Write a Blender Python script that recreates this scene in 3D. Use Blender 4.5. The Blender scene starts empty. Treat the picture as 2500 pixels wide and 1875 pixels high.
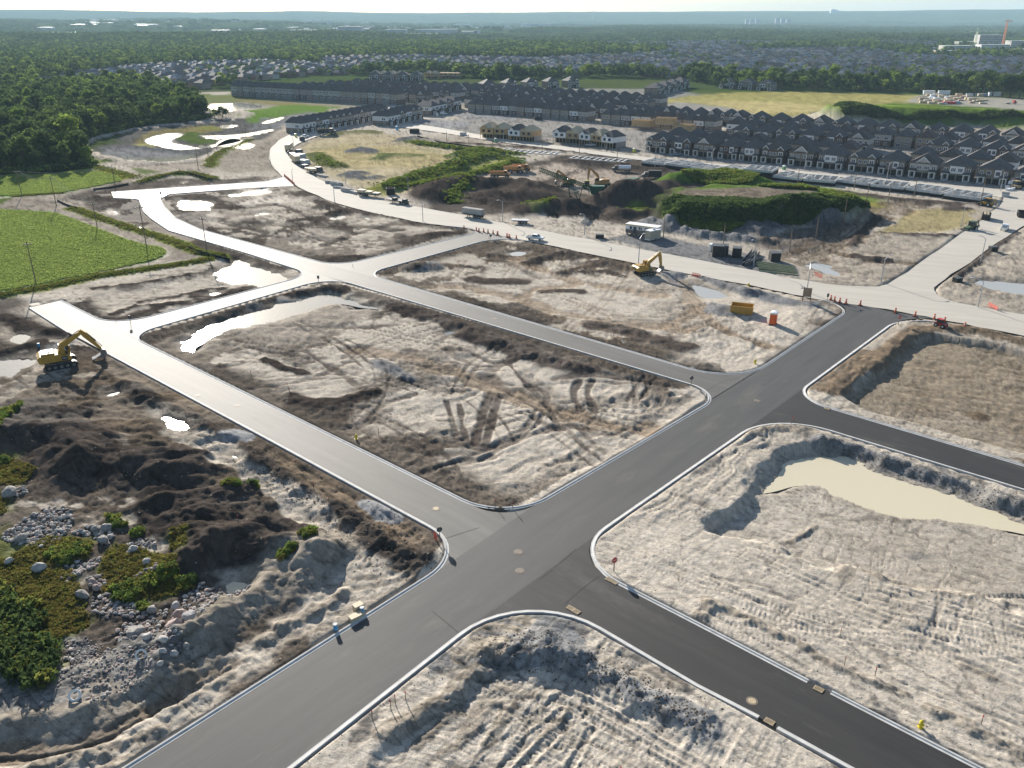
import bpy,bmesh,math,random,time
import numpy as np
from mathutils import Vector,Matrix,Quaternion
from mathutils.geometry import delaunay_2d_cdt
T0=time.time()
SC=bpy.context.scene
COL=SC.collection
R=math.radians
rng=random.Random(7)
nrg=np.random.default_rng(7)
CAM_H=65.0
PITCH=math.atan((937.5-46.0)/2030.0)
cam=bpy.data.cameras.new('camera')
cam.sensor_width=36.0
cam.lens=36.0*2030.0/2500.0
cam.clip_start=1.0
cam.clip_end=40000.0
camo=bpy.data.objects.new('camera',cam)
COL.objects.link(camo)
camo.location=(0,0,CAM_H)
camo.rotation_euler=(math.pi/2-PITCH,0,0)
SC.camera=camo
SUN_AZ,SUN_EL=R(-23.5),R(20.0)
W=bpy.data.worlds.new('World')
SC.world=W
W.use_nodes=True
wn=W.node_tree
bg=wn.nodes.get('Background')or wn.nodes.new('ShaderNodeBackground')
sky=wn.nodes.new('ShaderNodeTexSky')
sky.sky_type='NISHITA'
sky.sun_disc=False
sky.sun_elevation=SUN_EL
sky.sun_rotation=SUN_AZ
sky.air_density=1.0
sky.dust_density=1.0
sky.ozone_density=1.0
tint=wn.nodes.new('ShaderNodeMix')
tint.data_type='RGBA'
tint.blend_type='MULTIPLY'
tint.inputs['Factor'].default_value=1.0
tint.inputs['B'].default_value=(.95,1.0,1.06,1)
wn.links.new(sky.outputs[0],tint.inputs['A'])
wn.links.new(tint.outputs['Result'],bg.inputs[0])
bg.inputs[1].default_value=0.06
sun=bpy.data.lights.new('sun','SUN')
sun.energy=4.8
sun.angle=R(0.5)
sun.color=(1.0,0.935,0.84)
suno=bpy.data.objects.new('sun',sun)
COL.objects.link(suno)
sdir=Vector((math.sin(SUN_AZ)*math.cos(SUN_EL),math.cos(SUN_AZ)*math.cos(SUN_EL),math.sin(SUN_EL)))
suno.rotation_euler=sdir.to_track_quat('Z','Y').to_euler()
suno.location=sdir*500
SC.view_settings.view_transform='Standard'
SC.view_settings.look='None'
SC.view_settings.gamma=1.0
SC.view_settings.use_curve_mapping=False
SC.view_settings.exposure=1.22
SC.cycles.use_denoising=True
SC.cycles.max_bounces=6
SC.cycles.diffuse_bounces=2
SC.cycles.glossy_bounces=2
SC.cycles.transmission_bounces=4
SC.cycles.volume_bounces=1
SC.cycles.transparent_max_bounces=6
CP,SP=math.cos(PITCH),math.sin(PITCH)
ZM_={'A':(0,250,.2953),'B':(600,230,.2953),'C':(1200,230,.2953),'D':(1850,230,.2953),'E':(0,650,.28933),'F':(0,1100,.28933),'G':(500,1100,.28933),'H':(400,650,.36166),'I':(1100,650,.36166),'J':(1700,650,.36166),'K':(1700,1275,.36166),'L':(900,1275,.36166),'M':(0,0,.38427),'N':(800,0,.38427),'O':(1650,0,.38427),'P':(0,1455,.25316),'1':(0,0,1.0),'Q':(540,180,.16275),'S':(900,200,.16275),'T':(1540,250,.16275),'U':(2180,250,.14467),'V':(1300,400,.16275)}
def G(px,py,z=0.0):
 u=(px-1250.0)/2030.0
 v=(py-937.5)/2030.0
 t=(CAM_H-z)/(SP+v*CP)
 return(u*t,(CP-v*SP)*t)
def Z(k,*pts):
 """Points read in one enlarged view of the photograph, to metres on the ground."""
 x0,y0,s=ZM_[k]
 return[G(x0+p[0]*s,y0+p[1]*s)for p in pts]
def ht(base,top):
 """Height in metres of something standing at ground point base=(x, y) whose top shows at photo row top."""
 lo,hi=0.0,80.0
 for _ in range(30):
  m=(lo+hi)/2
  dz=m-CAM_H
  r=937.5+2030.0*(-base[1]*SP-dz*CP)/(base[1]*CP-dz*SP)
  lo,hi=(m,hi)if r>top else(lo,m)
 return lo
def tag(o,label=None,cat=None,group=None,kind=None):
 for k,v in(('label',label),('category',cat),('group',group),('kind',kind)):
  if v:
   o[k]=v
 return o
def link(name,me,mat=None,parent=None,loc=None,rz=None):
 o=bpy.data.objects.new(name,me)
 COL.objects.link(o)
 if mat is not None and me is not None:
  for m in(mat if isinstance(mat,(list,tuple))else[mat]):
   me.materials.append(m)
 if parent is not None:
  o.parent=parent
 if loc is not None:
  o.location=loc
 if rz is not None:
  o.rotation_euler[2]=rz
 return o
def empty(name,loc,rz=0.0,**kw):
 o=bpy.data.objects.new(name,None)
 COL.objects.link(o)
 o.location=loc
 o.rotation_euler=(0,0,rz)
 o.empty_display_size=0.5
 return tag(o,**kw)
CHILD={}
HAZE=0.00006
def kids(o):
 return[c for c in o.children]
def copy_tree(o,loc=None,rz=None,kidmap=None,**kw):
 c=o.copy()
 COL.objects.link(c)
 if loc is not None:
  c.location=loc
 if rz is not None:
  c.rotation_euler[2]=rz
 tag(c,**kw)
 def rec(src,dst):
  for ch in(kidmap[src.name]if kidmap and src.name in kidmap else src.children):
   d=ch.copy()
   COL.objects.link(d)
   d.parent=dst
   rec(ch,d)
 rec(o,c)
 return c
class MB:
 """Collects boxes, bars, tubes and free faces into one mesh."""
 def __init__(s):
  s.v,s.f,s.m=[],[],[]
 def face(s,pts,mi=0):
  n=len(s.v)
  s.v+=[tuple(p)for p in pts]
  s.f.append(tuple(range(n,n+len(pts))))
  s.m.append(mi)
  return s
 def grid(s,vs,fs,mi=0):
  n=len(s.v)
  s.v+=[tuple(p)for p in vs]
  s.f+=[tuple(i+n for i in f)for f in fs]
  s.m+=[mi]*len(fs)
  return s
 def box(s,x0,x1,y0,y1,z0,z1,mi=0,taper=0.0):
  t=taper
  return s.grid([(x0,y0,z0),(x1,y0,z0),(x1,y1,z0),(x0,y1,z0),(x0+t,y0+t,z1),(x1-t,y0+t,z1),(x1-t,y1-t,z1),(x0+t,y1-t,z1)],[(3,2,1,0),(4,5,6,7),(0,1,5,4),(1,2,6,5),(2,3,7,6),(3,0,4,7)],mi)
 def prism(s,poly,y0,y1,mi=0,axis='y'):
  """Side outline poly [(a, b)] extruded along an axis."""
  n=len(poly)
  if axis=='y':
   vs=[(a,y0,b)for a,b in poly]+[(a,y1,b)for a,b in poly]
  elif axis=='x':
   vs=[(y0,a,b)for a,b in poly]+[(y1,a,b)for a,b in poly]
  else:
   vs=[(a,b,y0)for a,b in poly]+[(a,b,y1)for a,b in poly]
  fs=[tuple(range(n)),tuple(range(2*n-1,n-1,-1))]+[(i,n+i,n+(i+1)%n,(i+1)%n)for i in range(n)]
  return s.grid(vs,fs,mi)
 def tube(s,p0,p1,r0,r1=None,n=6,mi=0,caps=True):
  r1=r0 if r1 is None else r1
  a,b=Vector(p0),Vector(p1)
  d=(b-a)
  if d.length<1e-6:
   return s
  d.normalize()
  u=d.orthogonal().normalized()
  w=d.cross(u)
  vs=[]
  for c,r in((a,r0),(b,r1)):
   for i in range(n):
    t=2*math.pi*i/n
    vs.append(c+(u*math.cos(t)+w*math.sin(t))*r)
  fs=[(i,(i+1)%n,n+(i+1)%n,n+i)for i in range(n)]
  if caps:
   fs+=[tuple(range(n-1,-1,-1)),tuple(range(n,2*n))]
  return s.grid(vs,fs,mi)
 def path(s,pts,r,n=5,mi=0):
  for a,b in zip(pts,pts[1:]):
   s.tube(a,b,r,n=n,mi=mi)
  return s
 def bar(s,p0,p1,w,h,mi=0):
  a,b=Vector(p0),Vector(p1)
  d=(b-a).normalized()
  up=Vector((0,0,1))if abs(d.z)<.95 else Vector((0,1,0))
  sx=d.cross(up).normalized()*w/2
  sz=sx.cross(d).normalized()*h/2
  vs=[c+i*sx+j*sz for c in(a,b)for i,j in((-1,-1),(1,-1),(1,1),(-1,1))]
  return s.grid(vs,[(3,2,1,0),(4,5,6,7),(0,1,5,4),(1,2,6,5),(2,3,7,6),(3,0,4,7)],mi)
 def mesh(s,name,smooth=False):
  me=bpy.data.meshes.new(name)
  me.from_pydata(s.v,[],s.f)
  if any(s.m):
   me.polygons.foreach_set('material_index',s.m)
  if smooth:
   me.polygons.foreach_set('use_smooth',[True]*len(s.f))
  bm=bmesh.new()
  bm.from_mesh(me)
  bmesh.ops.recalc_face_normals(bm,faces=bm.faces)
  bm.to_mesh(me)
  bm.free()
  me.update()
  return me
 def build(s,name,mat,parent=None,loc=None,rz=None,smooth=False):
  return link(name,s.mesh(name,smooth),mat,parent,loc,rz)
def np_mesh(name,V,F,smooth=True):
 """Mesh from numpy arrays; F is (n, 4) or (n, 3)."""
 me=bpy.data.meshes.new(name)
 k=F.shape[1]
 me.vertices.add(len(V))
 me.vertices.foreach_set('co',np.ascontiguousarray(V,dtype=np.float32).ravel())
 me.loops.add(F.size)
 me.loops.foreach_set('vertex_index',np.ascontiguousarray(F,dtype=np.int32).ravel())
 me.polygons.add(len(F))
 me.polygons.foreach_set('loop_start',np.arange(0,F.size,k,dtype=np.int32))
 me.polygons.foreach_set('use_smooth',np.full(len(F),smooth))
 me.update(calc_edges=True)
 return me
def nd(nt,t,**kw):
 n=nt.nodes.new(t)
 for k,v in kw.items():
  setattr(n,k,v)
 return n
def mat(name,col,rough=0.7,spec=0.5,var=0.12,scale=2.0,bump=0.0,bscale=8.0,col2=None,metal=0.0):
 """Procedural Principled material: base colour broken up by noise, optional second colour and bump."""
 m=bpy.data.materials.new(name)
 m.use_nodes=True
 nt=m.node_tree
 b=nt.nodes['Principled BSDF']
 tc=nd(nt,'ShaderNodeTexCoord')
 nz=nd(nt,'ShaderNodeTexNoise')
 nz.inputs['Scale'].default_value=scale
 nz.inputs['Detail'].default_value=5.0
 nt.links.new(tc.outputs['Object'],nz.inputs['Vector'])
 mx=nd(nt,'ShaderNodeMix',data_type='RGBA')
 c=Vector(col[:3])
 a2=Vector(col2[:3])if col2 else c*(1+var)
 a1=c if col2 else c*(1-var)
 mx.inputs['A'].default_value=(*a1,1)
 mx.inputs['B'].default_value=(*a2,1)
 rmp=nd(nt,'ShaderNodeMapRange')
 rmp.inputs['From Min'].default_value=.35
 rmp.inputs['From Max'].default_value=.65
 nt.links.new(nz.outputs['Fac'],rmp.inputs['Value'])
 nt.links.new(rmp.outputs[0],mx.inputs['Factor'])
 nt.links.new(mx.outputs['Result'],b.inputs['Base Color'])
 b.inputs['Roughness'].default_value=rough
 b.inputs['Specular IOR Level'].default_value=spec
 b.inputs['Metallic'].default_value=metal
 if bump:
  n2=nd(nt,'ShaderNodeTexNoise')
  n2.inputs['Scale'].default_value=bscale
  n2.inputs['Detail'].default_value=6.0
  nt.links.new(tc.outputs['Object'],n2.inputs['Vector'])
  bp=nd(nt,'ShaderNodeBump')
  bp.inputs['Strength'].default_value=1.0
  bp.inputs['Distance'].default_value=bump
  nt.links.new(n2.outputs['Fac'],bp.inputs['Height'])
  nt.links.new(bp.outputs[0],b.inputs['Normal'])
 return m
MATS={}
def M(name,*a,**k):
 if name not in MATS:
  MATS[name]=mat(name,*a,**k)
 return MATS[name]
HS=.58
def _hash(ix,iy,s):
 h=(ix.astype(np.int64)*374761393+iy.astype(np.int64)*668265263+s*2147483647)&0xffffffff
 h=((h^(h>>13))*1274126177)&0xffffffff
 return((h^(h>>16))&0xffff).astype(np.float32)/32767.5-1.0
def vn(x,y,s=0):
 fx,fy=np.floor(x),np.floor(y)
 ix,iy=fx.astype(np.int64),fy.astype(np.int64)
 tx,ty=(x-fx).astype(np.float32),(y-fy).astype(np.float32)
 tx=tx*tx*tx*(tx*(tx*6-15)+10)
 ty=ty*ty*ty*(ty*(ty*6-15)+10)
 a,b,c,d=_hash(ix,iy,s),_hash(ix+1,iy,s),_hash(ix,iy+1,s),_hash(ix+1,iy+1,s)
 return(a+(b-a)*tx)*(1-ty)+(c+(d-c)*tx)*ty
def fbm(x,y,size,octv=4,s=0,gain=.5):
 f,a,o,n=1.0/size,1.0,0.0,0.0
 for i in range(octv):
  o=o+a*vn(x*f+17.3*i,y*f-9.1*i,s+i*31)
  n+=a
  f*=2.03
  a*=gain
 return o/n*1.5
def ridge_n(x,y,size,octv=4,s=0):
 f,a,o,n=1.0/size,1.0,0.0,0.0
 for i in range(octv):
  o=o+a*(1-2*np.abs(vn(x*f+5.7*i,y*f+3.3*i,s+i*17)))
  n+=a
  f*=2.1
  a*=.5
 return o/n
def sstep(a,b,x):
 t=np.clip((x-a)/(b-a),0,1)
 return t*t*(3-2*t)
def seg_dist(px,py,pts,closed=False):
 """Distance to a polyline, arc length along it and signed side offset."""
 best=np.full(px.shape,1e18)
 arc=np.zeros(px.shape)
 sd=np.zeros(px.shape)
 n=len(pts)
 acc=0.0
 for i in range(n if closed else n-1):
  ax,ay=pts[i]
  bx,by=pts[(i+1)%n]
  dx,dy=bx-ax,by-ay
  L2=dx*dx+dy*dy+1e-9
  t=np.clip(((px-ax)*dx+(py-ay)*dy)/L2,0,1)
  ex,ey=px-ax-t*dx,py-ay-t*dy
  d=ex*ex+ey*ey
  k=d<best
  best=np.where(k,d,best)
  L=math.sqrt(L2)
  arc=np.where(k,acc+t*L,arc)
  sd=np.where(k,(dx*ey-dy*ex)/L,sd)
  acc+=L
 return np.sqrt(best),arc,sd
def inside(px,py,poly):
 r=np.zeros(px.shape,bool)
 n=len(poly)
 for i in range(n):
  ax,ay=poly[i]
  bx,by=poly[(i+1)%n]
  if ay==by:
   continue
  r^=((ay>py)!=(by>py))&(px<(bx-ax)*(py-ay)/(by-ay)+ax)
 return r
def sd_poly(px,py,poly):
 d,_,_=seg_dist(px,py,poly,True)
 return np.where(inside(px,py,poly),-d,d)
def inter(a,b,c,d):
 x1,y1,x2,y2,x3,y3,x4,y4=*a,*b,*c,*d
 k=(x1-x2)*(y3-y4)-(y1-y2)*(x3-x4)
 p,q=x1*y2-y1*x2,x3*y4-y3*x4
 return((p*(x3-x4)-(x1-x2)*q)/k,(p*(y3-y4)-(y1-y2)*q)/k)
def fil(pts,closed=False,n=10):
 """Photo points (x, y) or (x, y, r): corners with r are rounded off with that radius in metres."""
 W_=[(Vector(G(p[0],p[1])),(p[2]if len(p)>2 else 0))for p in pts]
 out=[]
 m=len(W_)
 for i,(p,r)in enumerate(W_):
  if not r or(not closed and i in(0,m-1)):
   out.append((p.x,p.y))
   continue
  a,b=W_[i-1][0],W_[(i+1)%m][0]
  u,v=(a-p).normalized(),(b-p).normalized()
  ang=u.angle(v)
  fa=[.48 if W_[k_][1]else .97 for k_ in(i-1,(i+1)%m)]
  t=min(r/math.tan(ang/2),fa[0]*(a-p).length,fa[1]*(b-p).length)
  rr=t*math.tan(ang/2)
  c=p+(u+v).normalized()*(rr/math.sin(ang/2))
  s,e=p+u*t-c,p+v*t-c
  a0=math.atan2(s.y,s.x)
  da=math.atan2(e.y,e.x)-a0
  while da>math.pi:
   da-=2*math.pi
  while da<-math.pi:
   da+=2*math.pi
  for k in range(n+1):
   q=a0+da*k/n
   out.append((c.x+rr*math.cos(q),c.y+rr*math.sin(q)))
 return out
def smooth_line(pts,it=2):
 for _ in range(it):
  o=[pts[0]]
  for a,b in zip(pts,pts[1:]):
   o+=[(.75*a[0]+.25*b[0],.75*a[1]+.25*b[1]),(.25*a[0]+.75*b[0],.25*a[1]+.75*b[1])]
  pts=o+[pts[-1]]
 return pts
def smooth_loop(pts,it=2):
 for _ in range(it):
  o=[]
  for a,b in zip(pts,pts[1:]+pts[:1]):
   o+=[(.75*a[0]+.25*b[0],.75*a[1]+.25*b[1]),(.25*a[0]+.75*b[0],.25*a[1]+.75*b[1])]
  pts=o
 return pts
AL=((310,1875),(775,1580));AL1=((1291,1243),(1581,1073));ALU=((1859.5,899.5),(2047,774.8))
BL=((254.6,858),(1060,1292));BU=((400,863),(1159,1236))
CL=((852,690),(1678.7,935.7));CU=((895.5,670),(1715,910))
GL=((356,806),(760,690));GU=((318,786),(756,671.7))
G2L=((1043,625.7),(1161,593));G2U=((1013,605),(1102,584))
CNL=((413,563),(756,667));CNU=((487,560),(789,642));STU=((148,734),(246,783))
ARU=((1960,950),(2152,809));AR1=((1534,1250),(1838,1039));AR2=((900,1725),(1131,1543))
EU=((2040,1001),(2478,1131));EL=((1985.7,1038.8),(2500,1196))
DU=((1515,1427),(1700,1522));DL=((1417,1506.5),(1700,1672.8))
FL1=((1028,544.5),(1131.5,555));FL2=((1200,570),(1327,596))
X=lambda a,b,r:(*inter(*a,*b),r)
cL2=X(AL,BL,8);cL1S=X(BU,AL1,9);cL1W=X(BU,GL,7);cL1N=X(GL,CL,9);cL1E=X(CL,AL1,7)
cNW_=X(CU,G2L,7);cNS=X(CU,ALU,11);cNE=(2086,748.6,9);cNN=X(G2L,FL2,12)
cWE=X(CNL,GU,8);cWW=X(STU,GU,9);cQS=X(CNU,G2U,9);cQE=X(G2U,FL1,6)
cR0=X(ARU,EU,7);cR0N=(2197,776,14);cR1N=X(AR1,EL,11);cR1W=X(AR1,DU,9);cR2=X(AR2,DL,11)
KERBS=[[(60,2033),(775,1580),cL2,(640,1064),(254.6,858)],[(168,812),(72,751)],[(148,734),cWW,cWE,(600,617),(413,563),(369,533,8),(351,516,8),(340,486,6),(277,483)],[(271.7,468.5),(650,443),(690,433)],[(718,454),(600,459.5),(413,474),(390,486,6),(399,504,8),(428,533,20),(487,560),cQS,cQE,(1085,551)],[(1300,590),cNN,cNW_,cNS,cNE,(2000,731)],[cL1S,cL1W,cL1N,cL1E],[(2290,786),cR0N,cR0,(2478,1131),(3400,1405)],[(3400,1470),cR1N,cR1W,(1700,1522),(1972,1664)],[(2029,1691),(2387,1875),(3300,2344)],[(450,2079),(900,1725),cR2,(1700,1672.8),(1852,1751)],[(1898,1777),(2076,1875),(2900,2328)],]
KERB_W=[fil(k,closed=(i==6))for i,k in enumerate(KERBS)]
def tang(corner,other,t=1.35):
 """Photo point on the line corner-other where the corner's arc has ended."""
 c,o=Vector(G(*corner[:2])),Vector(G(*other[:2]))
 return None
ROADS={'A':(fil([(60,2033),(310,1875),(775,1580),(1291,1243),(1581,1073),(1859.5,899.5),(2047,774.8),cNE,(2018,735),(2100,744),(2184,762),(2282,777),cR0N,(2152,809),(1960,950),(1838,1039),(1534,1250),(1131,1543),(900,1725),(450,2079)],True),0.0),'B':(fil([(72,751),(168,812),(254.6,858),(640,1064),cL2,(1000,1441),(1310,1231),cL1S,(1159,1236),(400,863),(246,783),(148,734)],True),.004),'C':(fil([(277,483),(340,486,6),(351,516,8),(369,533,8),(413,563),(600,617),(756,667),(852,690),(1600,912),cL1E,(1650,1028),(1900,872.5),cNS,(1600,876),(895.5,670),(789,642),(487,560),(428,533,20),(399,504,8),(390,486,6),(413,474),(600,459.5),(718,454),(694,431),(650,443),(271.7,468.5)],True),.008),'G':(fil([(190,755),cWW,(500,738.5),cWE,(690,647),(960,722),cL1N,(600,736),cL1W,(440,882)],True),.012),'H':(fil([(1000,700.6),cNW_,(1100,610),cNN,(1330,596.5),(1160,556),(1020,543.5),cQE,(1060,594),cQS,(700,618)],True),.012),'D':(fil([(1470,1294.5),cR1W,(1700,1522),(1972,1664),(2029,1691),(2387,1875),(3300,2344),(2900,2328),(2076,1875),(1898,1777),(1852,1751),(1500,1555),cR2,(1110,1559.5)],True),.004),'E':(fil([(2010,913),cR0,(2478,1131),(3400,1405),(3400,1470),(2500,1196),cR1N,(1800,1065)],True),.004),}
PALE={'F':(smooth_loop([G(*p)for p in[(3200,958),(2520,824),(2400,800),(2282,777),(2150,752),(2018,735),(1953,722),(1850,700),(1700,672),(1560,645),(1327,596),(1200,570),(1131,555),(1028,544.5),(895,516),(807,493),(721,454),(688,431),(660,400),(655,374),(668,352),(697,332),(725,322),(800,303),(880,281),(955,258),(990,240),(1030,215),(1055,218),(1010,245),(960,268),(913,288),(818,321.5),(742,342),(700,370),(712,395),(765,431),(866,475),(948,493),(1072,513.5),(1250,549),(1407,578.5),(1495,595),(1643,623),(1850,662),(1998,692),(2100,700),(2160,699),(2260,702),(2293,722),(2322,737),(2520,772),(3200,892)]],2),.02),'J':(smooth_loop([G(*p)for p in[(2130,706),(2184,686),(2263,629),(2330,583),(2441,506),(2455,478),(2420,465),(2560,450),(2640,470),(2520,540),(2441,586),(2352,652),(2275,702),(2290,722),(2200,730)]],2),.026),'K':(smooth_loop([G(*p)for p in[(905,293),(950,295),(1043,306),(1200,334),(1350,354),(1500,375),(1700,397),(1850,406),(1968,419),(2204,441),(2470,465),(2560,476),(2560,492),(2440,482),(2263,458),(2057,432),(1850,415),(1700,408),(1500,383),(1348,363),(1200,344),(1043,318),(905,304)]],1),.03),}
AZ0,AZ1,NAZ=R(-49),R(49),1060
dep=np.linspace(math.atan2(CAM_H,38.0),math.atan2(CAM_H,950.0),640)
rr=np.concatenate([CAM_H/np.tan(dep),np.geomspace(965,17000,110)])
az=np.linspace(AZ0,AZ1,NAZ)
NR=len(rr)
RRg,AZg=np.meshgrid(rr,az,indexing='ij')
GX=(RRg*np.sin(AZg)).ravel()
GY=(RRg*np.cos(AZg)).ravel()
NV=GX.size
GH=np.zeros(NV)
GC=np.zeros((NV,3))
GRO=np.full(NV,.9)
GGR=np.zeros(NV)
order=np.arange(NV)
nearm=RRg.ravel()<960
PALEC,PALE2,BROWN,DARK,GREY=map(np.array,((.472,.422,.355),(.342,.30,.246),(.165,.127,.09),(.052,.043,.037),(.25,.25,.25)))
GRASS,DRY,CROP,MOIST=map(np.array,((.085,.125,.028),(.26,.225,.085),(.05,.125,.018),(.15,.125,.10)))
_rad=RRg.ravel()
def near_idx(pts,margin):
 p=np.array(pts)
 x0,y0=p.min(0)-margin
 x1,y1=p.max(0)+margin
 r1=math.hypot(max(abs(x0),abs(x1)),max(abs(y0),abs(y1)))
 r0=max(0.0,math.hypot(0 if x0<0<x1 else min(abs(x0),abs(x1)),max(y0,0))-1)
 a,b=np.searchsorted(rr,r0),np.searchsorted(rr,r1,'right')
 s=slice(a*NAZ,b*NAZ)
 x,y=GX[s],GY[s]
 return np.nonzero((x>x0)&(x<x1)&(y>y0)&(y<y1))[0]+a*NAZ
def mix(i,m,col):
 GC[i]+=(np.asarray(col)-GC[i])*m[:,None]
def area(poly,col=None,soft=1.5,wob=2.0,ws=9.0,h=0.0,flat=None,rough=None,grass=None,seed=1,op=1.0,var=0.0):
 i=near_idx(poly,soft+wob+1)
 if not len(i):
  return i,None
 x,y=GX[i],GY[i]
 d=sd_poly(x,y,poly)+wob*fbm(x,y,ws,4,seed)
 m=sstep(soft,-soft,d)*op
 if col is not None:
  c=np.asarray(col)
  if var:
   c=c[None,:]*(1+var*fbm(x,y,5,4,seed+3))[:,None]
  mix(i,m,c)
 if h:
  GH[i]+=h*m
 if flat is not None:
  GH[i]+=(flat-GH[i])*m
 if rough is not None:
  GRO[i]+=(rough-GRO[i])*m
 if grass is not None:
  GGR[i]+=(grass-GGR[i])*m
 return i,m
def ridge(pts,w,h,col=None,lump=.35,ls=3.0,seed=2,grass=None,op=1.0,sharp=1.0,add=True,end=True,cw=1.0):
 pts=smooth_line(pts,1)if len(pts)>2 else pts
 i=near_idx(pts,w*1.6+1)
 if not len(i):
  return i,None
 x,y=GX[i],GY[i]
 wx,wy=x+.25*w*vn(x/w*1.1,y/w*1.1,seed),y+.25*w*vn(x/w*1.1,y/w*1.1,seed+9)
 d,s,_=seg_dist(wx,wy,pts)
 q=np.clip(1-d/w,0,1)**sharp
 prof=q*q*(3-2*q)
 hh=h*HS*prof*(1+lump*fbm(x,y,ls,3,seed+5))
 GH[i]+=hh
 if col is not None:
  m=sstep(0,.35,prof*cw)*op
  mix(i,m,np.asarray(col)[None]*(1+.18*fbm(x,y,1.6,3,seed))[:,None])
  if grass is not None:
   GGR[i]+=(grass-GGR[i])*m
 return i,prof
def pile(c,r,h,col=None,seed=3,ell=1.0,ang=0.0,op=1.0):
 i=near_idx([c],r*max(1,ell)*1.3+1)
 if not len(i):
  return
 x,y=GX[i]-c[0],GY[i]-c[1]
 ca,sa=math.cos(ang),math.sin(ang)
 u,v=(x*ca+y*sa)/ell,-x*sa+y*ca
 d=np.hypot(u,v)*(1+.16*fbm(GX[i],GY[i],r*.7,3,seed))
 p=np.clip(1-d/r,0,1)
 GH[i]+=.62*h*(p**.95)*(1+.12*fbm(GX[i],GY[i],r*.35,3,seed+4))
 if col is not None:
  mix(i,sstep(0,.12,p)*op,np.asarray(col)[None]*(1+.15*fbm(GX[i],GY[i],1.5,3,seed))[:,None])
def track(pts,w,col,depth=.12,gauge=0.0,op=.8,rough=None,lip=.06,brk=.35,seed=5,bar=0.0):
 pts=smooth_line(pts,2)if len(pts)>2 else pts
 i=near_idx(pts,gauge+w*2+1)
 if not len(i):
  return
 x,y=GX[i],GY[i]
 wob=.35*w*vn(x/4,y/4,seed)
 d,s,sd=seg_dist(x,y,pts)
 dd=np.abs(np.abs(sd)-gauge/2)if gauge else d
 dd=np.where(d>gauge/2+3*w,99,dd)+wob
 m=sstep(w*.62,w*.34,dd)
 b=np.clip(1-brk+brk*1.6*fbm(x,y,6,3,seed+2),0,1)
 GH[i]+=-depth*m+lip*np.exp(-((dd-w*.75)/(w*.22))**2)
 if bar:
  sw=np.sin(2*math.pi*(s+.25*np.abs(dd))/.58)
  GH[i]+=bar*sw*m
  GC[i]*=(1-.10*m*(sw<0))[:,None]
 mix(i,m*op*b,np.asarray(col)[None]*(1+.2*fbm(x,y,1.2,3,seed))[:,None])
 if rough is not None:
  GRO[i]+=(rough-GRO[i])*m*b
def beds(poly,ang,size,amp,col=None,op=.6,seed=8,stretch=5.0,thr=.15,wob=3):
 """Long scraped ridges running at angle ang inside an area."""
 i=near_idx(poly,4)
 if not len(i):
  return
 x,y=GX[i],GY[i]
 m=sstep(2,-2,sd_poly(x,y,poly)+wob*fbm(x,y,9,3,seed))
 ca,sa=math.cos(ang),math.sin(ang)
 wx=fbm(x,y,size*6,3,seed+7)*size*1.3
 u,v=(x*ca+y*sa)/stretch+wx*.3,-x*sa+y*ca+wx
 n=ridge_n(u,v,size,4,seed)
 GH[i]+=.75*amp*m*np.clip(n+.2,-1,1)
 if col is not None:
  mix(i,m*op*sstep(thr,thr-.35,n),col)
GC0=None
x,y=GX,GY
n1,n2,n3=fbm(x,y,60,4,1),fbm(x,y,11,5,2),fbm(x,y,2.6,3,3)
GC[:]=PALE2[None]+(PALEC-PALE2)[None]*np.clip(.5+.8*n1+.35*n2,0,1)[:,None]
far=sstep(640,900,_rad)
GH+=(.10*n2+.06*n3)*(1-far)+.25*n1*sstep(200,400,_rad)*(1-far)
site=[(-1500,900),(-150,700),(-170,400),(-90,340),(-250,250)]
wg=sstep(.1,-.2,n1*.5)*0
mix(order,far,GRASS*.7)
GGR[:]=far*.6
droad=np.full(NV,1e3)
for nm,(poly,z)in list(ROADS.items())+list(PALE.items()):
 i=near_idx(poly,30)
 droad[i]=np.minimum(droad[i],sd_poly(GX[i],GY[i],poly))
dk=np.full(NV,1e3)
for nm in ROADS:
 i=near_idx(ROADS[nm][0],25)
 dk[i]=np.minimum(dk[i],sd_poly(GX[i],GY[i],ROADS[nm][0]))
LOTS={}
PANS=np.zeros(NV)
lot=lambda nm,*p:LOTS.__setitem__(nm,[G(*q)for q in p])
lot('L1',(330,822),(800,685),(1735,945),(1215,1262))
lot('N',(870,664),(1205,570),(2100,755),(1830,925),(1700,905))
lot('NW',(395,480),(720,452),(800,492),(1150,560),(830,650),(480,560))
lot('W',(150,735),(560,620),(770,668),(280,792))
lot('L2',(-300,780),(250,850),(1090,1310),(1000,1440),(-100,2100),(-500,1500))
lot('S',(150,485),(270,470),(340,490),(420,565),(660,640),(560,640),(350,560))
lot('R0',(1960,950),(2190,780),(2800,860),(2800,1230))
lot('R1',(1440,1340),(1880,1008),(2800,1290),(2800,2080),(1500,1430))
lot('R2',(450,2079),(1280,1440),(2350,2030))
mud=fbm(x+6*n2,y+6*n1,16,5,11)+.5*ridge_n(x,y,5,4,12)
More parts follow.
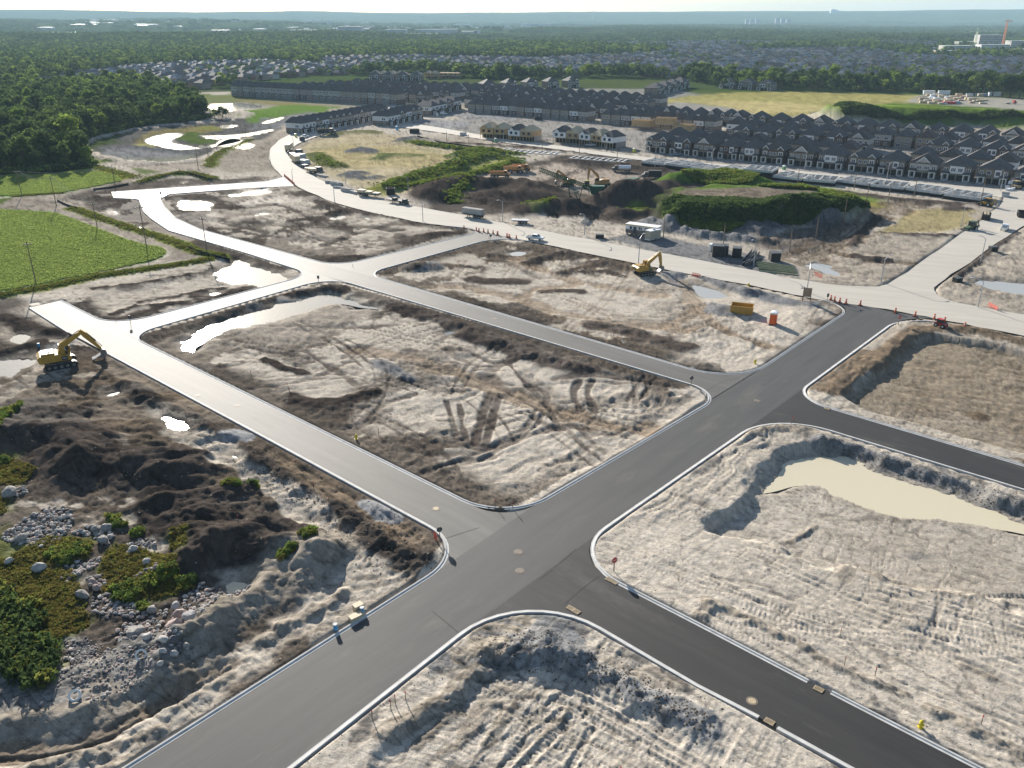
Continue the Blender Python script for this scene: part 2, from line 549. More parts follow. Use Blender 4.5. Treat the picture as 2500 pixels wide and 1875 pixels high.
for nm,bias,vw,amp,dcol in(('L1',.12,10,.16,DARK),('N',-.22,9,.13,DARK),('NW',.32,11,.16,DARK),('W',-.22,9,.12,DARK),('S',.35,9,.2,DARK),('L2',.22,9,.15,DARK),('R0',-.6,5,.1,BROWN),('R1',-.75,4,.06,GREY*.7),('R2',-.7,4,.06,GREY*.7)):
 i=near_idx(LOTS[nm],2)
 ins=inside(GX[i],GY[i],LOTS[nm])
 i=i[ins]
 v=sstep(vw,vw*.3,dk[i]+vw*.45*n2[i]+1.5*n3[i])
 q=mud[i]+bias+.55*v
 m=sstep(.05,.24,q+.10*n3[i])
 hue=np.clip(.5+.9*fbm(GX[i],GY[i],23,3,14),0,1)[:,None]
 mix(i,m*.92,dcol[None]+(BROWN*.8-dcol)[None]*hue*.6)
 GRO[i]-=.12*m*(hue[:,0]>.6)
 if nm in('L1','N','NW','W'):
  pn=sstep(.12,.36,fbm(GX[i]+3*n2[i],GY[i],(17,22,19,25)[('L1','N','NW','W').index(nm)],4,401)-(.05 if nm=='NW' else 0))*sstep(3,9,dk[i])
  mix(i,pn*.85,PALEC)
  PANS[i]=pn
 rough_=fbm(GX[i],GY[i],1.9,4,15,.6)
 GH[i]+=(1-.75*PANS[i])*amp*(1.2*m+.35)*(rough_+.5*ridge_n(GX[i],GY[i],3.4,3,16))*sstep(.4,2.0,dk[i])
AD,CD=R(48.8),R(-41.5)
area(Z('H',(330,480),(700,300),(900,260),(1200,230),(1480,290),(1620,420),(1800,470),(2212,600),(2212,1250),(1900,1200),(1500,1000),(1250,880),(900,800),(600,740),(420,640)),PALEC,3,4,12,-.55,op=.35,var=.1)
area(Z('I',(0,480),(130,470),(380,560),(650,680),(900,740),(1250,780),(1560,900),(1500,1000),(1350,1090),(1150,1190),(850,1380),(500,1500),(0,1350)),PALEC,3,4,12,-.55,op=.55,var=.1)
for p in([(520,620),(560,560),(700,590),(720,680),(600,690)],[(380,640),(480,590),(620,610),(610,680),(460,690)],[(700,700),(800,640),(900,700),(870,760),(740,770)],[(880,850),(1020,790),(1080,840),(1000,870)],[(1480,860),(1700,820),(1900,900),(1850,1010),(1560,960)]):
 area(Z('H',*p),PALEC*1.02,1.5,2.5,6,0,op=.75,var=.1,seed=31)
beds(Z('H',(300,560),(900,440),(1500,560),(1900,900),(1500,1050),(900,900),(420,700)),R(25),1.6,.22,DARK*1.25,.55,41,6,.05)
beds(Z('I',(0,800),(250,820),(700,1000),(1250,1180),(800,1420),(300,1500),(-200,1350)),AD-.2,1.5,.22,DARK*1.6,.4,42,6,.05)
beds(Z('I',(900,780),(1560,850),(1500,1010),(1150,1050),(950,940)),AD+.1,1.7,.42,BROWN,.4,43,4,.05)
for p,w,h in(([(100,450),(250,500),(420,560),(560,610),(700,650),(900,700)],4.5,.75),([(430,620),(560,590),(700,640),(830,690)],2.2,.55)):
 ridge(Z('I',*p),w,h,DARK*1.5,.9,2.4,21)
ridge(Z('H',(1480,250),(1600,290),(1750,340),(1850,350),(2050,440),(2212,520)),4,.8,DARK*1.3,.9,2.2,22)
ridge(Z('H',(870,190),(1000,160),(1150,140),(1220,170)),3,.7,DARK,.8,2.2,23)
ridge(Z('H',(1440,640),(1550,700),(1660,760)),2.6,.9,GREY*.75,.8,2,24)
ridge(Z('H',(680,630),(760,660),(850,700),(950,720)),1.8,.6,DARK,.8,2,25)
ridge(Z('H',(850,880),(1000,930),(1150,910),(1300,900),(1420,850)),3,.35,DARK,.9,2,26)
track(Z('I',(-600,560),(-200,620),(0,690),(250,780),(500,900),(750,990),(1000,1060),(1200,1100),(1370,1110)),5.2,BROWN*1.45,.12,op=.9,brk=.1)
for p in([(-400,640),(0,720),(250,800),(500,920),(750,1010),(1000,1080)],):
 track(Z('I',*p),.6,BROWN*.6,.10,2.4,.7)
for p in([(265,850),(200,1020),(170,1180)],[(320,870),(285,1000),(235,1190)]):
 track(Z('I',*p),1.5,DARK*1.5,.14,0,.95,brk=.1)
for p,w in(([(580,960),(530,1060),(450,1130),(300,1200),(100,1290),(-100,1370)],1.3),([(625,990),(570,1080),(430,1180),(200,1300)],1.1),([(370,620),(450,720),(560,830),(660,930),(730,1080)],1.2),([(520,800),(600,815),(660,860),(650,910)],1.3),([(870,770),(820,850),(880,960)],1.3),([(960,770),(915,850),(980,980)],1.3),([(0,1170),(250,1230),(500,1150),(800,1050),(1050,1110)],2.0),([(60,920),(80,1050),(100,1160)],1.0),([(-30,900),(20,1050),(40,1150)],1.0),([(540,980),(620,1060),(740,1090)],1.6),([(240,720),(290,680),(420,610)],3.0),([(260,740),(330,780),(420,790)],2.4),([(700,760),(800,740),(1000,720),(1200,760),(1450,810)],2.4),([(900,1150),(1000,1120),(1100,1130),(1200,1090)],2.0)):
 track(Z('I',*p),w,DARK*1.7,.16,0,.92,brk=.2)
for p,w in(([(0,480),(300,400),(600,390),(900,400),(1300,410),(1600,390)],1.6),([(1520,320),(1560,370),(1680,380),(1850,350),(1960,330)],1.2),([(250,560),(500,520),(800,600),(1050,590)],1.0),([(580,830),(850,800),(1050,740),(1150,690)],1.6),([(1100,980),(1300,940),(1440,990),(1400,1050),(1220,1110)],1.5),([(1600,560),(1800,580),(2000,540),(2212,640)],1.5),([(1900,560),(2050,640),(2212,690)],2.0),([(800,580),(950,560),(1050,640),(1150,690),(1350,830)],1.5),([(1700,860),(1500,920),(1350,1040)],1.4),([(1650,1380),(1900,1280),(2212,1220)],2.2),([(1700,1420),(1950,1330),(2212,1280)],2.0)):
 track(Z('H',*p),w,DARK*1.8,.12,0,.85,brk=.3)
area(Z('I',(100,60),(800,60),(1500,60),(2000,200),(2212,250),(2212,500),(1900,660),(1600,620),(1200,480),(700,330),(300,230),(100,170)),PALEC,4,4,14,-.3,op=.6,var=.12)
area(Z('J',(0,150),(700,250),(950,270),(900,360),(620,540),(350,640),(0,640)),PALEC,3,3,14,0,op=.7,var=.12)
beds(Z('J',(0,420),(500,250),(900,280),(600,560),(200,690),(-100,640)),AD,1.4,.22,GREY*.9,.35,51,6,0)
beds(Z('I',(200,40),(900,0),(1500,160),(1500,380),(800,300),(300,160)),R(-20),1.6,.16,DARK*1.8,.4,52,5,.0)
for p,w in(([(-200,130),(100,130),(350,190),(600,270),(900,345),(1200,390),(1450,395),(1600,340),(1700,280)],4.5),([(400,-60),(650,40),(850,100),(1050,140),(1400,190)],4.5),([(880,120),(700,130),(560,160),(500,190)],3.5),([(1530,60),(1580,150),(1650,230),(1700,300),(1760,380)],5.0),([(1480,400),(1500,450),(1700,400)],3.5),([(1750,370),(1900,450),(2000,490),(2120,530)],2.5)):
 track(Z('I',*p),w,BROWN*1.75,.10,op=.75,brk=.1)
 track(Z('I',*p),.5,BROWN*1.1,.06,2.2,.5)
track(Z('J',(100,390),(300,470),(430,540),(600,560)),2.2,BROWN,.1,op=.8)
for p,w,h,c in(([(1000,400),(1180,430),(1300,470),(1400,490),(1560,530)],4.5,.6,DARK*1.6),([(150,90),(300,100),(480,100)],4,.35,DARK*1.5),([(620,170),(800,160),(870,170)],2.5,.4,DARK*1.5),([(1850,130),(2000,180),(2150,200)],3,.7,GREY*.8)):
 ridge(Z('I',*p),w,h,c,.8,2.4,27)
ridge(Z('J',(380,190),(500,210),(620,240),(760,250)),4,.8,GREY*.8,.7,3,28)
ridge(Z('J',(30,60),(150,110),(300,160),(400,190)),3,.7,GREY*.7,.7,2.4,29)
pile(Z('J',(180,290))[0],5,1.3,GREY*.75)
pile(Z('B',(1480,1430))[0],5.5,2.6,GREY*.7,ell=1.2)
pile(Z('B',(1380,1440))[0],4,1.6,DARK*1.3)
for p,w,h in(([(330,1400),(430,1350),(560,1310),(650,1300)],4,1.0),([(820,1390),(900,1380),(1050,1420),(1180,1450)],2.6,.8),([(560,1480),(750,1430),(900,1400)],2.0,.5),([(100,1340),(0,1330)],3,.9),([(600,1480),(900,1460),(1080,1500)],2,.4)):
 ridge(Z('C',*p),w,h,DARK*1.4,.6,2.6,30)
for p in([(0,1330),(300,1480),(500,1560)],[(500,1480),(750,1400),(950,1380)],[(700,1380),(850,1300),(600,1330)]):
 track(Z('C',*p),2.0,DARK*2,.12,0,.7)
pile(Z('C',(1510,1490))[0],4,1.6,GREY*.8)
area(Z('C',(1380,1420),(1480,1470),(1560,1520),(1520,1560),(1420,1500)),GREY*.95,1,1.5,4,0,op=.8)
beds(LOTS['NW'],R(-15),2.0,.3,DARK*1.1,.6,61,5,.1)
for p in([(120,920),(260,930),(240,1010),(80,1000)],[(350,1130),(600,1110),(860,1150),(750,1210),(480,1200)],[(0,950),(120,880),(100,1010)],[(1030,1140),(1250,1130),(1180,1190)],[(1320,1090),(1600,1100),(1500,1160),(1350,1150)],[(830,960),(1100,1010),(1250,1060),(1100,1110),(800,1060)],[(150,830),(420,830),(560,960),(420,960)]):
 area(Z('B',*p),PALEC*.95,2.5,3,8,0,op=.75,var=.12,seed=33)
area(Z('A',(1750,920),(2050,880),(2201,900),(2201,1000),(1900,980)),PALEC*.95,2.5,3,8,0,op=.8,var=.12)
area(Z('A',(1850,800),(2201,740),(2201,860),(2000,840)),PALEC*.95,2.5,3,8,0,op=.7,var=.12)
for p,w in(([(250,910),(380,950),(520,1020),(620,1080)],2.4),([(0,1080),(300,1085),(600,1080),(900,1090),(1250,1120)],6),([(1300,1050),(1000,1130),(800,1200),(640,1260)],3.2),([(0,1150),(250,1190),(500,1180),(700,1230)],3.5),([(560,890),(680,960),(780,990)],2.5),([(0,1040),(150,1080)],5)):
 track(Z('B',*p),w,DARK*1.05,.16,0,.9,brk=.2)
for p in([(1400,910),(1600,940),(1900,1000),(2201,1080)],[(1600,900),(1900,880),(2201,850)],[(1450,960),(1700,1080),(2000,1180),(2201,1230)]):
 track(Z('A',*p),5,DARK,.14,0,.85,brk=.25)
ridge(Z('B',(560,870),(680,920),(800,960),(950,980),(1100,1000),(1320,1030)),3.2,.9,DARK*1.7,.8,2.6,34)
pile(Z('B',(760,985))[0],5,1.6,DARK)
ridge(Z('B',(700,1370),(850,1350),(1000,1350)),2.5,.6,DARK,.8,2.6,35)
ridge(Z('B',(1480,1170),(1600,1160),(1780,1150)),4,.7,DARK,.8,3,36)
area(Z('E',(800,240),(1300,160),(1750,80),(2000,60),(2200,110),(1900,200),(1600,250),(1350,300),(1000,410),(900,400),(830,330)),PALEC*.97,2,2,9,-.35,op=.9,var=.08)
area(Z('E',(560,170),(1000,130),(1700,20),(1760,70),(1300,160),(800,230)),PALE2,2,2,9,0,op=.7,var=.12)
beds(Z('E',(800,240),(1750,80),(2000,60),(1900,200),(1000,410)),R(12),1.0,.06,PALE2,.4,62,9,0)
for p in([(800,190),(1200,150),(1600,70),(1850,40)],[(1200,290),(1500,250),(1750,190),(1900,180)],[(960,400),(1100,340),(1300,330)]):
 ridge(Z('E',*p),1.8,.5,DARK*1.2,.9,2.2,37)
ridge(Z('E',(1650,250),(1760,235),(1900,230),(2050,200),(2212,140)),3.5,.5,DARK*1.3,.9,2.2,38)
ridge(Z('E',(1280,370),(1400,320),(1550,310)),2.2,.7,DARK*1.2,.9,2.2,38)
pile(Z('E',(2150,335))[0],2.5,.8,GREY*.5)
area(Z('E',(-400,250),(60,280),(220,330),(330,500),(560,560),(580,600),(380,650),(300,700),(0,780),(-400,800)),DARK*1.15,2,3,8,-.2,op=.85,var=.3)
area(Z('E',(-50,480),(150,500),(280,570),(250,640),(60,640)),PALE2,2,3,8,0,op=.8,var=.3)
ridge(Z('E',(0,430),(150,460),(250,540),(380,560),(560,560)),3.5,1.0,DARK,.7,3,39)
ridge(Z('E',(-100,720),(0,740),(150,710),(330,640)),3,.8,DARK,.7,3,39)
area(Z('E',(330,720),(560,590),(620,640),(520,740),(360,780)),GREY*.75,1,1,5,0,op=.85,var=.2)
beds(Z('E',(330,720),(560,590),(620,640),(520,740),(360,780)),R(35),.8,.12,DARK*1.5,.4,63,7,0)
area(Z('E',(250,950),(700,720),(850,720),(1250,900),(1700,1200),(2212,1560),(2212,1760),(0,1760),(-300,1350)),BROWN*.75,6,6,14,0,op=.65,var=.3)
beds(Z('G',(-500,0),(150,60),(450,320),(900,620),(980,800),(500,1000),(0,1100),(-300,700),(-700,250)),R(6),2.6,.85,DARK*1.05,.72,64,4.2,.12)
beds(Z('E',(350,1000),(900,900),(1300,1000),(1700,1300),(2000,1650),(800,1660),(600,1300)),R(4),2.2,.55,DARK,.6,65,4.5,.12)
beds(Z('P',(200,600),(900,400),(1400,500),(1500,900),(900,1150),(300,1150)),R(30),1.4,.25,GREY*.6,.4,66,3,.1)
ridge(Z('F',(760,130),(900,110),(1020,130),(1180,190),(1330,230),(1440,220)),7.5,3.4,DARK*1.3,.3,4,40,sharp=1.25)
ridge(Z('F',(1020,40),(1200,60),(1450,90),(1700,110)),5,1.3,DARK*1.3,.5,3.5,41)
ridge(Z('E',(-200,1400),(50,1400),(250,1390),(430,1440),(560,1540),(620,1640)),10,4.2,DARK*1.25,.3,4.5,42,sharp=1.2)
ridge(Z('E',(100,1200),(250,1180),(430,1250),(560,1260)),5,1.4,DARK*1.2,.5,3.5,43)
ridge(Z('F',(1300,480),(1450,520),(1600,640),(1800,700),(2000,720)),6,1.6,DARK,.6,3,44)
ridge(Z('F',(1660,950),(1800,860),(2000,830),(2212,800)),7,2.6,DARK*1.1,.45,3.5,45)
ridge(Z('F',(1800,380),(1920,340),(2020,360)),3.2,1.4,DARK*1.2,.4,2.5,46)
ridge(Z('G',(150,850),(350,780),(560,700),(760,780),(900,760),(1000,820)),6,1.8,DARK*1.2,.5,3,47)
ridge(Z('G',(270,40),(420,90),(560,170),(720,290),(880,410),(1080,540),(1300,660),(1500,770),(1750,900)),3.8,1.1,DARK*1.15,.75,1.8,48)
ridge(Z('E',(1050,1030),(1250,1120),(1450,1230),(1650,1330),(1850,1480),(2050,1620)),3.2,.8,DARK,.8,1.8,49)
track(Z('G',(110,-40),(230,90),(350,170),(480,250),(640,350),(800,460),(950,560),(1070,620)),4.6,PALEC*.88,.45,op=.95,brk=.05)
track(Z('E',(1500,1380),(1650,1450),(1800,1520),(1950,1620)),4.2,PALEC*.8,.3,op=.9,brk=.1)
track(Z('G',(650,90),(1000,300),(1300,470),(1600,650),(1800,830)),3.2,BROWN*1.15,.1,op=.85,brk=.1)
track(Z('G',(650,90),(1000,300),(1300,470),(1600,650),(1800,830)),.5,BROWN*.55,.1,2.2,op=.8,brk=.2)
track(Z('E',(-300,1220),(0,1130),(200,1030),(390,900)),3.2,PALE2*.85,.1,op=.9,brk=.1)
track(Z('E',(850,800),(1000,880),(1300,1020),(1700,1220)),2.6,BROWN,.1,op=.8,brk=.1)
area(Z('E',(640,920),(750,900),(800,930),(700,970)),PALE2,.8,1,3,0,op=.9)
area(Z('G',(1020,660),(1150,640),(1230,740),(1280,880),(1180,1000),(1080,1060),(1100,900),(1060,760)),PALE2*.9,1.2,1.5,4,-.4,op=.85,var=.2)
area(Z('G',(1080,1080),(1220,930),(1400,900),(1560,960),(1700,1010),(1850,1040),(1500,1330),(1250,1330),(900,1500),(500,1760),(-100,2060),(100,1750),(500,1430),(900,1180)),PALEC*.98,1.5,2,7,0,op=.92,var=.1)
area(Z('P',(-400,1420),(100,1440),(600,1410),(1000,1320),(1400,1120),(1700,960),(2212,620),(2212,1060),(1350,1659),(1000,1900),(-400,1900)),PALEC*.95,1.2,1.5,6,0,op=.92,var=.1)
ridge(Z('G',(1020,860),(930,930),(830,960),(740,1080),(620,1140),(520,1170),(400,1230),(300,1330),(180,1390),(60,1450),(-60,1560),(-160,1620)),6.2,2.7,PALE2*.80,.38,2.6,50,sharp=1.25)
ridge(Z('P',(2050,280),(1950,400),(1800,560),(1750,700),(1600,760)),4.5,1.8,PALE2*.7,.4,3,51)
area(Z('P',(-600,-300),(0,560),(300,900),(500,830),(900,700),(1300,420),(1750,420),(1560,820),(1380,960),(1100,1080),(700,1200),(100,1310),(-600,1370)),GREY*.62,1.0,1.2,5,1.0,op=.7,var=.3)
ridge(Z('P',(-400,1345),(0,1320),(250,1300),(500,1250),(800,1190),(1100,1090),(1350,985),(1460,930)),2.6,.55,PALE2*.8,.5,2,52)
area(Z('P',(800,900),(1150,860),(1330,950),(1200,1040),(950,1080),(860,1010)),PALE2*.8,1,1.5,4,-.2,op=.8)
track(Z('P',(-300,1560),(0,1540),(400,1520),(900,1390),(1300,1200),(1700,990),(2212,650)),2.3,BROWN*1.15,.15,op=.9,brk=.1)
track(Z('P',(-300,1590),(0,1570),(400,1560),(900,1430),(1300,1240),(1700,1030),(2212,690)),.5,BROWN*.6,.2,op=.8,brk=.2)
for p,h in(([(1180,1210),(1050,1290),(900,1370),(750,1450),(600,1530),(480,1620)],.75),([(1290,1400),(1180,1450),(1050,1540),(950,1600)],.35),([(1700,1160),(1550,1240),(1420,1300)],.3)):
 ridge(Z('G',*p),1.5,h,PALE2*.85,.7,1.6,53)
for p,h in(([(2200,760),(2050,830),(1900,930),(1720,1050)],.5),([(1560,1280),(1350,1370),(1150,1430),(1030,1470)],.5),([(1500,1480),(1250,1580),(1000,1700)],.4),([(950,1540),(700,1560),(560,1620),(350,1650)],.9),([(2000,1180),(1700,1330),(1400,1480)],.25)):
 ridge(Z('P',*p),1.2,h,PALE2*.85,.7,1.5,54)
beds(Z('G',(1250,560),(1500,650),(1800,900),(1900,1050),(1600,1090),(1300,950)),R(38),1.3,.4,DARK*1.6,.7,67,3,.15)
pile(Z('G',(1440,485))[0],1.7,.6,GREY*1.1,ell=1.8,ang=R(-30))
pile(Z('G',(1515,545))[0],1.7,.6,GREY*1.05,ell=1.8,ang=R(-30))
pile(Z('E',(2000,1430))[0],2.0,.6,GREY*1.1,ell=1.8,ang=R(-30))
WEED=np.array((.115,.125,.045))
for z,p,op in(('P',[(-500,-700),(300,-500),(720,-100),(740,150),(600,420),(540,700),(420,950),(300,800),(0,560),(-500,300)],.85),('F',[(0,560),(130,600),(60,760),(0,900)],.6),('F',[(0,40),(120,80),(330,170),(200,280),(0,300)],.8),('F',[(100,880),(420,720),(780,760),(760,900),(500,1000),(250,960),(80,1100)],.8),('F',[(0,350),(70,400),(60,520),(0,560)],.8),('F',[(960,780),(1300,860),(1500,950),(1480,1060),(1620,1120),(1500,1220),(1100,1280),(900,1260),(830,1050),(880,880)],.8),('F',[(1450,720),(1600,720),(1580,900),(1440,860)],.7),('F',[(100,1000),(600,1000),(720,1250),(760,1500),(500,1600),(150,1300)],.75)):
 area(Z(z,*p),WEED,1.2,2.2,4,0,grass=.9,op=op,var=.35,seed=71)
for z,p in(('E',[(-100,1420),(80,1260),(200,1190),(170,1260),(60,1380),(0,1480)]),('E',[(0,1620),(60,1610),(90,1659),(0,1680)])):
 area(Z(z,*p),GRASS*1.2,1,1.2,3,0,grass=1,op=.95,var=.3)
area(Z('P',(620,440),(900,400),(1000,480),(960,620),(860,720),(700,700),(640,560)),GREY*.8,1,1.5,4,0,op=.75,var=.25)
area(Z('A',(-900,940),(0,880),(200,890),(450,910),(600,960),(800,1040),(1000,1120),(1210,1180),(1330,1200),(1385,1240),(1340,1290),(1200,1330),(900,1400),(500,1480),(200,1540),(-900,1680)),CROP*2,.5,.6,6,.1,grass=1,op=1,var=.25)
area(Z('A',(-900,690),(0,620),(120,590),(400,600),(600,570),(720,550),(980,610),(1010,655),(760,700),(500,750),(200,765),(-900,830)),CROP*2,.6,1.5,12,.1,grass=1,op=1,var=.25)
area(Z('A',(730,520),(900,540),(1130,610),(1120,640),(1010,655),(800,580)),np.array((.19,.2,.04)),1.5,2,8,.2,grass=1,var=.3)
area(Z('A',(1090,540),(1250,560),(1420,570),(1200,620)),GRASS*1.1,1.5,2,8,.2,grass=.7,op=.8,var=.3)
for p,w in(([(-900,880),(-100,850),(200,800),(350,830),(480,890),(640,950),(850,1030),(1100,1110),(1300,1170),(1470,1220),(1490,1280),(1350,1330),(1000,1390),(600,1470),(200,1560),(-900,1790)],6.0),([(480,800),(560,745),(760,705),(1000,660),(1300,590),(1500,568),(1700,590)],5.0)):
 track(Z('A',*p),w,PALE2*.85,-.1,op=.97,brk=.05)
 track(Z('A',*p),.7,PALE2*1.1,.05,2.2,op=.6)
area(Z('A',(-200,820),(200,770),(400,770),(470,850),(350,900),(0,890),(-200,900)),PALE2*.7,2,2,8,0,op=.8,var=.15)
area(Z('A',(1380,1240),(1480,1200),(1660,1260),(1640,1310),(1480,1310)),PALE2*.6,1.5,2,6,0,op=.85,var=.15)
for p,w,h,c in(([(-400,1690),(0,1600),(400,1530),(800,1440),(1300,1370),(1720,1300)],4,.6,np.array((.17,.18,.045))),([(600,880),(750,930),(900,980),(1020,1020),(1200,1080),(1400,1140),(1560,1210),(1700,1260),(1840,1275)],4,.8,np.array((.15,.17,.04))),([(1160,660),(1350,610),(1500,590),(1620,600),(1760,645)],5,1.6,GRASS*.8),([(1720,540),(1770,440),(1900,370),(1980,340),(2070,300)],6,1.0,np.array((.14,.16,.04))),([(-700,1010),(-100,870),(40,800)],3,.3,GRASS),([(180,770),(400,755),(520,750)],3,.5,GRASS),([(860,495),(930,480)],5,1.5,GRASS*.8)):
 ridge(Z('A',*p),w,h,c,.4,3,72,grass=1)
area(Z('A',(520,770),(760,720),(900,740),(930,800),(1150,810),(1180,920),(1210,1010),(1000,990),(820,920),(640,860),(520,810)),DARK*1.3,2,3,9,-.3,op=.8,var=.3)
for p in([(550,790),(720,810),(700,850),(560,820)],[(900,870),(1000,900),(980,950),(880,920)],[(1050,1000),(1200,1010),(1100,1030)]):
 area(Z('A',*p),PALEC,1.5,2,6,0,op=.8,var=.2)
area(Z('A',(800,710),(1100,660),(1500,620),(1750,650),(2201,610),(2201,650),(1500,690),(920,738),(780,740)),DARK*1.4,2,3,9,-.2,op=.85,var=.3)
area(Z('A',(640,360),(900,240),(1250,190),(1800,140),(2201,90),(2400,120),(2201,300),(1980,330),(1700,470),(1300,500),(950,470),(720,420)),GREY*.3,3,3,14,-.6,op=.9,var=.2)
area(Z('A',(1110,300),(1250,230),(1640,190),(1860,210),(1700,250),(1520,250),(1250,300),(1150,370)),DRY*.8,2,2,8,0,op=.8,grass=.4,var=.2)
area(Z('A',(1420,290),(1520,240),(1700,250),(1640,280),(1780,300),(1900,320),(1720,350),(1560,330)),GRASS*.9,1.5,2,8,.9,op=.9,grass=.7,var=.25)
area(Z('A',(1640,200),(1750,185),(1860,205),(1800,230),(1650,225)),np.array((.2,.2,.06)),1.5,2,8,.5,op=.9,grass=.8)
area(Z('A',(1080,350),(1180,330),(1290,350),(1200,385),(1090,370)),np.array((.3,.28,.12)),1.5,2,8,.3,op=.8,grass=.4)
area(Z('A',(810,390),(870,365),(1100,365),(1400,400),(1600,415),(1620,445),(1400,490),(1100,480),(900,430)),GREY*.85,1.5,1.5,8,-.5,op=.95,var=.1)
area(Z('A',(960,430),(1200,440),(1600,410),(1620,450),(1400,480),(1150,480)),np.array((.17,.18,.08)),3,6,8,0,op=.4,grass=.3)
ridge(Z('A',(820,385),(900,355),(1100,358),(1250,375),(1450,390),(1600,400)),4,.7,GREY*.5,.3,4,74)
track(Z('A',(1640,470),(1500,492),(1350,503),(1200,505),(950,468),(750,425),(650,385),(625,362),(700,322),(900,262),(1200,202),(1500,172),(1800,150),(2000,127),(2060,103),(2010,80),(1940,70)),7,PALEC,-.5,op=.95,brk=.05)
track(Z('A',(1650,480),(1760,420),(1840,375),(1960,320),(2070,285)),7,PALEC,-.3,op=.9,brk=.05)
area(Z('A',(1180,515),(1500,505),(1640,480),(1700,500),(1760,580),(1600,575),(1450,565),(1250,545)),PALE2,2,2,8,0,op=.9,var=.1)
area(Z('A',(1800,470),(1860,420),(2100,360),(2201,300),(2500,330),(2400,560),(2201,560),(1900,590),(1830,560)),PALE2*.8,3,4,12,0,op=.85,var=.2)
area(Z('M',(1040,600),(1200,590),(1480,590),(1540,640),(1350,650),(1290,680),(1180,620)),np.array((.16,.18,.07)),5,6,20,0,op=.9,grass=.7)
area(Z('M',(1540,705),(1700,690),(1760,670),(1900,665),(2150,680),(2080,720),(1850,730),(1700,760),(1600,790),(1560,760)),np.array((.12,.2,.035)),4,5,20,.4,op=.95,grass=1)
area(Z('M',(1700,665),(1560,650),(1480,625),(1560,628),(1900,655),(2150,675),(1900,668)),DRY*.8,5,5,20,0,op=.8,grass=.6)
area(Z('M',(1600,790),(1700,750),(1900,720),(2070,715),(1950,740),(1780,810),(1640,833)),GREY*.7,3,5,14,0,op=.8,var=.25)
for p in([(1480,545),(1540,625),(1510,645)],):
 pass
area(Z('B',(430,420),(560,370),(740,330),(1000,300),(1300,350),(1500,420),(1900,480),(2201,520),(2201,640),(1800,720),(1300,830),(1130,840),(980,790),(760,690),(640,640),(540,540)),np.array((.40,.34,.22)),3,5,18,0,op=.9,grass=.3,var=.15)
area(Z('B',(560,480),(900,420),(1300,430),(1700,500),(1900,560),(1500,640),(1000,600),(640,570)),np.array((.36,.30,.13)),6,8,20,0,op=.55,grass=.6,var=.2)
beds(Z('B',(500,430),(1000,330),(1500,440),(1900,560),(1300,780),(750,660)),R(5),2.6,.28,np.array((.2,.2,.09)),.45,75,6,.1)
beds(Z('B',(1150,500),(1700,520),(1750,600),(1250,680)),R(30),1.6,.2,BROWN,.5,76,7,.1)
for p,w,h,c,g in(([(570,500),(640,540),(720,590),(790,600)],7,2.2,np.array((.12,.13,.05)),.8),([(900,470),(960,465),(1000,480)],8,2.6,GREY*.55,.3),([(1090,540),(1150,510),(1220,500),(1400,510)],7,1.8,np.array((.12,.14,.06)),.7),([(840,670),(920,650),(960,660)],6,1.5,GREY*.5,.3),([(900,690),(1000,700),(1080,690)],5,1.8,GREY*.55,.2),([(720,340),(800,320),(940,310),(1060,320)],8,2.0,np.array((.16,.16,.08)),.4),([(1460,650),(1500,625),(1540,640)],6,2.6,GREY*.5,.2),([(1160,780),(1300,740),(1450,690),(1600,660),(1700,640),(1740,620)],10,3.6,np.array((.085,.115,.04)),1),([(1730,620),(1800,590),(1900,540),(1970,530)],10,4.2,np.array((.07,.095,.045)),.8),([(1780,520),(1830,500),(1900,480),(2050,500)],9,3.4,np.array((.075,.11,.04)),.9),([(2000,610),(2100,590),(2250,560)],8,2.4,np.array((.085,.12,.045)),.9),([(1380,400),(1500,420),(1650,440),(1900,470),(2250,500)],5,1.6,np.array((.13,.2,.035)),1),([(1240,800),(1400,770),(1600,720),(1800,680),(2000,640),(2250,580)],4.5,1.5,np.array((.10,.17,.03)),1),([(1080,790),(1200,780),(1350,770)],8,.4,np.array((.2,.21,.06)),1),([(1280,390),(1350,360),(1420,370),(1550,390)],7,2.2,GREY*.5,.3)):
 ridge(Z('B',*p),w,h,c,.4,4,77,grass=g)
area(Z('B',(1050,760),(1250,720),(1700,640),(2000,540),(2201,520),(2201,570),(1800,690),(1400,780),(1140,850)),np.array((.2,.22,.06)),3,4,10,0,op=.7,grass=.9,var=.25)
area(Z('B',(1420,360),(1500,350),(1600,390),(1900,420),(2201,470),(2500,540),(2201,500),(1800,460),(1500,410)),PALE2,3,3,10,0,op=.7,var=.25)
area(Z('C',(-700,760),(-350,700),(0,640),(300,560),(560,500),(900,500),(1300,560),(1700,640),(2201,700),(2600,800),(2600,880),(2201,1000),(1700,1160),(1100,1060),(700,1000),(0,1010),(-500,960)),DARK*1.35,4,5,16,0,op=.92,var=.25)
for p in([(250,640),(520,565),(680,580),(700,620),(560,680),(380,700),(100,720),(0,720),(0,690)],[(560,690),(700,620),(900,625),(1050,650),(1400,710),(1340,750),(1000,740),(960,790),(840,840),(700,800),(600,740)],[(-200,690),(0,670),(200,640),(100,700),(-100,730)]):
 area(Z('C',*p),np.array((.40,.34,.28)),3,4,12,0,op=.85,var=.12)
for p in([(560,690),(720,640),(780,600)],[(850,680),(1000,700),(1250,690)],[(200,640),(400,610)],[(700,880),(850,980),(1050,1030)],[(760,900),(900,1000)],[(700,930),(820,1010)],[(900,880),(700,960),(560,1000)],[(1450,800),(1800,810),(2201,830)],[(1400,840),(1800,850),(2201,860)],[(1450,870),(1900,880)]):
 track(Z('C',*p),1.6,DARK,.2,2.6,op=.8)
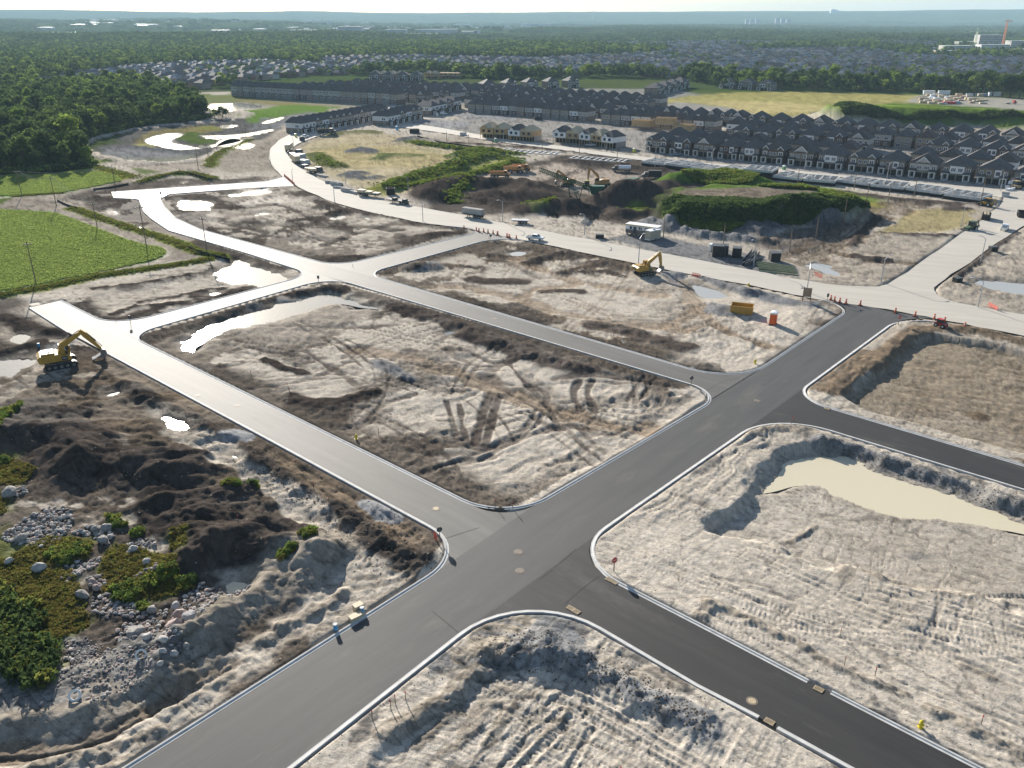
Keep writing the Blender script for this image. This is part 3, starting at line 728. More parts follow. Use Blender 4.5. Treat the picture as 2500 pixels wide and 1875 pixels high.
beds(Z('C',(650,880),(950,860),(1150,1010),(900,1060),(700,980)),R(-55),2,.35,BROWN,.5,81,7,.1)
for p,w,h in(([(-520,870),(-400,790),(-250,745),(-60,745),(60,760),(200,770),(330,800)],15,6.5),([(300,970),(420,950),(560,930),(680,950)],13,5.0),([(1050,1010),(1150,1000),(1300,980),(1420,1000)],9,3.2),([(930,890),(1000,860),(1100,840)],10,4.0),([(620,560),(760,570),(900,580),(1050,590)],7,2.6),([(1080,600),(1200,620),(1400,630)],8,2.2),([(1440,760),(1520,720),(1560,700)],9,2.2),([(-300,400),(0,420),(300,440),(700,480),(1000,510)],5,1.2)):
 ridge(Z('C',*p),w,h,DARK*1.15,.25,5,82,sharp=1.2)
for c,r_,h in(((30,850),13,5.2),((360,860),13,5.6),((1090,880),15,6.0),((1250,880),17,7.2),((1310,850),14,6.0),((1430,780),11,4.6),((130,910),9,2.0),((620,970),11,3.6)):
 pile(Z('C',c)[0],r_,h,DARK*1.25)
area(Z('C',(330,940),(430,900),(480,960),(400,1010),(320,1000)),np.array((.14,.16,.06)),2,3,6,0,op=.8,grass=.9)
area(Z('B',(1700,900),(1720,830),(1800,770),(1870,740),(1830,790),(1760,860),(1740,910)),np.array((.11,.17,.035)),1.5,2,5,0,op=.95,grass=1)
area(Z('C',(1110,950),(1230,930),(1330,960),(1230,990),(1120,975)),np.array((.15,.19,.05)),1.5,2,5,0,op=.9,grass=1)
MOUND=[G(1200+a*.2953,230+b*.2953,zz)for a,b,zz in((1415,970,3),(1470,1010,3.5),(1600,1010,3.5),(1900,1010,3.5),(2201,1010,3.5),(2450,1000,3.5),(2700,975,3.5),(2960,950,3),(3080,925,3),(3020,880,4),(2800,800,5),(2560,755,5),(2201,752,5),(1800,745,5),(1520,775,5),(1420,850,4))]
area(MOUND,np.array((.085,.13,.03)),5.2,3,9,5.6,op=1,grass=1,var=.3)
PLAT=[G(1200+a*.2953,230+b*.2953,5.5)for a,b in((1400,830),(1600,785),(2201,775),(2700,800),(2770,860),(2500,885),(2201,880),(1700,868),(1480,862))]
area(PLAT,np.array((.19,.155,.125)),3,3,10,0,op=.95,grass=0,var=.2)
beds(PLAT,R(-12),2.2,.35,DARK,.6,83,9,.1)
ridge(Z('C',(1540,720),(1660,690),(1850,690),(2050,700),(2201,745)),12,4.6,np.array((.09,.15,.03)),.25,5,84,grass=1)
area(Z('D',(0,740),(300,740),(700,790),(1000,850),(1000,940),(800,890),(500,850),(200,790)),np.array((.14,.2,.035)),3,3,10,0,op=.9,grass=1,var=.3)
area(Z('D',(900,900),(1030,880),(1120,890),(1050,960),(930,1000)),np.array((.24,.22,.06)),2,2,8,0,op=.9,grass=.9)
area(Z('C',(1440,1060),(1600,1060),(1800,1100),(2100,1110),(1900,1150),(1600,1120)),np.array((.16,.22,.04)),2,2,6,.3,op=.95,grass=1,var=.3)
ridge(Z('C',(1300,1070),(1450,1120),(1620,1150),(1850,1180),(2100,1200),(2300,1230)),6,2.6,GREY*.72,.5,2.5,85)
ridge(Z('D',(-50,1130),(150,1080),(330,1040),(500,1030),(610,1090)),9,3.8,GREY*.58,.35,3.5,86)
area(Z('D',(-50,1180),(300,1120),(620,1100),(800,1050),(900,1050),(600,1280),(400,1340),(100,1300)),DARK*1.9,3,4,8,0,op=.85,var=.35)
beds(Z('D',(-50,1150),(300,1100),(620,1100),(500,1280),(200,1330)),R(10),2,.6,GREY*.8,.4,87,2.5,.1)
area(Z('C',(950,1200),(1150,1150),(1400,1170),(1700,1240),(2201,1330),(2350,1400),(2250,1490),(1900,1420),(1500,1330),(1150,1250)),GREY*.72,1,1,6,0,op=.95,var=.08)
area(Z('D',(0,1380),(200,1370),(330,1440),(300,1480),(0,1440)),GREY*.7,1,1.5,5,0,op=.8,var=.2)
area(Z('D',(1000,1150),(1100,1080),(1250,970),(1500,940),(1800,960),(1700,1090),(1500,1140),(1250,1150)),np.array((.31,.26,.13)),2,3,10,0,op=.9,grass=.6,var=.2)
area(Z('D',(740,1300),(900,1180),(1250,1170),(1600,1130),(1400,1350),(1130,1540),(900,1590),(500,1570),(330,1440),(640,1380)),PALE2*.95,3,3,12,0,op=.7,var=.2)
beds(Z('D',(740,1300),(900,1160),(1600,1120),(1400,1350),(1130,1540),(500,1560)),R(-8),1.6,.3,DARK*2,.5,88,3.5,.05)
track(Z('D',(380,1350),(560,1300),(740,1190),(880,1100),(1000,1010),(1130,930),(1280,905)),12,BROWN*.85,.3,op=.9,brk=.1)
for g in(2.4,6.0):
 track(Z('D',(380,1350),(560,1300),(740,1190),(880,1100),(1000,1010),(1130,930),(1280,905)),.9,PALE2,.12,g,op=.7)
track(Z('D',(640,1300),(740,1330),(900,1370),(1250,1400)),4.5,BROWN*.8,.25,op=.9,brk=.1)
track(Z('D',(640,1300),(740,1330),(900,1370),(1250,1400)),.7,DARK,.15,2.4,op=.8)
for p in([(800,1330),(900,1370),(1000,1360),(1060,1370)],[(1000,1150),(1200,1160),(1400,1170),(1620,1170)],[(1000,1000),(900,1110),(820,1180),(770,1260)]):
 ridge(Z('D',*p),2.6,.9,DARK*1.5,.6,3,89)
for p in([(700,810),(1200,870),(1600,900),(1850,910)],[(1350,910),(1450,900),(1600,920)],[(1600,950),(1700,940)]):
 ridge(Z('D',*p),4,.8,DARK*1.6,.7,3,90)
area(Z('D',(1640,1450),(1850,1230),(2201,1000),(2700,900),(2700,1700),(1500,1659)),PALE2*.95,3,3,12,0,op=.7,var=.2)
beds(Z('D',(1640,1450),(1850,1230),(2201,1060),(2600,1000),(2600,1700),(1500,1640)),AD,1.8,.45,DARK*2.2,.5,91,3,.0)
ridge(Z('D',(1640,1500),(1760,1420),(1900,1290),(2100,1150)),2.5,.7,DARK*1.8,.6,2.5,92)
area(Z('J',(1000,870),(1080,800),(1300,640),(1460,490),(1600,465),(1760,480),(2000,530),(2500,640),(2500,1340),(2212,1250),(1900,1160),(1600,1080),(1200,980),(1060,920)),np.array((.235,.195,.145)),1.0,1.0,5,-1.3,op=.95,var=.12,seed=4)
area(Z('J',(1250,1000),(1600,1080),(2212,1240),(2400,1300),(2212,1180),(1900,1050),(1500,980)),PALE2,5,5,8,0,op=.5,var=.12)
ridge(Z('J',(900,830),(1000,760),(1200,640),(1350,530),(1450,440),(1600,420),(1800,430)),3.4,.5,BROWN*1.1,.6,2.5,93)
ridge(Z('J',(1750,420),(1900,430),(2050,470),(2212,520)),3.4,.6,BROWN*1.1,.6,2.5,93)
beds(Z('J',(1150,830),(1500,530),(2000,560),(2500,680),(2500,1300),(1900,1130),(1300,960)),R(-25),1.0,.10,BROWN*.7,.5,94,9,.1)
beds(Z('J',(750,850),(1000,700),(1400,400),(1500,380),(1300,620),(1000,850),(900,950)),AD,1.4,.35,DARK*1.8,.5,95,3,.05)
pile(Z('J',(1920,970))[0],2.2,.5,BROWN*.8)
area(Z('J',(870,1215),(650,1240),(560,1300),(480,1430),(420,1520),(330,1590),(250,1640),(160,1700),(100,1760),(300,1800),(900,2000),(2212,2300),(2900,2400),(2900,1850),(2212,1640),(1800,1490),(1450,1370),(1150,1270),(1000,1225)),None,1.6,1.6,5,-1.45,seed=6)
ridge(Z('J',(330,1130),(500,1060),(650,1090),(800,1140),(900,1210)),3,.6,PALE2*.75,.7,2,96)
ridge(Z('J',(860,1190),(1000,1210),(1200,1280),(1350,1330),(1600,1410),(1850,1510),(2212,1610)),2.6,.7,GREY*.75,.9,1.8,97)
beds(Z('I',(1300,1659),(1750,1230),(1900,1100),(2150,1060),(2150,1300),(1800,1560),(1600,1659)),AD-.02,1.1,.26,PALE2*.75,.35,98,12,.0)
beds(Z('J',(300,1120),(500,1030),(800,1090),(800,1180),(400,1240)),R(10),1.2,.3,GREY*.7,.5,99,4,.0)
beds(Z('J',(430,1560),(750,1440),(1000,1560),(1600,1659),(2212,1750),(2400,2200),(700,1900)),R(-20),1.1,.08,PALE2*.85,.4,100,4,.0)
beds(Z('K',(0,300),(700,100),(1200,0),(2212,100),(2400,900),(2212,1500),(1500,1150),(700,800),(0,480)),R(-30),.9,.05,PALE2*.9,.35,101,4,.0)
beds(Z('K',(900,130),(1150,160),(1180,280),(1000,290)),R(-20),.8,.35,GREY*.8,.4,102,5,.0)
beds(Z('K',(1200,420),(1450,400),(1600,520),(1560,720),(1350,680)),R(-30),1.0,.25,PALE2*.8,.3,103,4,.0)
for p,w,h in(([(60,520),(350,650),(550,750),(700,820),(900,950),(1050,1010),(1250,1100),(1400,1160)],1.0,.4),([(1580,1260),(1700,1310),(1840,1380)],1.2,.5),([(1880,1430),(2020,1480),(2200,1570)],1.0,.35),([(1850,470),(2000,520),(2212,610)],.8,.3),([(1180,330),(1400,400),(1600,430),(1830,480)],1.6,.3),([(620,90),(750,20),(820,-20)],.8,.35),([(1800,960),(1990,1050)],.8,.3),([(30,640),(100,580),(80,560)],1.2,.4)):
 ridge(Z('K',*p),w,h,PALE2*.8,.8,1.2,104)
for k in range(26):
 px_,py_=rng.uniform(300,2300),rng.uniform(250,1500)
 if py_>640+.52*px_:
  continue
 a=R(rng.uniform(-50,-25))
 c=Z('K',(px_,py_))[0]
 L=rng.uniform(6,16)
 track([(c[0]-L*math.cos(a),c[1]-L*math.sin(a)),(c[0]+1.0*rng.uniform(-1,1),c[1]+rng.uniform(-1,1)),(c[0]+L*math.cos(a+.08),c[1]+L*math.sin(a+.08))],.6,PALEC*rng.uniform(.78,1.0),.07,rng.choice((0,2.2)),.6,lip=.05)
area(Z('K',(900,0),(1500,60),(2212,200),(2212,420),(1700,250),(1100,120)),PALE2*.92,4,5,7,0,op=.6,var=.15)
area(Z('L',(0,1700),(150,1490),(330,1350),(530,1240),(640,1150),(740,1050),(880,960),(1060,1000),(1290,990),(1420,990),(1560,1080),(1720,1200),(1900,1290),(2060,1400),(2212,1480),(2500,1700),(2500,2200),(0,2200)),PALEC,1.0,1.2,4,-1.15,op=.45,var=.08,seed=12)
ridge(Z('L',(880,880),(960,860),(1080,850),(1200,860),(1330,880),(1400,930)),3.6,1.4,GREY*.85,.5,2,105)
pile(Z('L',(1180,800))[0],4.2,1.3,GREY*.8,ell=1.2)
ridge(Z('L',(1420,940),(1560,1010),(1700,1060),(1860,1170),(2000,1230),(2150,1300),(2300,1390)),2.2,.7,GREY*.9,.9,1.6,106)
ridge(Z('L',(120,1440),(330,1320),(520,1190),(650,1080),(740,1000)),1.8,.5,PALE2*.85,.8,1.6,107)
for p,w,h in(([(700,820),(800,810),(900,830)],1.4,.45),([(600,900),(750,880),(860,900)],1.6,.55),([(700,720),(850,700),(1000,740)],1.2,.4),([(800,600),(950,590),(1080,680)],1.2,.3),([(320,1480),(500,1330),(600,1250)],.9,.4),([(640,1420),(760,1320),(800,1270)],1.0,.5),([(700,1290),(780,1200),(880,1200)],.9,.35),([(800,1470),(900,1330),(960,1210)],1.0,.4),([(1170,1450),(1260,1350),(1340,1240)],.9,.4),([(980,1160),(1050,1140),(1150,1150)],.8,.3),([(500,1540),(620,1460)],.8,.3),([(840,1110),(900,1090),(1000,1130)],.7,.3),([(1900,990),(2000,1060),(2080,1120)],.8,.3),([(1600,920),(1800,1020),(1950,1100)],.8,.25)):
 ridge(Z('L',*p),w,h*.55,PALE2*.85,.6,1.5,108)
beds(Z('L',(560,700),(900,560),(1300,560),(1500,760),(1300,820),(900,820),(600,900)),R(-10),.9,.14,PALE2*.8,.4,109,4,.0)
beds(Z('L',(300,1500),(800,1080),(1400,1050),(2000,1450),(2212,1659),(2212,1900),(200,1900)),R(30),.8,.05,PALE2*.9,.35,110,3,.0)
beds(Z('L',(1300,620),(1450,620),(2212,1060),(2300,1250),(1900,1100),(1500,900)),CD,.8,.09,GREY*.9,.4,111,6,.0)
for p in([(1300,1100),(1600,1250),(2000,1480),(2300,1660)],[(1250,1160),(1500,1300),(1900,1540),(2100,1660)],[(1200,1250),(1350,1420),(1500,1660)],[(1350,1060),(1700,1230),(2100,1470)],[(900,1640),(1100,1420),(1300,1250)],[(1000,1660),(1180,1480),(1340,1330)],[(1350,1660),(1450,1480),(1500,1380)]):
 track(Z('L',*p),.8,PALEC*.93,.08,0,.7,lip=.07)
area(Z('C',(-300,300),(-200,170),(200,190),(560,210),(1100,260),(1500,300),(2201,400),(3000,400),(4200,560),(4200,790),(3000,720),(2201,600),(1200,480),(500,400),(0,370)),np.array((.27,.255,.235)),4,3,12,0,op=.9,var=.15)
area(Z('N',(-200,640),(600,640),(1500,740),(2200,760),(2900,700),(3900,780),(4400,760),(4400,700),(3300,640),(2500,640),(2200,560),(1600,540),(600,500),(-200,520)),np.array((.25,.24,.225)),4,3,12,0,op=.85,var=.15)
beds(Z('N',(440,790),(800,740),(1250,730),(1500,760),(1300,790),(900,830),(440,810)),R(-12),2.2,.5,GREY*.9,.4,112,6,.0)
area(Z('S',(560,620),(900,560),(1550,600),(1450,710),(900,760),(740,700)),GREY*1.05,2,2,8,0,op=.85,var=.12)
area(Z('S',(1180,470),(1500,450),(2201,500),(2201,590),(1500,560),(1200,520)),GREY*1.0,2,2,8,0,op=.8,var=.12)
area(Z('O',(-200,690),(0,620),(300,590),(700,580),(1100,590),(1550,600),(1700,660),(1400,670),(1000,690),(850,730),(550,740),(420,690),(200,670),(0,640)),np.array((.30,.27,.10)),4,5,20,0,op=.95,grass=.8,var=.25)
area(Z('O',(100,640),(700,650),(950,680),(850,720),(500,720),(400,690)),np.array((.42,.35,.17)),6,6,20,0,op=.8,grass=.4,var=.2)
area([G(1650+a*.38427,b*.38427)for a,b in((860,722),(1000,752),(1200,780),(1500,797),(1900,802),(2212,827),(2900,890),(2900,760),(2212,690),(1800,668),(1400,655),(1050,680))],np.array((.09,.14,.028)),4,3,12,0,op=1,grass=1,var=.25)
FARM=[G(1650+a*.38427,b*.38427,zz)for a,b,zz in((880,718,2),(1000,728,4),(1200,735,4.5),(1500,738,4.5),(1900,748,4.5),(2212,772,4.5),(2700,815,4.5),(2800,770,8),(2212,703,8.5),(1800,676,8.5),(1400,664,8.5),(1050,690,6))]
area(FARM,np.array((.13,.19,.032)),7.5,3,12,9.0,op=1,grass=1,var=.25)
area(Z('O',(1450,650),(1550,600),(2000,590),(2212,610),(2600,680),(2600,720),(2212,700),(1850,670)),np.array((.33,.31,.27)),4,4,12,0,op=.9,var=.1)
area(Z('N',(950,500),(1500,510),(1700,510),(2200,500),(2200,540),(1800,560),(1650,545),(1300,530),(830,520)),np.array((.26,.24,.09)),5,5,15,0,op=.9,grass=.7)
area(Z('Q',(150,260),(-200,250),(-300,300),(0,320)),PALEC,3,3,9,0,op=.8)
trk=random.Random(31)
def wander(nm,n,col,op,w=.55,depth=.07,gauge=2.2,dirs=None,lip=.05,bar=0.0):
 P_=LOTS[nm]
 a=np.array(P_)
 lo,hi=a.min(0),a.max(0)
 k=0
 while k<n:
  cx_,cy_=trk.uniform(lo[0],hi[0]),trk.uniform(lo[1],hi[1])
  if not inside(np.array([cx_]),np.array([cy_]),P_)[0]:
   continue
  k+=1
  t=trk.choice(dirs or(AD,CD,R(10),R(70),R(-10)))+trk.uniform(-.25,.25)
  cv=trk.uniform(-.035,.035)
  L_=[]
  for q in range(trk.randrange(5,12)):
   L_.append((cx_,cy_))
   cx_+=5*math.cos(t)
   cy_+=5*math.sin(t)
   t+=cv*5+trk.uniform(-.06,.06)
  L_=[p for p in L_ if inside(np.array([p[0]]),np.array([p[1]]),P_)[0]]
  if len(L_)>2:
   track(L_,w*trk.uniform(.8,1.3),col*trk.uniform(.8,1.3),depth,gauge*trk.uniform(.9,1.15),op*trk.uniform(.6,1),lip=lip,seed=trk.randrange(999),brk=.3,bar=bar)
wander('L1',40,DARK*1.3,.95,.6,depth=.1)
wander('N',34,BROWN*1.0,.8)
wander('NW',30,DARK*1.1,.9,.8,.1)
wander('W',14,DARK*2,.6)
wander('S',8,DARK,.8)
wander('R0',26,BROWN*.75,.6,.5,.06,dirs=(R(-25),R(-30),CD))
wander('R1',46,PALEC*.93,.35,.8,.03,lip=.03,bar=.03,dirs=(CD,R(-30),R(-20),R(-50),AD))
wander('R2',24,PALEC*.93,.35,.8,.03,lip=.02,bar=.022,dirs=(CD,AD,R(-30),R(60)))
FOR_=np.array((.05,.07,.025))
area(Z('M',(-2500,300),(-600,560),(0,620),(0,900),(-100,1000),(330,1200),(760,870),(830,815),(1330,755),(1300,690),(1180,630),(1040,600),(1200,570),(1460,580),(1470,540),(1400,470),(0,400)),FOR_,6,8,20,0,op=1,grass=1,var=.3)
area(Z('A',(-900,480),(0,600),(250,590),(600,570),(720,550),(740,500),(640,400),(620,360),(840,270),(600,100),(-900,100)),FOR_,3,3,12,0,op=1,grass=1,var=.3)
area(Z('M',(1000,560),(1460,570),(1480,600),(1200,595),(1000,610)),PALEC,5,5,12,0,op=.8)
track(Z('A',(1640,470),(1500,492),(1350,503),(1200,505),(950,468),(750,425),(650,385),(625,362),(700,322),(900,262),(1200,202),(1500,172),(1800,150),(2000,127),(2060,103),(2010,80),(1940,70)),8,PALEC,-.3,op=1,brk=0)
PONDS=[]
def pond(z,pts,lvl=-.32,col='water',dip=.5,name='puddle',sm=2,wob=1.8):
 w=smooth_loop(Z(z,*pts),sm)
 PONDS.append((w,lvl,col,name))
 i=near_idx(w,9)
 d=sd_poly(GX[i],GY[i],w)+wob*fbm(GX[i],GY[i],5,4,130)
 m=sstep(1.0,-1.2,d)
 GH[i]+=(lvl-dip*sstep(0,-1.5,d)-GH[i]+.06)*np.where(d<0,1,m)
 k=sstep(3.2,.3,d)
 tgt=lvl+.10+.05*np.clip(d,0,6)
 GH[i]=np.where(d>0,np.where(GH[i]>tgt,GH[i]+(tgt-GH[i])*k*.8,np.maximum(GH[i],lvl+.04+(tgt-lvl)*.5*k)),GH[i])
 wet=sstep(2.6,-.2,d)
 mix(i,wet*.55,(PALE2*.55)if col!='milk' else PALE2*.8)
 GRO[i]-=.1*wet
pond('H',[(110,500),(200,440),(330,370),(560,310),(700,260),(850,225),(950,195),(1090,172),(1180,182),(1190,208),(1300,203),(1340,240),(1440,255),(1490,290),(1400,275),(1300,270),(1150,240),(1050,260),(940,300),(850,330),(700,370),(520,400),(380,440),(300,490),(240,520),(250,565),(160,565)],-.75,name='pond')
pond('J',[(500,1400),(560,1310),(640,1258),(830,1250),(900,1255),(960,1255),(1000,1245),(1070,1270),(1250,1340),(1450,1400),(1600,1460),(1800,1520),(2000,1610),(2212,1690),(2700,1850),(2700,1900),(2212,1740),(1800,1670),(1400,1670),(1180,1610),(1000,1540),(850,1450),(750,1435),(600,1475),(480,1490),(430,1500)],-1.32,'milk',.35,'pond',2,1.6)
pond('A',[(1740,1400),(1850,1350),(1900,1325),(1915,1290),(2000,1282),(2070,1310),(2090,1345),(2201,1365),(2270,1400),(2330,1420),(2390,1450),(2350,1480),(2300,1500),(2201,1560),(2060,1490),(1960,1505),(1880,1505),(1800,1440)],-.6,name='pond')
pond('A',[(1460,830),(1490,800),(1720,800),(1760,860),(1730,890),(1490,885)],-.4)
pond('A',[(1170,310),(1240,268),(1370,240),(1510,238),(1515,262),(1430,290),(1430,312),(1500,330),(1600,350),(1740,360),(1850,330),(1830,352),(1560,378),(1450,375),(1300,345)],-1.2,dip=.6,name='pond',wob=.5)
pond('M',[(1300,670),(1320,655),(1480,645),(1560,652),(1720,670),(1560,692),(1480,706),(1340,702)],-.7,name='pond')
pond('E',[(-200,800),(0,785),(220,755),(345,785),(230,830),(140,860),(90,925),(10,915),(-200,930)],-.45)
pond('E',[(1270,1195),(1350,1188),(1368,1208),(1325,1225)],-.35,wob=.4)
pond('E',[(1340,1240),(1500,1265),(1560,1300),(1620,1350),(1500,1382),(1400,1350)],-.35,wob=.6)
pond('E',[(855,1085),(930,1050),(1030,1030),(1025,1070),(920,1095)],-.35,wob=.4)
pond('E',[(100,585),(150,555),(260,568),(245,612),(170,655),(50,620)],-.4,wob=.7)
pond('E',[(210,310),(350,290),(360,320),(240,325)],-.3,wob=.4)
pond('I',[(1600,105),(1700,118),(1850,165),(1910,200),(1740,208),(1655,180)],-.6,'dull',wob=.5)
pond('D',[(1790,1550),(1850,1525),(2000,1540),(2201,1560),(2500,1560),(2500,1650),(2201,1645),(1950,1600)],-.5,'dull')
pond('D',[(335,1400),(450,1395),(600,1405),(645,1450),(690,1492),(560,1475),(450,1430)],-.35,'dull')
pond('B',[(625,1030),(800,990),(860,1000),(750,1040)],-.4)
pond('B',[(950,1005),(1080,1025),(1000,1037)],-.35,wob=.5)
pond('B',[(-50,795),(200,783),(245,802),(100,832),(0,840)],-.4)
pond('B',[(80,985),(180,970),(245,985),(160,1000)],-.35,wob=.6)
pond('B',[(-250,430),(-120,350),(50,400),(60,430),(20,455),(-100,440)],-.4)
pond('B',[(-320,440),(-200,370),(-60,345),(-20,372),(-180,410),(-250,428)],-.4)
pond('A',[(1855,765),(2000,735),(2201,700),(2201,728),(1960,778)],-.35)
pond('A',[(2080,930),(2201,890),(2201,915),(2120,940)],-.3)
pond('A',[(1650,265),(1800,268),(2000,258),(2250,210),(2250,235),(2000,282),(1800,302),(1700,292)],-.5)
pond('A',[(1780,195),(1900,180),(1980,190),(1860,212)],-.4)
pond('A',[(1490,655),(1570,645),(1510,668)],-.3,wob=.4)
pond('A',[(930,890),(985,900),(975,920),(935,910)],-.3,wob=.3)
pond('A',[(1140,1020),(1175,1022),(1170,1040),(1140,1038)],-.3,wob=.3)
pond('Q',[(600,730),(900,640),(960,650),(800,720),(650,745)],-.3)
pond('C',[(130,1305),(250,1290),(330,1300),(260,1330),(150,1330)],-.35,'dull',wob=.5)
pond('F',[(1900,1150),(1950,1080),(2060,1100),(2100,1130),(2010,1190),(1920,1210)],-.1,'milk',.3,wob=.4)
pond('G',[(205,10),(270,25),(290,50),(230,40)],-.5,wob=.3)
pond('H',[(1870,440),(1960,425),(1975,440),(1900,458)],-.4,wob=.3)
pond('E',[(1700,235),(1850,205),(1885,220),(1780,245)],-.35,wob=.4)
GH[:]=np.where(droad<30,GH*sstep(0.0,1.6,droad)+.05*(1-sstep(.5,2.5,droad)),GH)
cut=sstep(.7,.25,droad)
GH[:]=np.where(droad<.75,GH*(1-cut)-.45*cut,GH)
rf=_rad
azd=np.degrees(np.arctan2(GX,GY))
ridge_a=118+22*fbm(GX,GY,2600,4,201)+np.interp(azd,[-40,-30,-12,0,10,24,34,45],[40,34,14,8,26,34,52,60])
GH+=ridge_a*sstep(9000,12500,rf)+(14*fbm(GX,GY,900,4,202)+6)*sstep(1500,3200,rf)*(1-.6*sstep(9000,12000,rf))
GH+=np.interp(azd,[-40,-32,-16,-8,2,45],[44,44,40,10,0,0])*sstep(4300,6000,rf)*(1-sstep(9000,11000,rf))
fi=rf>900
nf=np.nonzero(rf<700)[0]
x_,y_=GX[nf],GY[nf]
off=sstep(.3,1.2,droad[nf])*(1-.7*GGR[nf])*(1-.6*PANS[nf])
lum=GC[nf].mean(1)
dkm=sstep(.26,.10,lum)
cr=1-np.abs(vn(x_/.75,y_/.75,301))*2
GH[nf]+=.55*off*((.022+.06*dkm)*vn(x_/.45,y_/.45,302)+(.02+.08*dkm)*np.clip(cr,-.4,1)+(.02+.05*dkm)*vn(x_/1.3,y_/1.3,303))
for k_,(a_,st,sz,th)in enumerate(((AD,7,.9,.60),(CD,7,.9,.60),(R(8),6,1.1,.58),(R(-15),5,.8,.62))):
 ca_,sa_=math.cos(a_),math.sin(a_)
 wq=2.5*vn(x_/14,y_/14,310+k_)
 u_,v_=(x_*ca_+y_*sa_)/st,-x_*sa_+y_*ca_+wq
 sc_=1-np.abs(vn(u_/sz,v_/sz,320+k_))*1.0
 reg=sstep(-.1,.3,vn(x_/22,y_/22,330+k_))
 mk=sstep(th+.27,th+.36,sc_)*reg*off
 GC[nf]*=1-(.36*mk)[:,None]  # shade of clods and ruts painted into the soil colour as dark streaks
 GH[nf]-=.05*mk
GC[nf]*=(1+.14*off*vn(x_/.4,y_/.4,340)+.09*off*vn(x_/.9,y_/.9,341))[:,None]
mix(np.nonzero(fi)[0],np.full(fi.sum(),.9),np.array((.05,.075,.025))*(1+.3*fbm(GX[fi],GY[fi],120,4,203))[:,None])
for w,lvl,*_ in PONDS:
 i=near_idx(w,3)
 d=sd_poly(GX[i],GY[i],w)
 GH[i]=np.where(d<-.8,np.minimum(GH[i],lvl-.22),GH[i])
gv=np.arange(NV).reshape(NR,NAZ)
GF=np.stack([gv[:-1,:-1],gv[:-1,1:],gv[1:,1:],gv[1:,:-1]],-1).reshape(-1,4)[:,::-1]
gme=np_mesh('ground',np.stack([GX,GY,GH],1),GF)
def attr(me,name,typ,arr,key):
 a=me.attributes.new(name,typ,'POINT')
 a.data.foreach_set(key,np.ascontiguousarray(arr,dtype=np.float32).ravel())
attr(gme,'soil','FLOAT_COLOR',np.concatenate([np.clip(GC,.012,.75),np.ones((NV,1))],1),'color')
attr(gme,'damp','FLOAT',np.clip(GRO,.3,1),'value')
attr(gme,'turf','FLOAT',GGR,'value')
NFINE=int(np.searchsorted(rr,950))
def zat(x,y):
 """Ground height at a point."""
 r,a=math.hypot(x,y),math.atan2(x,y)
 j=(a-AZ0)/(AZ1-AZ0)*(NAZ-1)
 i=np.searchsorted(rr,r)-1
 if i<0 or i>=NR-1 or j<0 or j>=NAZ-1:
  return 0.0
 t,j0=(r-rr[i])/(rr[i+1]-rr[i]),int(j)
 u=j-j0
 H=GH[[i*NAZ+j0,i*NAZ+j0+1,(i+1)*NAZ+j0,(i+1)*NAZ+j0+1]]
 return float((H[0]*(1-u)+H[1]*u)*(1-t)+(H[2]*(1-u)+H[3]*u)*t)
def zat_v(x,y):
 r,a=np.hypot(x,y),np.arctan2(x,y)
 j=np.clip((a-AZ0)/(AZ1-AZ0)*(NAZ-1),0,NAZ-2)
 i=np.clip(np.searchsorted(rr,r)-1,0,NR-2)
 t=np.clip((r-rr[i])/(rr[i+1]-rr[i]),0,1)
 j0=j.astype(int)
 u=j-j0
 k=i*NAZ+j0
 return(GH[k]*(1-u)+GH[k+1]*u)*(1-t)+(GH[k+NAZ]*(1-u)+GH[k+NAZ+1]*u)*t
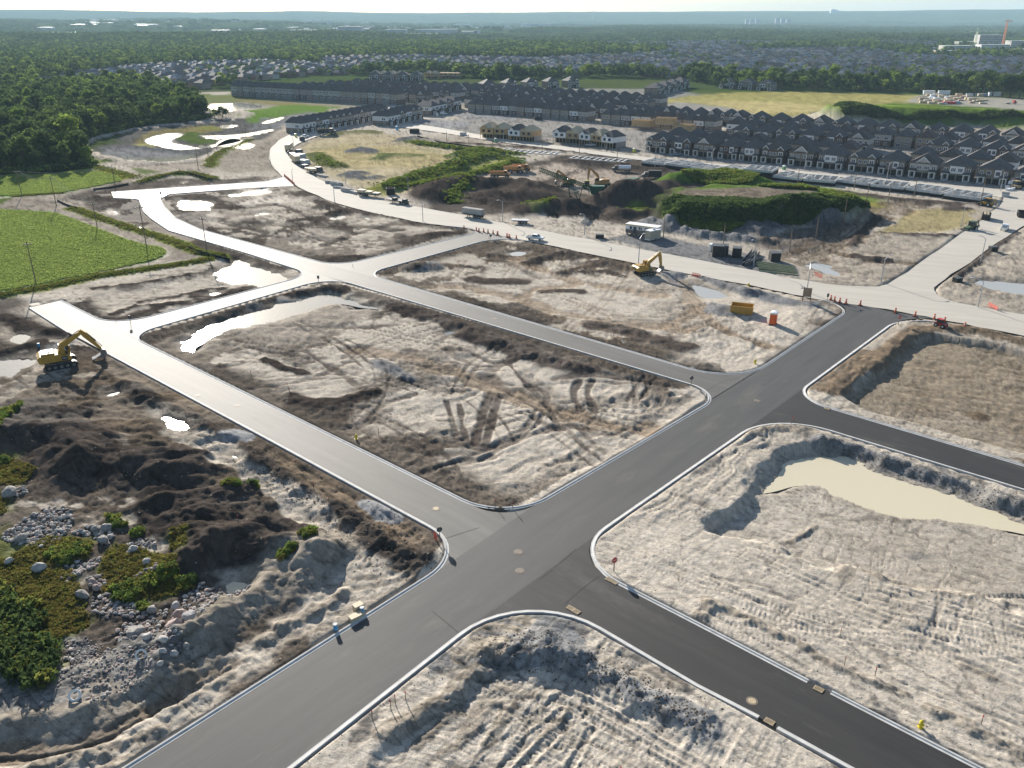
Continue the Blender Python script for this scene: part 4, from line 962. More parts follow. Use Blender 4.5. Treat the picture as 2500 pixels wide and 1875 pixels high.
def ground_mat():
 m=bpy.data.materials.new('earth')
 m.use_nodes=True
 nt=m.node_tree
 L=nt.links.new
 b=nt.nodes['Principled BSDF']
 at=nd(nt,'ShaderNodeAttribute',attribute_name='soil')
 dm=nd(nt,'ShaderNodeAttribute',attribute_name='damp')
 tf=nd(nt,'ShaderNodeAttribute',attribute_name='turf')
 tc=nd(nt,'ShaderNodeTexCoord')
 def noise(scale,det=6,rough=.6):
  n=nd(nt,'ShaderNodeTexNoise')
  n.inputs['Scale'].default_value=scale
  n.inputs['Detail'].default_value=det
  n.inputs['Roughness'].default_value=rough
  L(tc.outputs['Object'],n.inputs['Vector'])
  return n.outputs['Fac']
 def rng_(v,a,c,lo,hi):
  r=nd(nt,'ShaderNodeMapRange')
  for k,q in zip(('From Min','From Max','To Min','To Max'),(a,c,lo,hi)):
   r.inputs[k].default_value=q
  L(v,r.inputs['Value'])
  return r.outputs[0]
 def math_(op,u,v):
  n=nd(nt,'ShaderNodeMath',operation=op)
  for k,q in enumerate((u,v)):
   if isinstance(q,(int,float)):
    n.inputs[k].default_value=q
   else:
    L(q,n.inputs[k])
  return n.outputs[0]
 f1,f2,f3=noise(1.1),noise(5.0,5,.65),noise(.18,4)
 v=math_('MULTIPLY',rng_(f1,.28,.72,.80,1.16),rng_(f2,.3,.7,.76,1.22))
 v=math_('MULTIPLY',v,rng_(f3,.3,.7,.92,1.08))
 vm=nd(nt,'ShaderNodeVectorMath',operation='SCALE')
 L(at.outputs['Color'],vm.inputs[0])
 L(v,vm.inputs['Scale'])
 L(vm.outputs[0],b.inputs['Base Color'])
 L(dm.outputs['Fac'],b.inputs['Roughness'])
 L(rng_(dm.outputs['Fac'],.35,.85,.10,0.0),b.inputs['Specular IOR Level'])
 h=math_('ADD',math_('MULTIPLY',noise(.9,8,.62),.55),math_('MULTIPLY',noise(4.5,6,.7),.16))
 h=math_('ADD',h,math_('MULTIPLY',math_('MULTIPLY',noise(1.6,4,.7),tf.outputs['Fac']),1.2))
 bp=nd(nt,'ShaderNodeBump')
 bp.inputs['Strength'].default_value=1
 bp.inputs['Distance'].default_value=.28
 L(h,bp.inputs['Height'])
 L(bp.outputs[0],b.inputs['Normal'])
 return m
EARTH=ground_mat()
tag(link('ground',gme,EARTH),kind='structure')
mb=MB()
aa=np.linspace(AZ1,AZ0+2*math.pi,60)
for r0,r1 in((0.0,38.0),):
 pass
rs=[1,200,1000,4000,17000]
for a0,a1 in zip(aa,aa[1:]):
 for r0,r1 in zip(rs,rs[1:]):
  mb.face([(r0*math.sin(a0),r0*math.cos(a0),-.2),(r0*math.sin(a1),r0*math.cos(a1),-.2),(r1*math.sin(a1),r1*math.cos(a1),-.2),(r1*math.sin(a0),r1*math.cos(a0),-.2)])
for a0,a1 in zip(np.linspace(AZ0,AZ1,30),np.linspace(AZ0,AZ1,30)[1:]):
 mb.face([(1*math.sin(a0),math.cos(a0),-.2),(1*math.sin(a1),math.cos(a1),-.2),(38*math.sin(a1),38*math.cos(a1),-.2),(38*math.sin(a0),38*math.cos(a0),-.2)])
tag(mb.build('ground',M('bare_earth',(.3,.26,.2),.9,.3,.25,.05)),kind='structure')
def sheet(name,poly,z,m):
 """Flat sheet from an outline, triangulated."""
 co=[Vector(p)for p in poly]
 r=delaunay_2d_cdt(co,[],[list(range(len(co)))],1,1e-5)
 me=bpy.data.meshes.new(name)
 me.from_pydata([(v.x,v.y,z)for v in r[0]],[],[list(f)for f in r[2]])
 bm=bmesh.new()
 bm.from_mesh(me)
 for f in bm.faces:
  f.normal_update()
  if f.normal.z<0:
   f.normal_flip()
 bm.to_mesh(me)
 bm.free()
 return link(name,me,m)
def asphalt(name,c0,c1,ang,dust=.35,rough=.68):
 m=bpy.data.materials.new(name)
 m.use_nodes=True
 nt=m.node_tree
 L=nt.links.new
 b=nt.nodes['Principled BSDF']
 tc=nd(nt,'ShaderNodeTexCoord')
 def noise(scale,stretch=None,det=5,rgh=.6):
  n=nd(nt,'ShaderNodeTexNoise')
  n.inputs['Scale'].default_value=scale
  n.inputs['Detail'].default_value=det
  n.inputs['Roughness'].default_value=rgh
  if stretch:
   mp=nd(nt,'ShaderNodeMapping',vector_type='TEXTURE')
   mp.inputs['Rotation'].default_value=(0,0,ang)
   mp.inputs['Scale'].default_value=(stretch,1,1)
   L(tc.outputs['Object'],mp.inputs[0])
   L(mp.outputs[0],n.inputs['Vector'])
  else:
   L(tc.outputs['Object'],n.inputs['Vector'])
  return n.outputs['Fac']
 a,c,d=noise(.9,22),noise(.25,4),noise(9)
 s=nd(nt,'ShaderNodeMath',operation='ADD')
 L(a,s.inputs[0])
 L(c,s.inputs[1])
 s2=nd(nt,'ShaderNodeMath',operation='MULTIPLY_ADD')
 L(d,s2.inputs[0])
 s2.inputs[1].default_value=.35
 L(s.outputs[0],s2.inputs[2])
 r=nd(nt,'ShaderNodeMapRange')
 r.inputs['From Min'].default_value=.8
 r.inputs['From Max'].default_value=1.55
 L(s2.outputs[0],r.inputs['Value'])
 mx=nd(nt,'ShaderNodeMix',data_type='RGBA')
 mx.inputs['A'].default_value=(*c0,1)
 mx.inputs['B'].default_value=(*c1,1)
 L(r.outputs[0],mx.inputs['Factor'])
 dr=nd(nt,'ShaderNodeMapRange')
 for k,q in zip(('From Min','From Max','To Min','To Max'),(.56,.78,0,dust)):
  dr.inputs[k].default_value=q
 L(noise(.16,3,7,.68),dr.inputs['Value'])
 m2=nd(nt,'ShaderNodeMix',data_type='RGBA')
 L(dr.outputs[0],m2.inputs['Factor'])
 L(mx.outputs['Result'],m2.inputs['A'])
 m2.inputs['B'].default_value=(.24,.215,.18,1)
 L(m2.outputs['Result'],b.inputs['Base Color'])
 b.inputs['Roughness'].default_value=rough
 b.inputs['Specular IOR Level'].default_value=.22
 bp=nd(nt,'ShaderNodeBump')
 bp.inputs['Distance'].default_value=.02
 L(noise(14,None,4),bp.inputs['Height'])
 L(bp.outputs[0],b.inputs['Normal'])
 return m
ASPH={'A':asphalt('asphalt_main',(.054,.054,.055),(.085,.083,.08),AD),'B':asphalt('asphalt_side',(.085,.083,.078),(.14,.135,.125),CD),'C':asphalt('asphalt_side_b',(.08,.078,.074),(.13,.125,.118),CD),'G':asphalt('asphalt_cross',(.1,.098,.092),(.15,.145,.135),AD),'H':asphalt('asphalt_cross_b',(.13,.125,.115),(.18,.17,.155),AD),'D':asphalt('asphalt_new',(.024,.024,.025),(.046,.044,.042),CD),'E':asphalt('asphalt_new_b',(.024,.024,.025),(.042,.041,.04),CD)}
SEAM=M('paving_joint',(.045,.044,.043),.8,.2,.3,1)
def strip(pts,w,z,m,name='paving_joint'):
 V,F=[],[]
 P=[Vector(p)for p in pts]
 for i,p in enumerate(P):
  t=(P[min(i+1,len(P)-1)]-P[max(i-1,0)]).normalized()
  nn=Vector((-t.y,t.x))*w/2
  V+=[(p.x+nn.x,p.y+nn.y,z),(p.x-nn.x,p.y-nn.y,z)]
 F=[(2*i+1,2*i+3,2*i+2,2*i)for i in range(len(P)-1)]
 return tag(MB().grid(V,F).build(name,m),kind='structure')
for z_,pts,w_ in(('1',[(1083,1316),(1170,1288)],.1),('L',[(1322,552),(1450,440),(1562,358)],.14),('J',[(642,1024),(700,960),(765,918)],.12),('I',[(1722,850),(1800,790),(1960,745)],.08),('L',[(430,600),(540,690),(615,752)],.08),('L',[(1150,390),(1240,320),(1400,180)],.12)):
 q=smooth_line(Z(z_,*pts),2)
 strip(q,w_,.0145,SEAM)
for k,(poly,z)in ROADS.items():
 tag(sheet('road',poly,z,ASPH[k]),kind='structure')
DUST=asphalt('dusty_road',(.38,.352,.305),(.50,.465,.405),R(-20),rough=.9)
for k,(poly,z)in PALE.items():
 q=[(px+.5*math.sin(i*1.7)*rng.random(),py+.5*math.cos(i*2.3)*rng.random())for i,(px,py)in enumerate(poly)]
 tag(sheet('road',q,z,DUST),kind='structure')
CONC=M('concrete',(.47,.465,.45),.8,.3,.12,.8,.01,6)
def kerb(pts,closed):
 prof=[(-.28,.016),(-.05,.022),(.08,.12),(.27,.13),(.31,-.4)]
 V,F=[],[]
 n=len(pts)
 P=[Vector(p)for p in pts]
 side=1
 cen=sum(P,Vector((0,0)))/n
 rows=[]
 for i in range(n):
  a=P[i-1]if i or closed else P[i]
  b=P[(i+1)%n]if i<n-1 or closed else P[i]
  t=(b-a).normalized()
  nn=Vector((-t.y,t.x))
  rows.append((P[i],nn))
 m=n//2
 t0=Vector(rows[m][0])+rows[m][1]*.8
 pa=np.array([t0.x]),np.array([t0.y])
 ins=any(inside(*pa,ROADS[k][0])[0]for k in ROADS)
 side=-1 if ins else 1
 for p,nn in rows:
  for o,z in prof:
   q=p+nn*o*side
   V.append((q.x,q.y,z))
 k=len(prof)
 for i in range(n if closed else n-1):
  j=(i+1)%n
  for c in range(k-1):
   F.append((i*k+c,j*k+c,j*k+c+1,i*k+c+1))
 mb=MB()
 mb.grid(V,F)
 if not closed:
  mb.grid(V[:k]+[(V[0][0],V[0][1],-.4)],[tuple(range(k+1))])
  mb.grid(V[-k:]+[(V[-k][0],V[-k][1],-.4)],[tuple(range(k+1))])
 tag(mb.build('kerb',CONC),kind='structure')
for i,k in enumerate(KERB_W):
 kerb(k,i==6)
def water(name,col,rough,ripple,bs,ior=1.8):
 m=bpy.data.materials.new(name)
 m.use_nodes=True
 nt=m.node_tree
 b=nt.nodes['Principled BSDF']
 b.inputs['Base Color'].default_value=(*col,1)
 b.inputs['Roughness'].default_value=rough
 b.inputs['IOR'].default_value=ior
 tc=nd(nt,'ShaderNodeTexCoord')
 n=nd(nt,'ShaderNodeTexNoise')
 n.inputs['Scale'].default_value=bs
 n.inputs['Detail'].default_value=3
 nt.links.new(tc.outputs['Object'],n.inputs['Vector'])
 bp=nd(nt,'ShaderNodeBump')
 bp.inputs['Distance'].default_value=ripple
 nt.links.new(n.outputs['Fac'],bp.inputs['Height'])
 nt.links.new(bp.outputs[0],b.inputs['Normal'])
 return m
WAT={'water':water('puddle_water',(.06,.065,.06),.115,.02,1.2),'milk':water('silty_water',(.56,.50,.365),.25,.008,1.2,1.25),'dull':water('cloudy_water',(.36,.35,.32),.1,.01,1.2,1.33)}
for w,lvl,col,name in PONDS:
 p=np.array(w)
 c=p.mean(0)
 big=[tuple(c+(q-c)*(1+1.6/max(1.0,np.linalg.norm(q-c))))for q in p]
 tag(sheet(name,big,lvl,WAT[col]),kind='structure')
def leaf_mat(name,c0,c1,trans=.4,rough=.6):
 m=bpy.data.materials.new(name)
 m.use_nodes=True
 nt=m.node_tree
 L=nt.links.new
 nt.nodes.remove(nt.nodes['Principled BSDF'])
 out=[n for n in nt.nodes if n.type=='OUTPUT_MATERIAL'][0]
 oi=nd(nt,'ShaderNodeObjectInfo')
 at=nd(nt,'ShaderNodeAttribute',attribute_name='tint')
 tc=nd(nt,'ShaderNodeTexCoord')
 nz=nd(nt,'ShaderNodeTexNoise')
 nz.inputs['Scale'].default_value=.55
 nz.inputs['Detail'].default_value=3
 L(tc.outputs['Object'],nz.inputs['Vector'])
 a=nd(nt,'ShaderNodeMath',operation='ADD')
 L(at.outputs['Fac'],a.inputs[0])
 L(nz.outputs['Fac'],a.inputs[1])
 a2=nd(nt,'ShaderNodeMath',operation='ADD')
 L(a.outputs[0],a2.inputs[0])
 L(oi.outputs['Random'],a2.inputs[1])
 r=nd(nt,'ShaderNodeMapRange')
 r.inputs['From Min'].default_value=.6
 r.inputs['From Max'].default_value=2.1
 L(a2.outputs[0],r.inputs['Value'])
 mx=nd(nt,'ShaderNodeMix',data_type='RGBA')
 mx.inputs['A'].default_value=(*c0,1)
 mx.inputs['B'].default_value=(*c1,1)
 L(r.outputs[0],mx.inputs['Factor'])
 d=nd(nt,'ShaderNodeBsdfDiffuse')
 t=nd(nt,'ShaderNodeBsdfTranslucent')
 L(mx.outputs['Result'],d.inputs[0])
 L(mx.outputs['Result'],t.inputs[0])
 ms=nd(nt,'ShaderNodeMixShader')
 ms.inputs[0].default_value=trans
 L(d.outputs[0],ms.inputs[1])
 L(t.outputs[0],ms.inputs[2])
 L(ms.outputs[0],out.inputs['Surface'])
 return m
LEAF={'dark':leaf_mat('leaf_dark',(.032,.055,.023),(.075,.112,.038)),'mid':leaf_mat('leaf_mid',(.052,.088,.028),(.12,.165,.05)),'light':leaf_mat('leaf_light',(.11,.18,.03),(.22,.28,.06)),'far':leaf_mat('leaf_far',(.045,.078,.03),(.105,.15,.05),.35),'weed':leaf_mat('leaf_weed',(.075,.105,.02),(.2,.2,.05),.5),'dry':leaf_mat('leaf_dry',(.13,.11,.03),(.24,.2,.06),.4),'crop':leaf_mat('leaf_crop',(.24,.32,.07),(.33,.40,.12),.5)}
BARK=M('bark',(.09,.07,.05),.95,.2,.25,3)
def leaf_cloud(seed,lobes,n,size,jit=.35,flat=.0,name='crown'):
 """Leaf-sized quads spread over the shells of several lobes [(x, y, z, rx, rz)], uneven, with gaps."""
 g=np.random.default_rng(seed)
 w=np.array([l[3]**2 for l in lobes])
 k=g.choice(len(lobes),n,p=w/w.sum())
 L=np.array(lobes)[k]
 d=g.normal(size=(n,3))
 d/=np.linalg.norm(d,axis=1)[:,None]
 d[:,2]=np.where(d[:,2]<-.55,-d[:,2],d[:,2])
 r=(1-jit*g.random(n)**1.6)*(1+.12*g.normal(size=n))
 c=np.stack([L[:,0]+d[:,0]*r*L[:,3],L[:,1]+d[:,1]*r*L[:,3],L[:,2]+d[:,2]*r*L[:,4]],1)
 nn=d+.9*g.normal(size=(n,3))
 nn[:,2]+=flat
 nn/=np.linalg.norm(nn,axis=1)[:,None]
 u=np.cross(nn,g.normal(size=(n,3)))
 u/=np.linalg.norm(u,axis=1)[:,None]
 v=np.cross(nn,u)
 s=size*(.55+.9*g.random(n))[:,None]
 V=np.stack([c-u*s,c-v*s*.55,c+u*s,c+v*s*.55],1).reshape(-1,3)
 V+=.12*size*g.normal(size=V.shape)
 F=np.arange(4*n).reshape(n,4)
 me=np_mesh(name,V,F,False)
 at=me.attributes.new('tint','FLOAT','FACE')
 at.data.foreach_set('value',(g.random(n)*.6+.4*(c[:,2]-c[:,2].min())/max(.1,np.ptp(c[:,2]))*0+.2).astype(np.float32))
 return me
def make_lobes(seed,h,r,n=7,low=.3):
 g=random.Random(seed)
 o=[(0,0,h*.68,r*.75,h*.3)]
 for i in range(n):
  a,q=2*math.pi*i/n+g.uniform(-.4,.4),g.uniform(.35,.75)*r
  z=h*g.uniform(low+.12,.82)
  s=g.uniform(.32,.55)*r
  o.append((q*math.cos(a),q*math.sin(a),z,s,s*g.uniform(.7,1.0)))
 return o
def trunk_mesh(seed,h,r,name='trunk'):
 g=random.Random(seed)
 mb=MB()
 t=r*.07+.1
 mb.tube((0,0,-.4),(g.uniform(-.1,.1),g.uniform(-.1,.1),h*.4),t,t*.75,7)
 mb.tube((0,0,h*.38),(g.uniform(-.3,.3),g.uniform(-.3,.3),h*.8),t*.72,t*.25,6)
 for i in range(5):
  a=i*1.26+g.uniform(-.3,.3)
  z=h*g.uniform(.28,.55)
  mb.tube((0,0,z),(r*.6*math.cos(a),r*.6*math.sin(a),z+h*g.uniform(.14,.3)),t*.42,t*.12,5)
 return mb.mesh(name)
NTREE=6
CROWN=[leaf_cloud(100+i,make_lobes(100+i,13,(3.6,4.4,5.0,3.2,4.6,4.0)[i],8,(.12,.15,.2,.1,.2,.15)[i]),760,.60)for i in range(NTREE)]
TRUNK=[trunk_mesh(200+i,13,(3.6,4.4,5.0,3.2,4.6,4.0)[i])for i in range(NTREE)]
for i,(c,t)in enumerate(zip(CROWN,TRUNK)):
 c.materials.append(LEAF[('dark','mid','dark','mid','dark','light')[i]])
 t.materials.append(BARK)
FARCROWN=[leaf_cloud(300+i,make_lobes(300+i,12,4.4,5,.2),110,1.25)for i in range(4)]
CLUMP=[]
for i in range(3):
 g=random.Random(400+i)
 lob=[(g.uniform(-19,19),g.uniform(-19,19),g.uniform(5,9),g.uniform(4.5,7),g.uniform(4.5,6.5))for _ in range(12)]
 CLUMP.append(leaf_cloud(420+i,lob,260,2.3,.25))
BUSH=[leaf_cloud(500+i,[(0,0,.5,.8,.6),(.4,.2,.7,.5,.5),(-.3,.3,.6,.5,.45)],70,.22,.6)for i in range(3)]
TUFT=[leaf_cloud(520+i,[(0,0,.18,.42,.25),(.3,.1,.14,.3,.2)],34,.13,.8)for i in range(3)]
def gn_scatter(name,meshes,P,S,mats,rots=None,**kw):
 """One object that carries many copies of small meshes at points P with sizes S (n, 3)."""
 n=len(P)
 if not n:
  return None
 me=bpy.data.meshes.new(name)
 me.vertices.add(n)
 me.vertices.foreach_set('co',P.astype(np.float32).ravel())
 rot=np.zeros((n,3),np.float32)
 rot[:,2]=nrg.random(n)*6.283 if rots is None else rots
 for nm,arr in(('rot',rot),('scl',S)):
  a=me.attributes.new(nm,'FLOAT_VECTOR','POINT')
  a.data.foreach_set('vector',np.ascontiguousarray(arr,dtype=np.float32).ravel())
 a=me.attributes.new('pick','INT','POINT')
 a.data.foreach_set('value',nrg.integers(0,len(meshes),n).astype(np.int32))
 ng=bpy.data.node_groups.new(name,'GeometryNodeTree')
 ng.interface.new_socket('Geometry',in_out='INPUT',socket_type='NodeSocketGeometry')
 ng.interface.new_socket('Geometry',in_out='OUTPUT',socket_type='NodeSocketGeometry')
 N,L=ng.nodes.new,ng.links.new
 gi,go,ip,jn=N('NodeGroupInput'),N('NodeGroupOutput'),N('GeometryNodeInstanceOnPoints'),N('GeometryNodeJoinGeometry')
 for k,me0 in enumerate(meshes):
  c=me0.copy()
  if mats is not None:
   c.materials.clear()
   c.materials.append(mats[k%len(mats)])
  src=bpy.data.objects.new(name+'_source',c)
  ob=N('GeometryNodeObjectInfo')
  ob.inputs['Object'].default_value=src
  ob.inputs['As Instance'].default_value=True
  L(ob.outputs['Geometry'],jn.inputs[0])
 ip.inputs['Pick Instance'].default_value=True
 for nm,typ,sock in(('rot','FLOAT_VECTOR','Rotation'),('scl','FLOAT_VECTOR','Scale'),('pick','INT','Instance Index')):
  q=N('GeometryNodeInputNamedAttribute')
  q.data_type=typ
  q.inputs['Name'].default_value=nm
  L(q.outputs['Attribute'],ip.inputs[sock])
 L(gi.outputs[0],ip.inputs['Points'])
 L(jn.outputs[0],ip.inputs['Instance'])
 L(ip.outputs[0],go.inputs[0])
 o=link(name,me)
 o.modifiers.new('scatter','NODES').node_group=ng
 return tag(o,kind='stuff',**kw)
def pts_in(polys,n,dens=None,seed=0):
 """Random ground points inside polygons, spread evenly."""
 out=[]
 tot=0
 A=[]
 for p in polys:
  q=np.array(p)
  xx,yy=q[:,0],q[:,1]
  A.append(abs(np.dot(xx,np.roll(yy,-1))-np.dot(yy,np.roll(xx,-1)))/2)
 for p,a in zip(polys,A):
  k=max(1,int(n*a/sum(A)))
  q=np.array(p)
  lo,hi=q.min(0),q.max(0)
  box=np.prod(hi-lo)
  c=lo+nrg.random((int(k*box/max(a,1)*1.1)+8,2))*(hi-lo)
  c=c[inside(c[:,0],c[:,1],p)][:k]
  out.append(c)
 return np.concatenate(out)
def along(pts,w,n):
 p=np.array(smooth_line(pts,2))
 L=np.concatenate([[0],np.cumsum(np.linalg.norm(np.diff(p,axis=0),axis=1))])
 t=nrg.random(n)*L[-1]
 c=np.stack([np.interp(t,L,p[:,0]),np.interp(t,L,p[:,1])],1)
 return c+nrg.normal(size=(n,2))*w*.42
COV={}
def cover(name,meshes,C,s0,s1,mats,zs=1.0,sink=.05):
 """Queue ground cover; flush_cover() makes one object of each kind."""
 s=s0+(s1-s0)*nrg.random(len(C))
 P=np.stack([C[:,0],C[:,1],zat_v(C[:,0],C[:,1])-sink*s],1)
 COV.setdefault((name,tuple(m.name for m in mats)),[meshes,mats,[],[]])
 q=COV[(name,tuple(m.name for m in mats))]
 q[2].append(P)
 q[3].append(np.stack([s,s,s*zs],1))
def flush_cover():
 for(name,_),(meshes,mats,P,S)in COV.items():
  gn_scatter(name,meshes,np.concatenate(P),np.concatenate(S),mats)
 COV.clear()
FIELD1=Z('A',(-60,892),(0,886),(200,896),(450,916),(600,965),(800,1045),(1000,1125),(1210,1185),(1330,1206),(1375,1240),(1335,1284),(1200,1324),(900,1394),(500,1474),(200,1534),(-60,1580))
FIELD2=Z('A',(-60,630),(0,620),(120,592),(400,602),(600,572),(720,555),(970,612),(1000,655),(760,698),(500,748),(200,762),(-60,780))
cover('crop',TUFT,pts_in([FIELD1,FIELD2],26000),.9,1.6,[LEAF['crop']],.7)
W_=lambda z,*p:Z(z,*p)
weedy=[Z('P',(-100,-400),(300,-300),(700,-60),(720,130),(580,420),(520,650),(400,900),(280,780),(0,540),(-100,420)),Z('F',(0,40),(120,80),(320,170),(200,270),(0,300)),Z('F',(100,880),(420,720),(780,760),(760,900),(500,1000),(250,960),(80,1100)),Z('F',(960,780),(1300,860),(1500,950),(1480,1060),(1620,1120),(1500,1220),(1100,1280),(900,1260),(830,1050),(880,880)),Z('F',(1450,720),(1600,720),(1580,900),(1440,860)),Z('F',(100,1000),(600,1000),(720,1250),(760,1500),(500,1600),(150,1300)),Z('F',(0,350),(70,400),(60,520),(0,560))]
cover('weeds',TUFT,pts_in(weedy,7000),.25,.8,[LEAF['weed'],LEAF['dry'],LEAF['dry']],1.1)
c_=np.concatenate([along(Z('P',(-60,40),(80,260),(200,560),(300,740),(400,860)),2.6,260),along(Z('P',(-100,260),(-20,480),(180,660)),3,200)])
cover('undergrowth',BUSH,c_,.5,1.5,[LEAF['mid'],LEAF['dark'],LEAF['weed']],1.2)
patches=[('F',[(380,900),(560,780),(780,800),(720,900),(520,980)],150),('F',[(950,1180),(1150,1130),(1480,1010),(1500,1080),(1240,1180),(1100,1290),(980,1260)],190),('F',[(1500,1120),(1640,1080),(1640,1160),(1520,1190)],40),('F',[(900,560),(1000,560),(1080,640),(960,660)],50),('F',[(1110,690),(1200,650),(1200,720),(1120,740)],30),('F',[(1150,1300),(1240,1270),(1230,1350),(1170,1370)],20),('F',[(1850,320),(1960,300),(2040,350),(1960,350)],40),('F',[(2120,320),(2180,310),(2190,345)],14),('G',[(800,800),(940,770),(960,850),(860,860)],50),('G',[(620,970),(780,880),(800,900),(700,960),(650,1010)],40),('E',[(-60,1400),(80,1260),(200,1190),(170,1260),(60,1380),(0,1480)],130),('E',[(0,1620),(60,1610),(90,1659),(0,1680)],20)]
for z,p,n in patches:
 cover('weeds',BUSH,pts_in([Z(z,*p)],int(n*.75)),.3,.75,[LEAF['light'],LEAF['weed'],LEAF['mid']],1.1)
 cover('weeds',TUFT,pts_in([Z(z,*p)],n),.5,1.2,[LEAF['weed'],LEAF['light'],LEAF['dry']],1.2)
for z,p,w,n,s in(('A',[(-100,1630),(0,1600),(400,1530),(800,1440),(1300,1370),(1720,1300)],4.5,1500,1.2),('A',[(600,880),(750,930),(900,980),(1020,1020),(1200,1080),(1400,1140),(1560,1210),(1700,1260),(1840,1275)],4.5,1300,1.3),('A',[(1160,660),(1350,610),(1500,590),(1620,600),(1760,645)],5,500,1.6),('A',[(1720,540),(1770,440),(1900,370),(1980,340),(2070,300)],6,600,1.4),('A',[(740,530),(900,560),(1120,625)],10,500,1.2),('A',[(100,780),(400,755),(520,750)],3,200,1.2),('B',[(1380,400),(1500,420),(1650,440),(1900,470),(2250,500)],5,900,1.5),('B',[(1160,790),(1400,770),(1600,720),(1800,680),(2000,640),(2250,580)],4.5,1300,1.4),('B',[(1200,760),(1300,740),(1450,690),(1600,660),(1740,620)],9,700,1.3),('B',[(1780,520),(1900,490),(2050,500),(2200,560)],10,500,1.3),('B',[(1730,600),(1800,580),(1900,540),(1970,530)],10,400,1.3),('B',[(600,530),(700,590),(780,600)],6,160,1.2),('B',[(1705,900),(1740,820),(1850,745)],4,220,1.4),('C',[(330,940),(400,920),(470,960)],6,120,1.4),('C',[(1120,960),(1230,950),(1320,965)],4,120,1.0)):
 cover('weeds',BUSH if z!='A' else TUFT,along(Z(z,*p),w*(1.0 if z!='A' else .5),int(n*(.7 if z!='A' else 1.6))),.42*s*(1 if z=='A' else .8),1.0*s*(1 if z=='A' else .8),[LEAF['light'],LEAF['weed'],LEAF['dry']if z=='A' else LEAF['light']],.9)
CZ=lambda a,b,zz:G(1200+a*.2953,230+b*.2953,zz)
front=[CZ(1410,1010,0),(CZ(1450,930,3.5)),CZ(1540,875,5.6),CZ(1800,876,5.6),CZ(2201,888,5.6),CZ(2480,893,5.6),CZ(2760,872,5.6),CZ(2960,885,5),CZ(3080,900,5),CZ(3140,960,1),CZ(3000,1010,0),CZ(2700,1070,0),CZ(2450,1110,0),CZ(2201,1110,0),CZ(1900,1105,0),CZ(1600,1110,0),CZ(1440,1080,0)]
cover('bushes',BUSH,pts_in([front],3000),.5,1.8,[LEAF['mid'],LEAF['dark'],LEAF['mid']],1.0)
cover('bushes',BUSH,pts_in([Z('C',(1440,1060),(1600,1060),(1800,1100),(2100,1110),(1900,1150),(1600,1120)),Z('C',(1560,720),(1660,680),(1850,670),(2050,680),(2201,735),(2160,760),(1800,745)),[CZ(a,b,5.5)for a,b in((2200,760),(2500,745),(2900,800),(3080,870),(3000,880),(2780,855),(2700,795),(2300,775))]],2600),.6,1.5,[LEAF['light'],LEAF['weed'],LEAF['light']],.9)
cover('bushes',BUSH,pts_in([[G(1650+a*.38427,b*.38427,zz)for a,b,zz in((1000,730,1),(1080,705,7),(1300,694,9),(1600,694,9),(2000,702,9),(2300,730,9),(2500,790,4),(2212,815,0),(1900,792,0),(1500,785,0),(1200,770,0))]],2600),1.6,3.6,[LEAF['dark'],LEAF['mid'],LEAF['mid']],.8)
0 and cover('bushes',BUSH,pts_in([Z('O',(850,715),(1050,685),(1400,662),(1800,672),(2212,705),(2212,715),(1800,690),(1400,680),(1050,705))],900),1.2,2.4,[LEAF['light']],.7)
cover('bushes',BUSH,pts_in([Z('N',(830,495),(1000,480),(1250,495),(1350,515),(1000,505))],600),2.0,4.5,[LEAF['mid'],LEAF['dark']],.8)
def PX(z,*pts):
 x0,y0,s=ZM_[z]
 return[(x0+a*s,y0+b*s)for a,b in pts]
def proj(x,y,z=0.0):
 dz=z-CAM_H
 w=y*CP-dz*SP
 return 1250+2030*x/w,937.5+2030*(-y*SP-dz*CP)/w
W1=PX('A',(-700,600),(0,598),(260,575),(500,560),(720,538),(735,510),(650,420),(610,360),(700,300),(900,250),(1200,185),(1720,130))+PX('M',(1300,700),(1270,665),(1170,625),(1040,600),(900,545),(480,555),(250,570),(0,520),(-400,520))
SUB=[PX('M',(90,535),(300,520),(480,490),(880,440),(1250,412),(1650,405),(2212,430),(2212,505),(1990,498),(1480,535),(1440,545),(1150,590),(1050,572),(900,535),(480,545),(250,560)),PX('N',(-50,385),(300,372),(700,375),(1300,385),(2300,340),(2300,500),(1700,470),(1580,490),(830,465),(600,440),(280,460),(-50,480)),PX('O',(-60,290),(300,300),(500,330),(1200,330),(1500,370),(2400,390),(2400,545),(1700,560),(1300,555),(700,530),(300,490),(-60,500)),PX('O',(-100,185),(300,200),(1200,235),(1150,300),(500,320),(-100,280)),PX('N',(900,240),(1300,235),(2300,200),(2300,330),(1500,300),(1000,290)),PX('O',(1250,240),(1700,235),(1600,330),(1300,320))]
IND=[PX('M',(230,195),(560,130),(1200,135),(2212,150),(2300,240),(1400,240),(560,243),(230,225)),PX('N',(-100,165),(500,150),(1450,150),(1450,200),(900,245),(-100,250)),PX('O',(1580,300),(1700,260),(2300,230),(2300,350),(1600,372))]
YLX=[-900,0,240,400,560,575,765,908,1030,1127,1184,1453,1650,1765,1919,2246,2500,3200]
YLY=[212,212,214,222,213,205,184,184,177,186,195,190,193,216,219,228,228,240]
def in_any(px,py,polys):
 r=np.zeros(px.shape,bool)
 for p in polys:
  r|=inside(px,py,p)
 return r
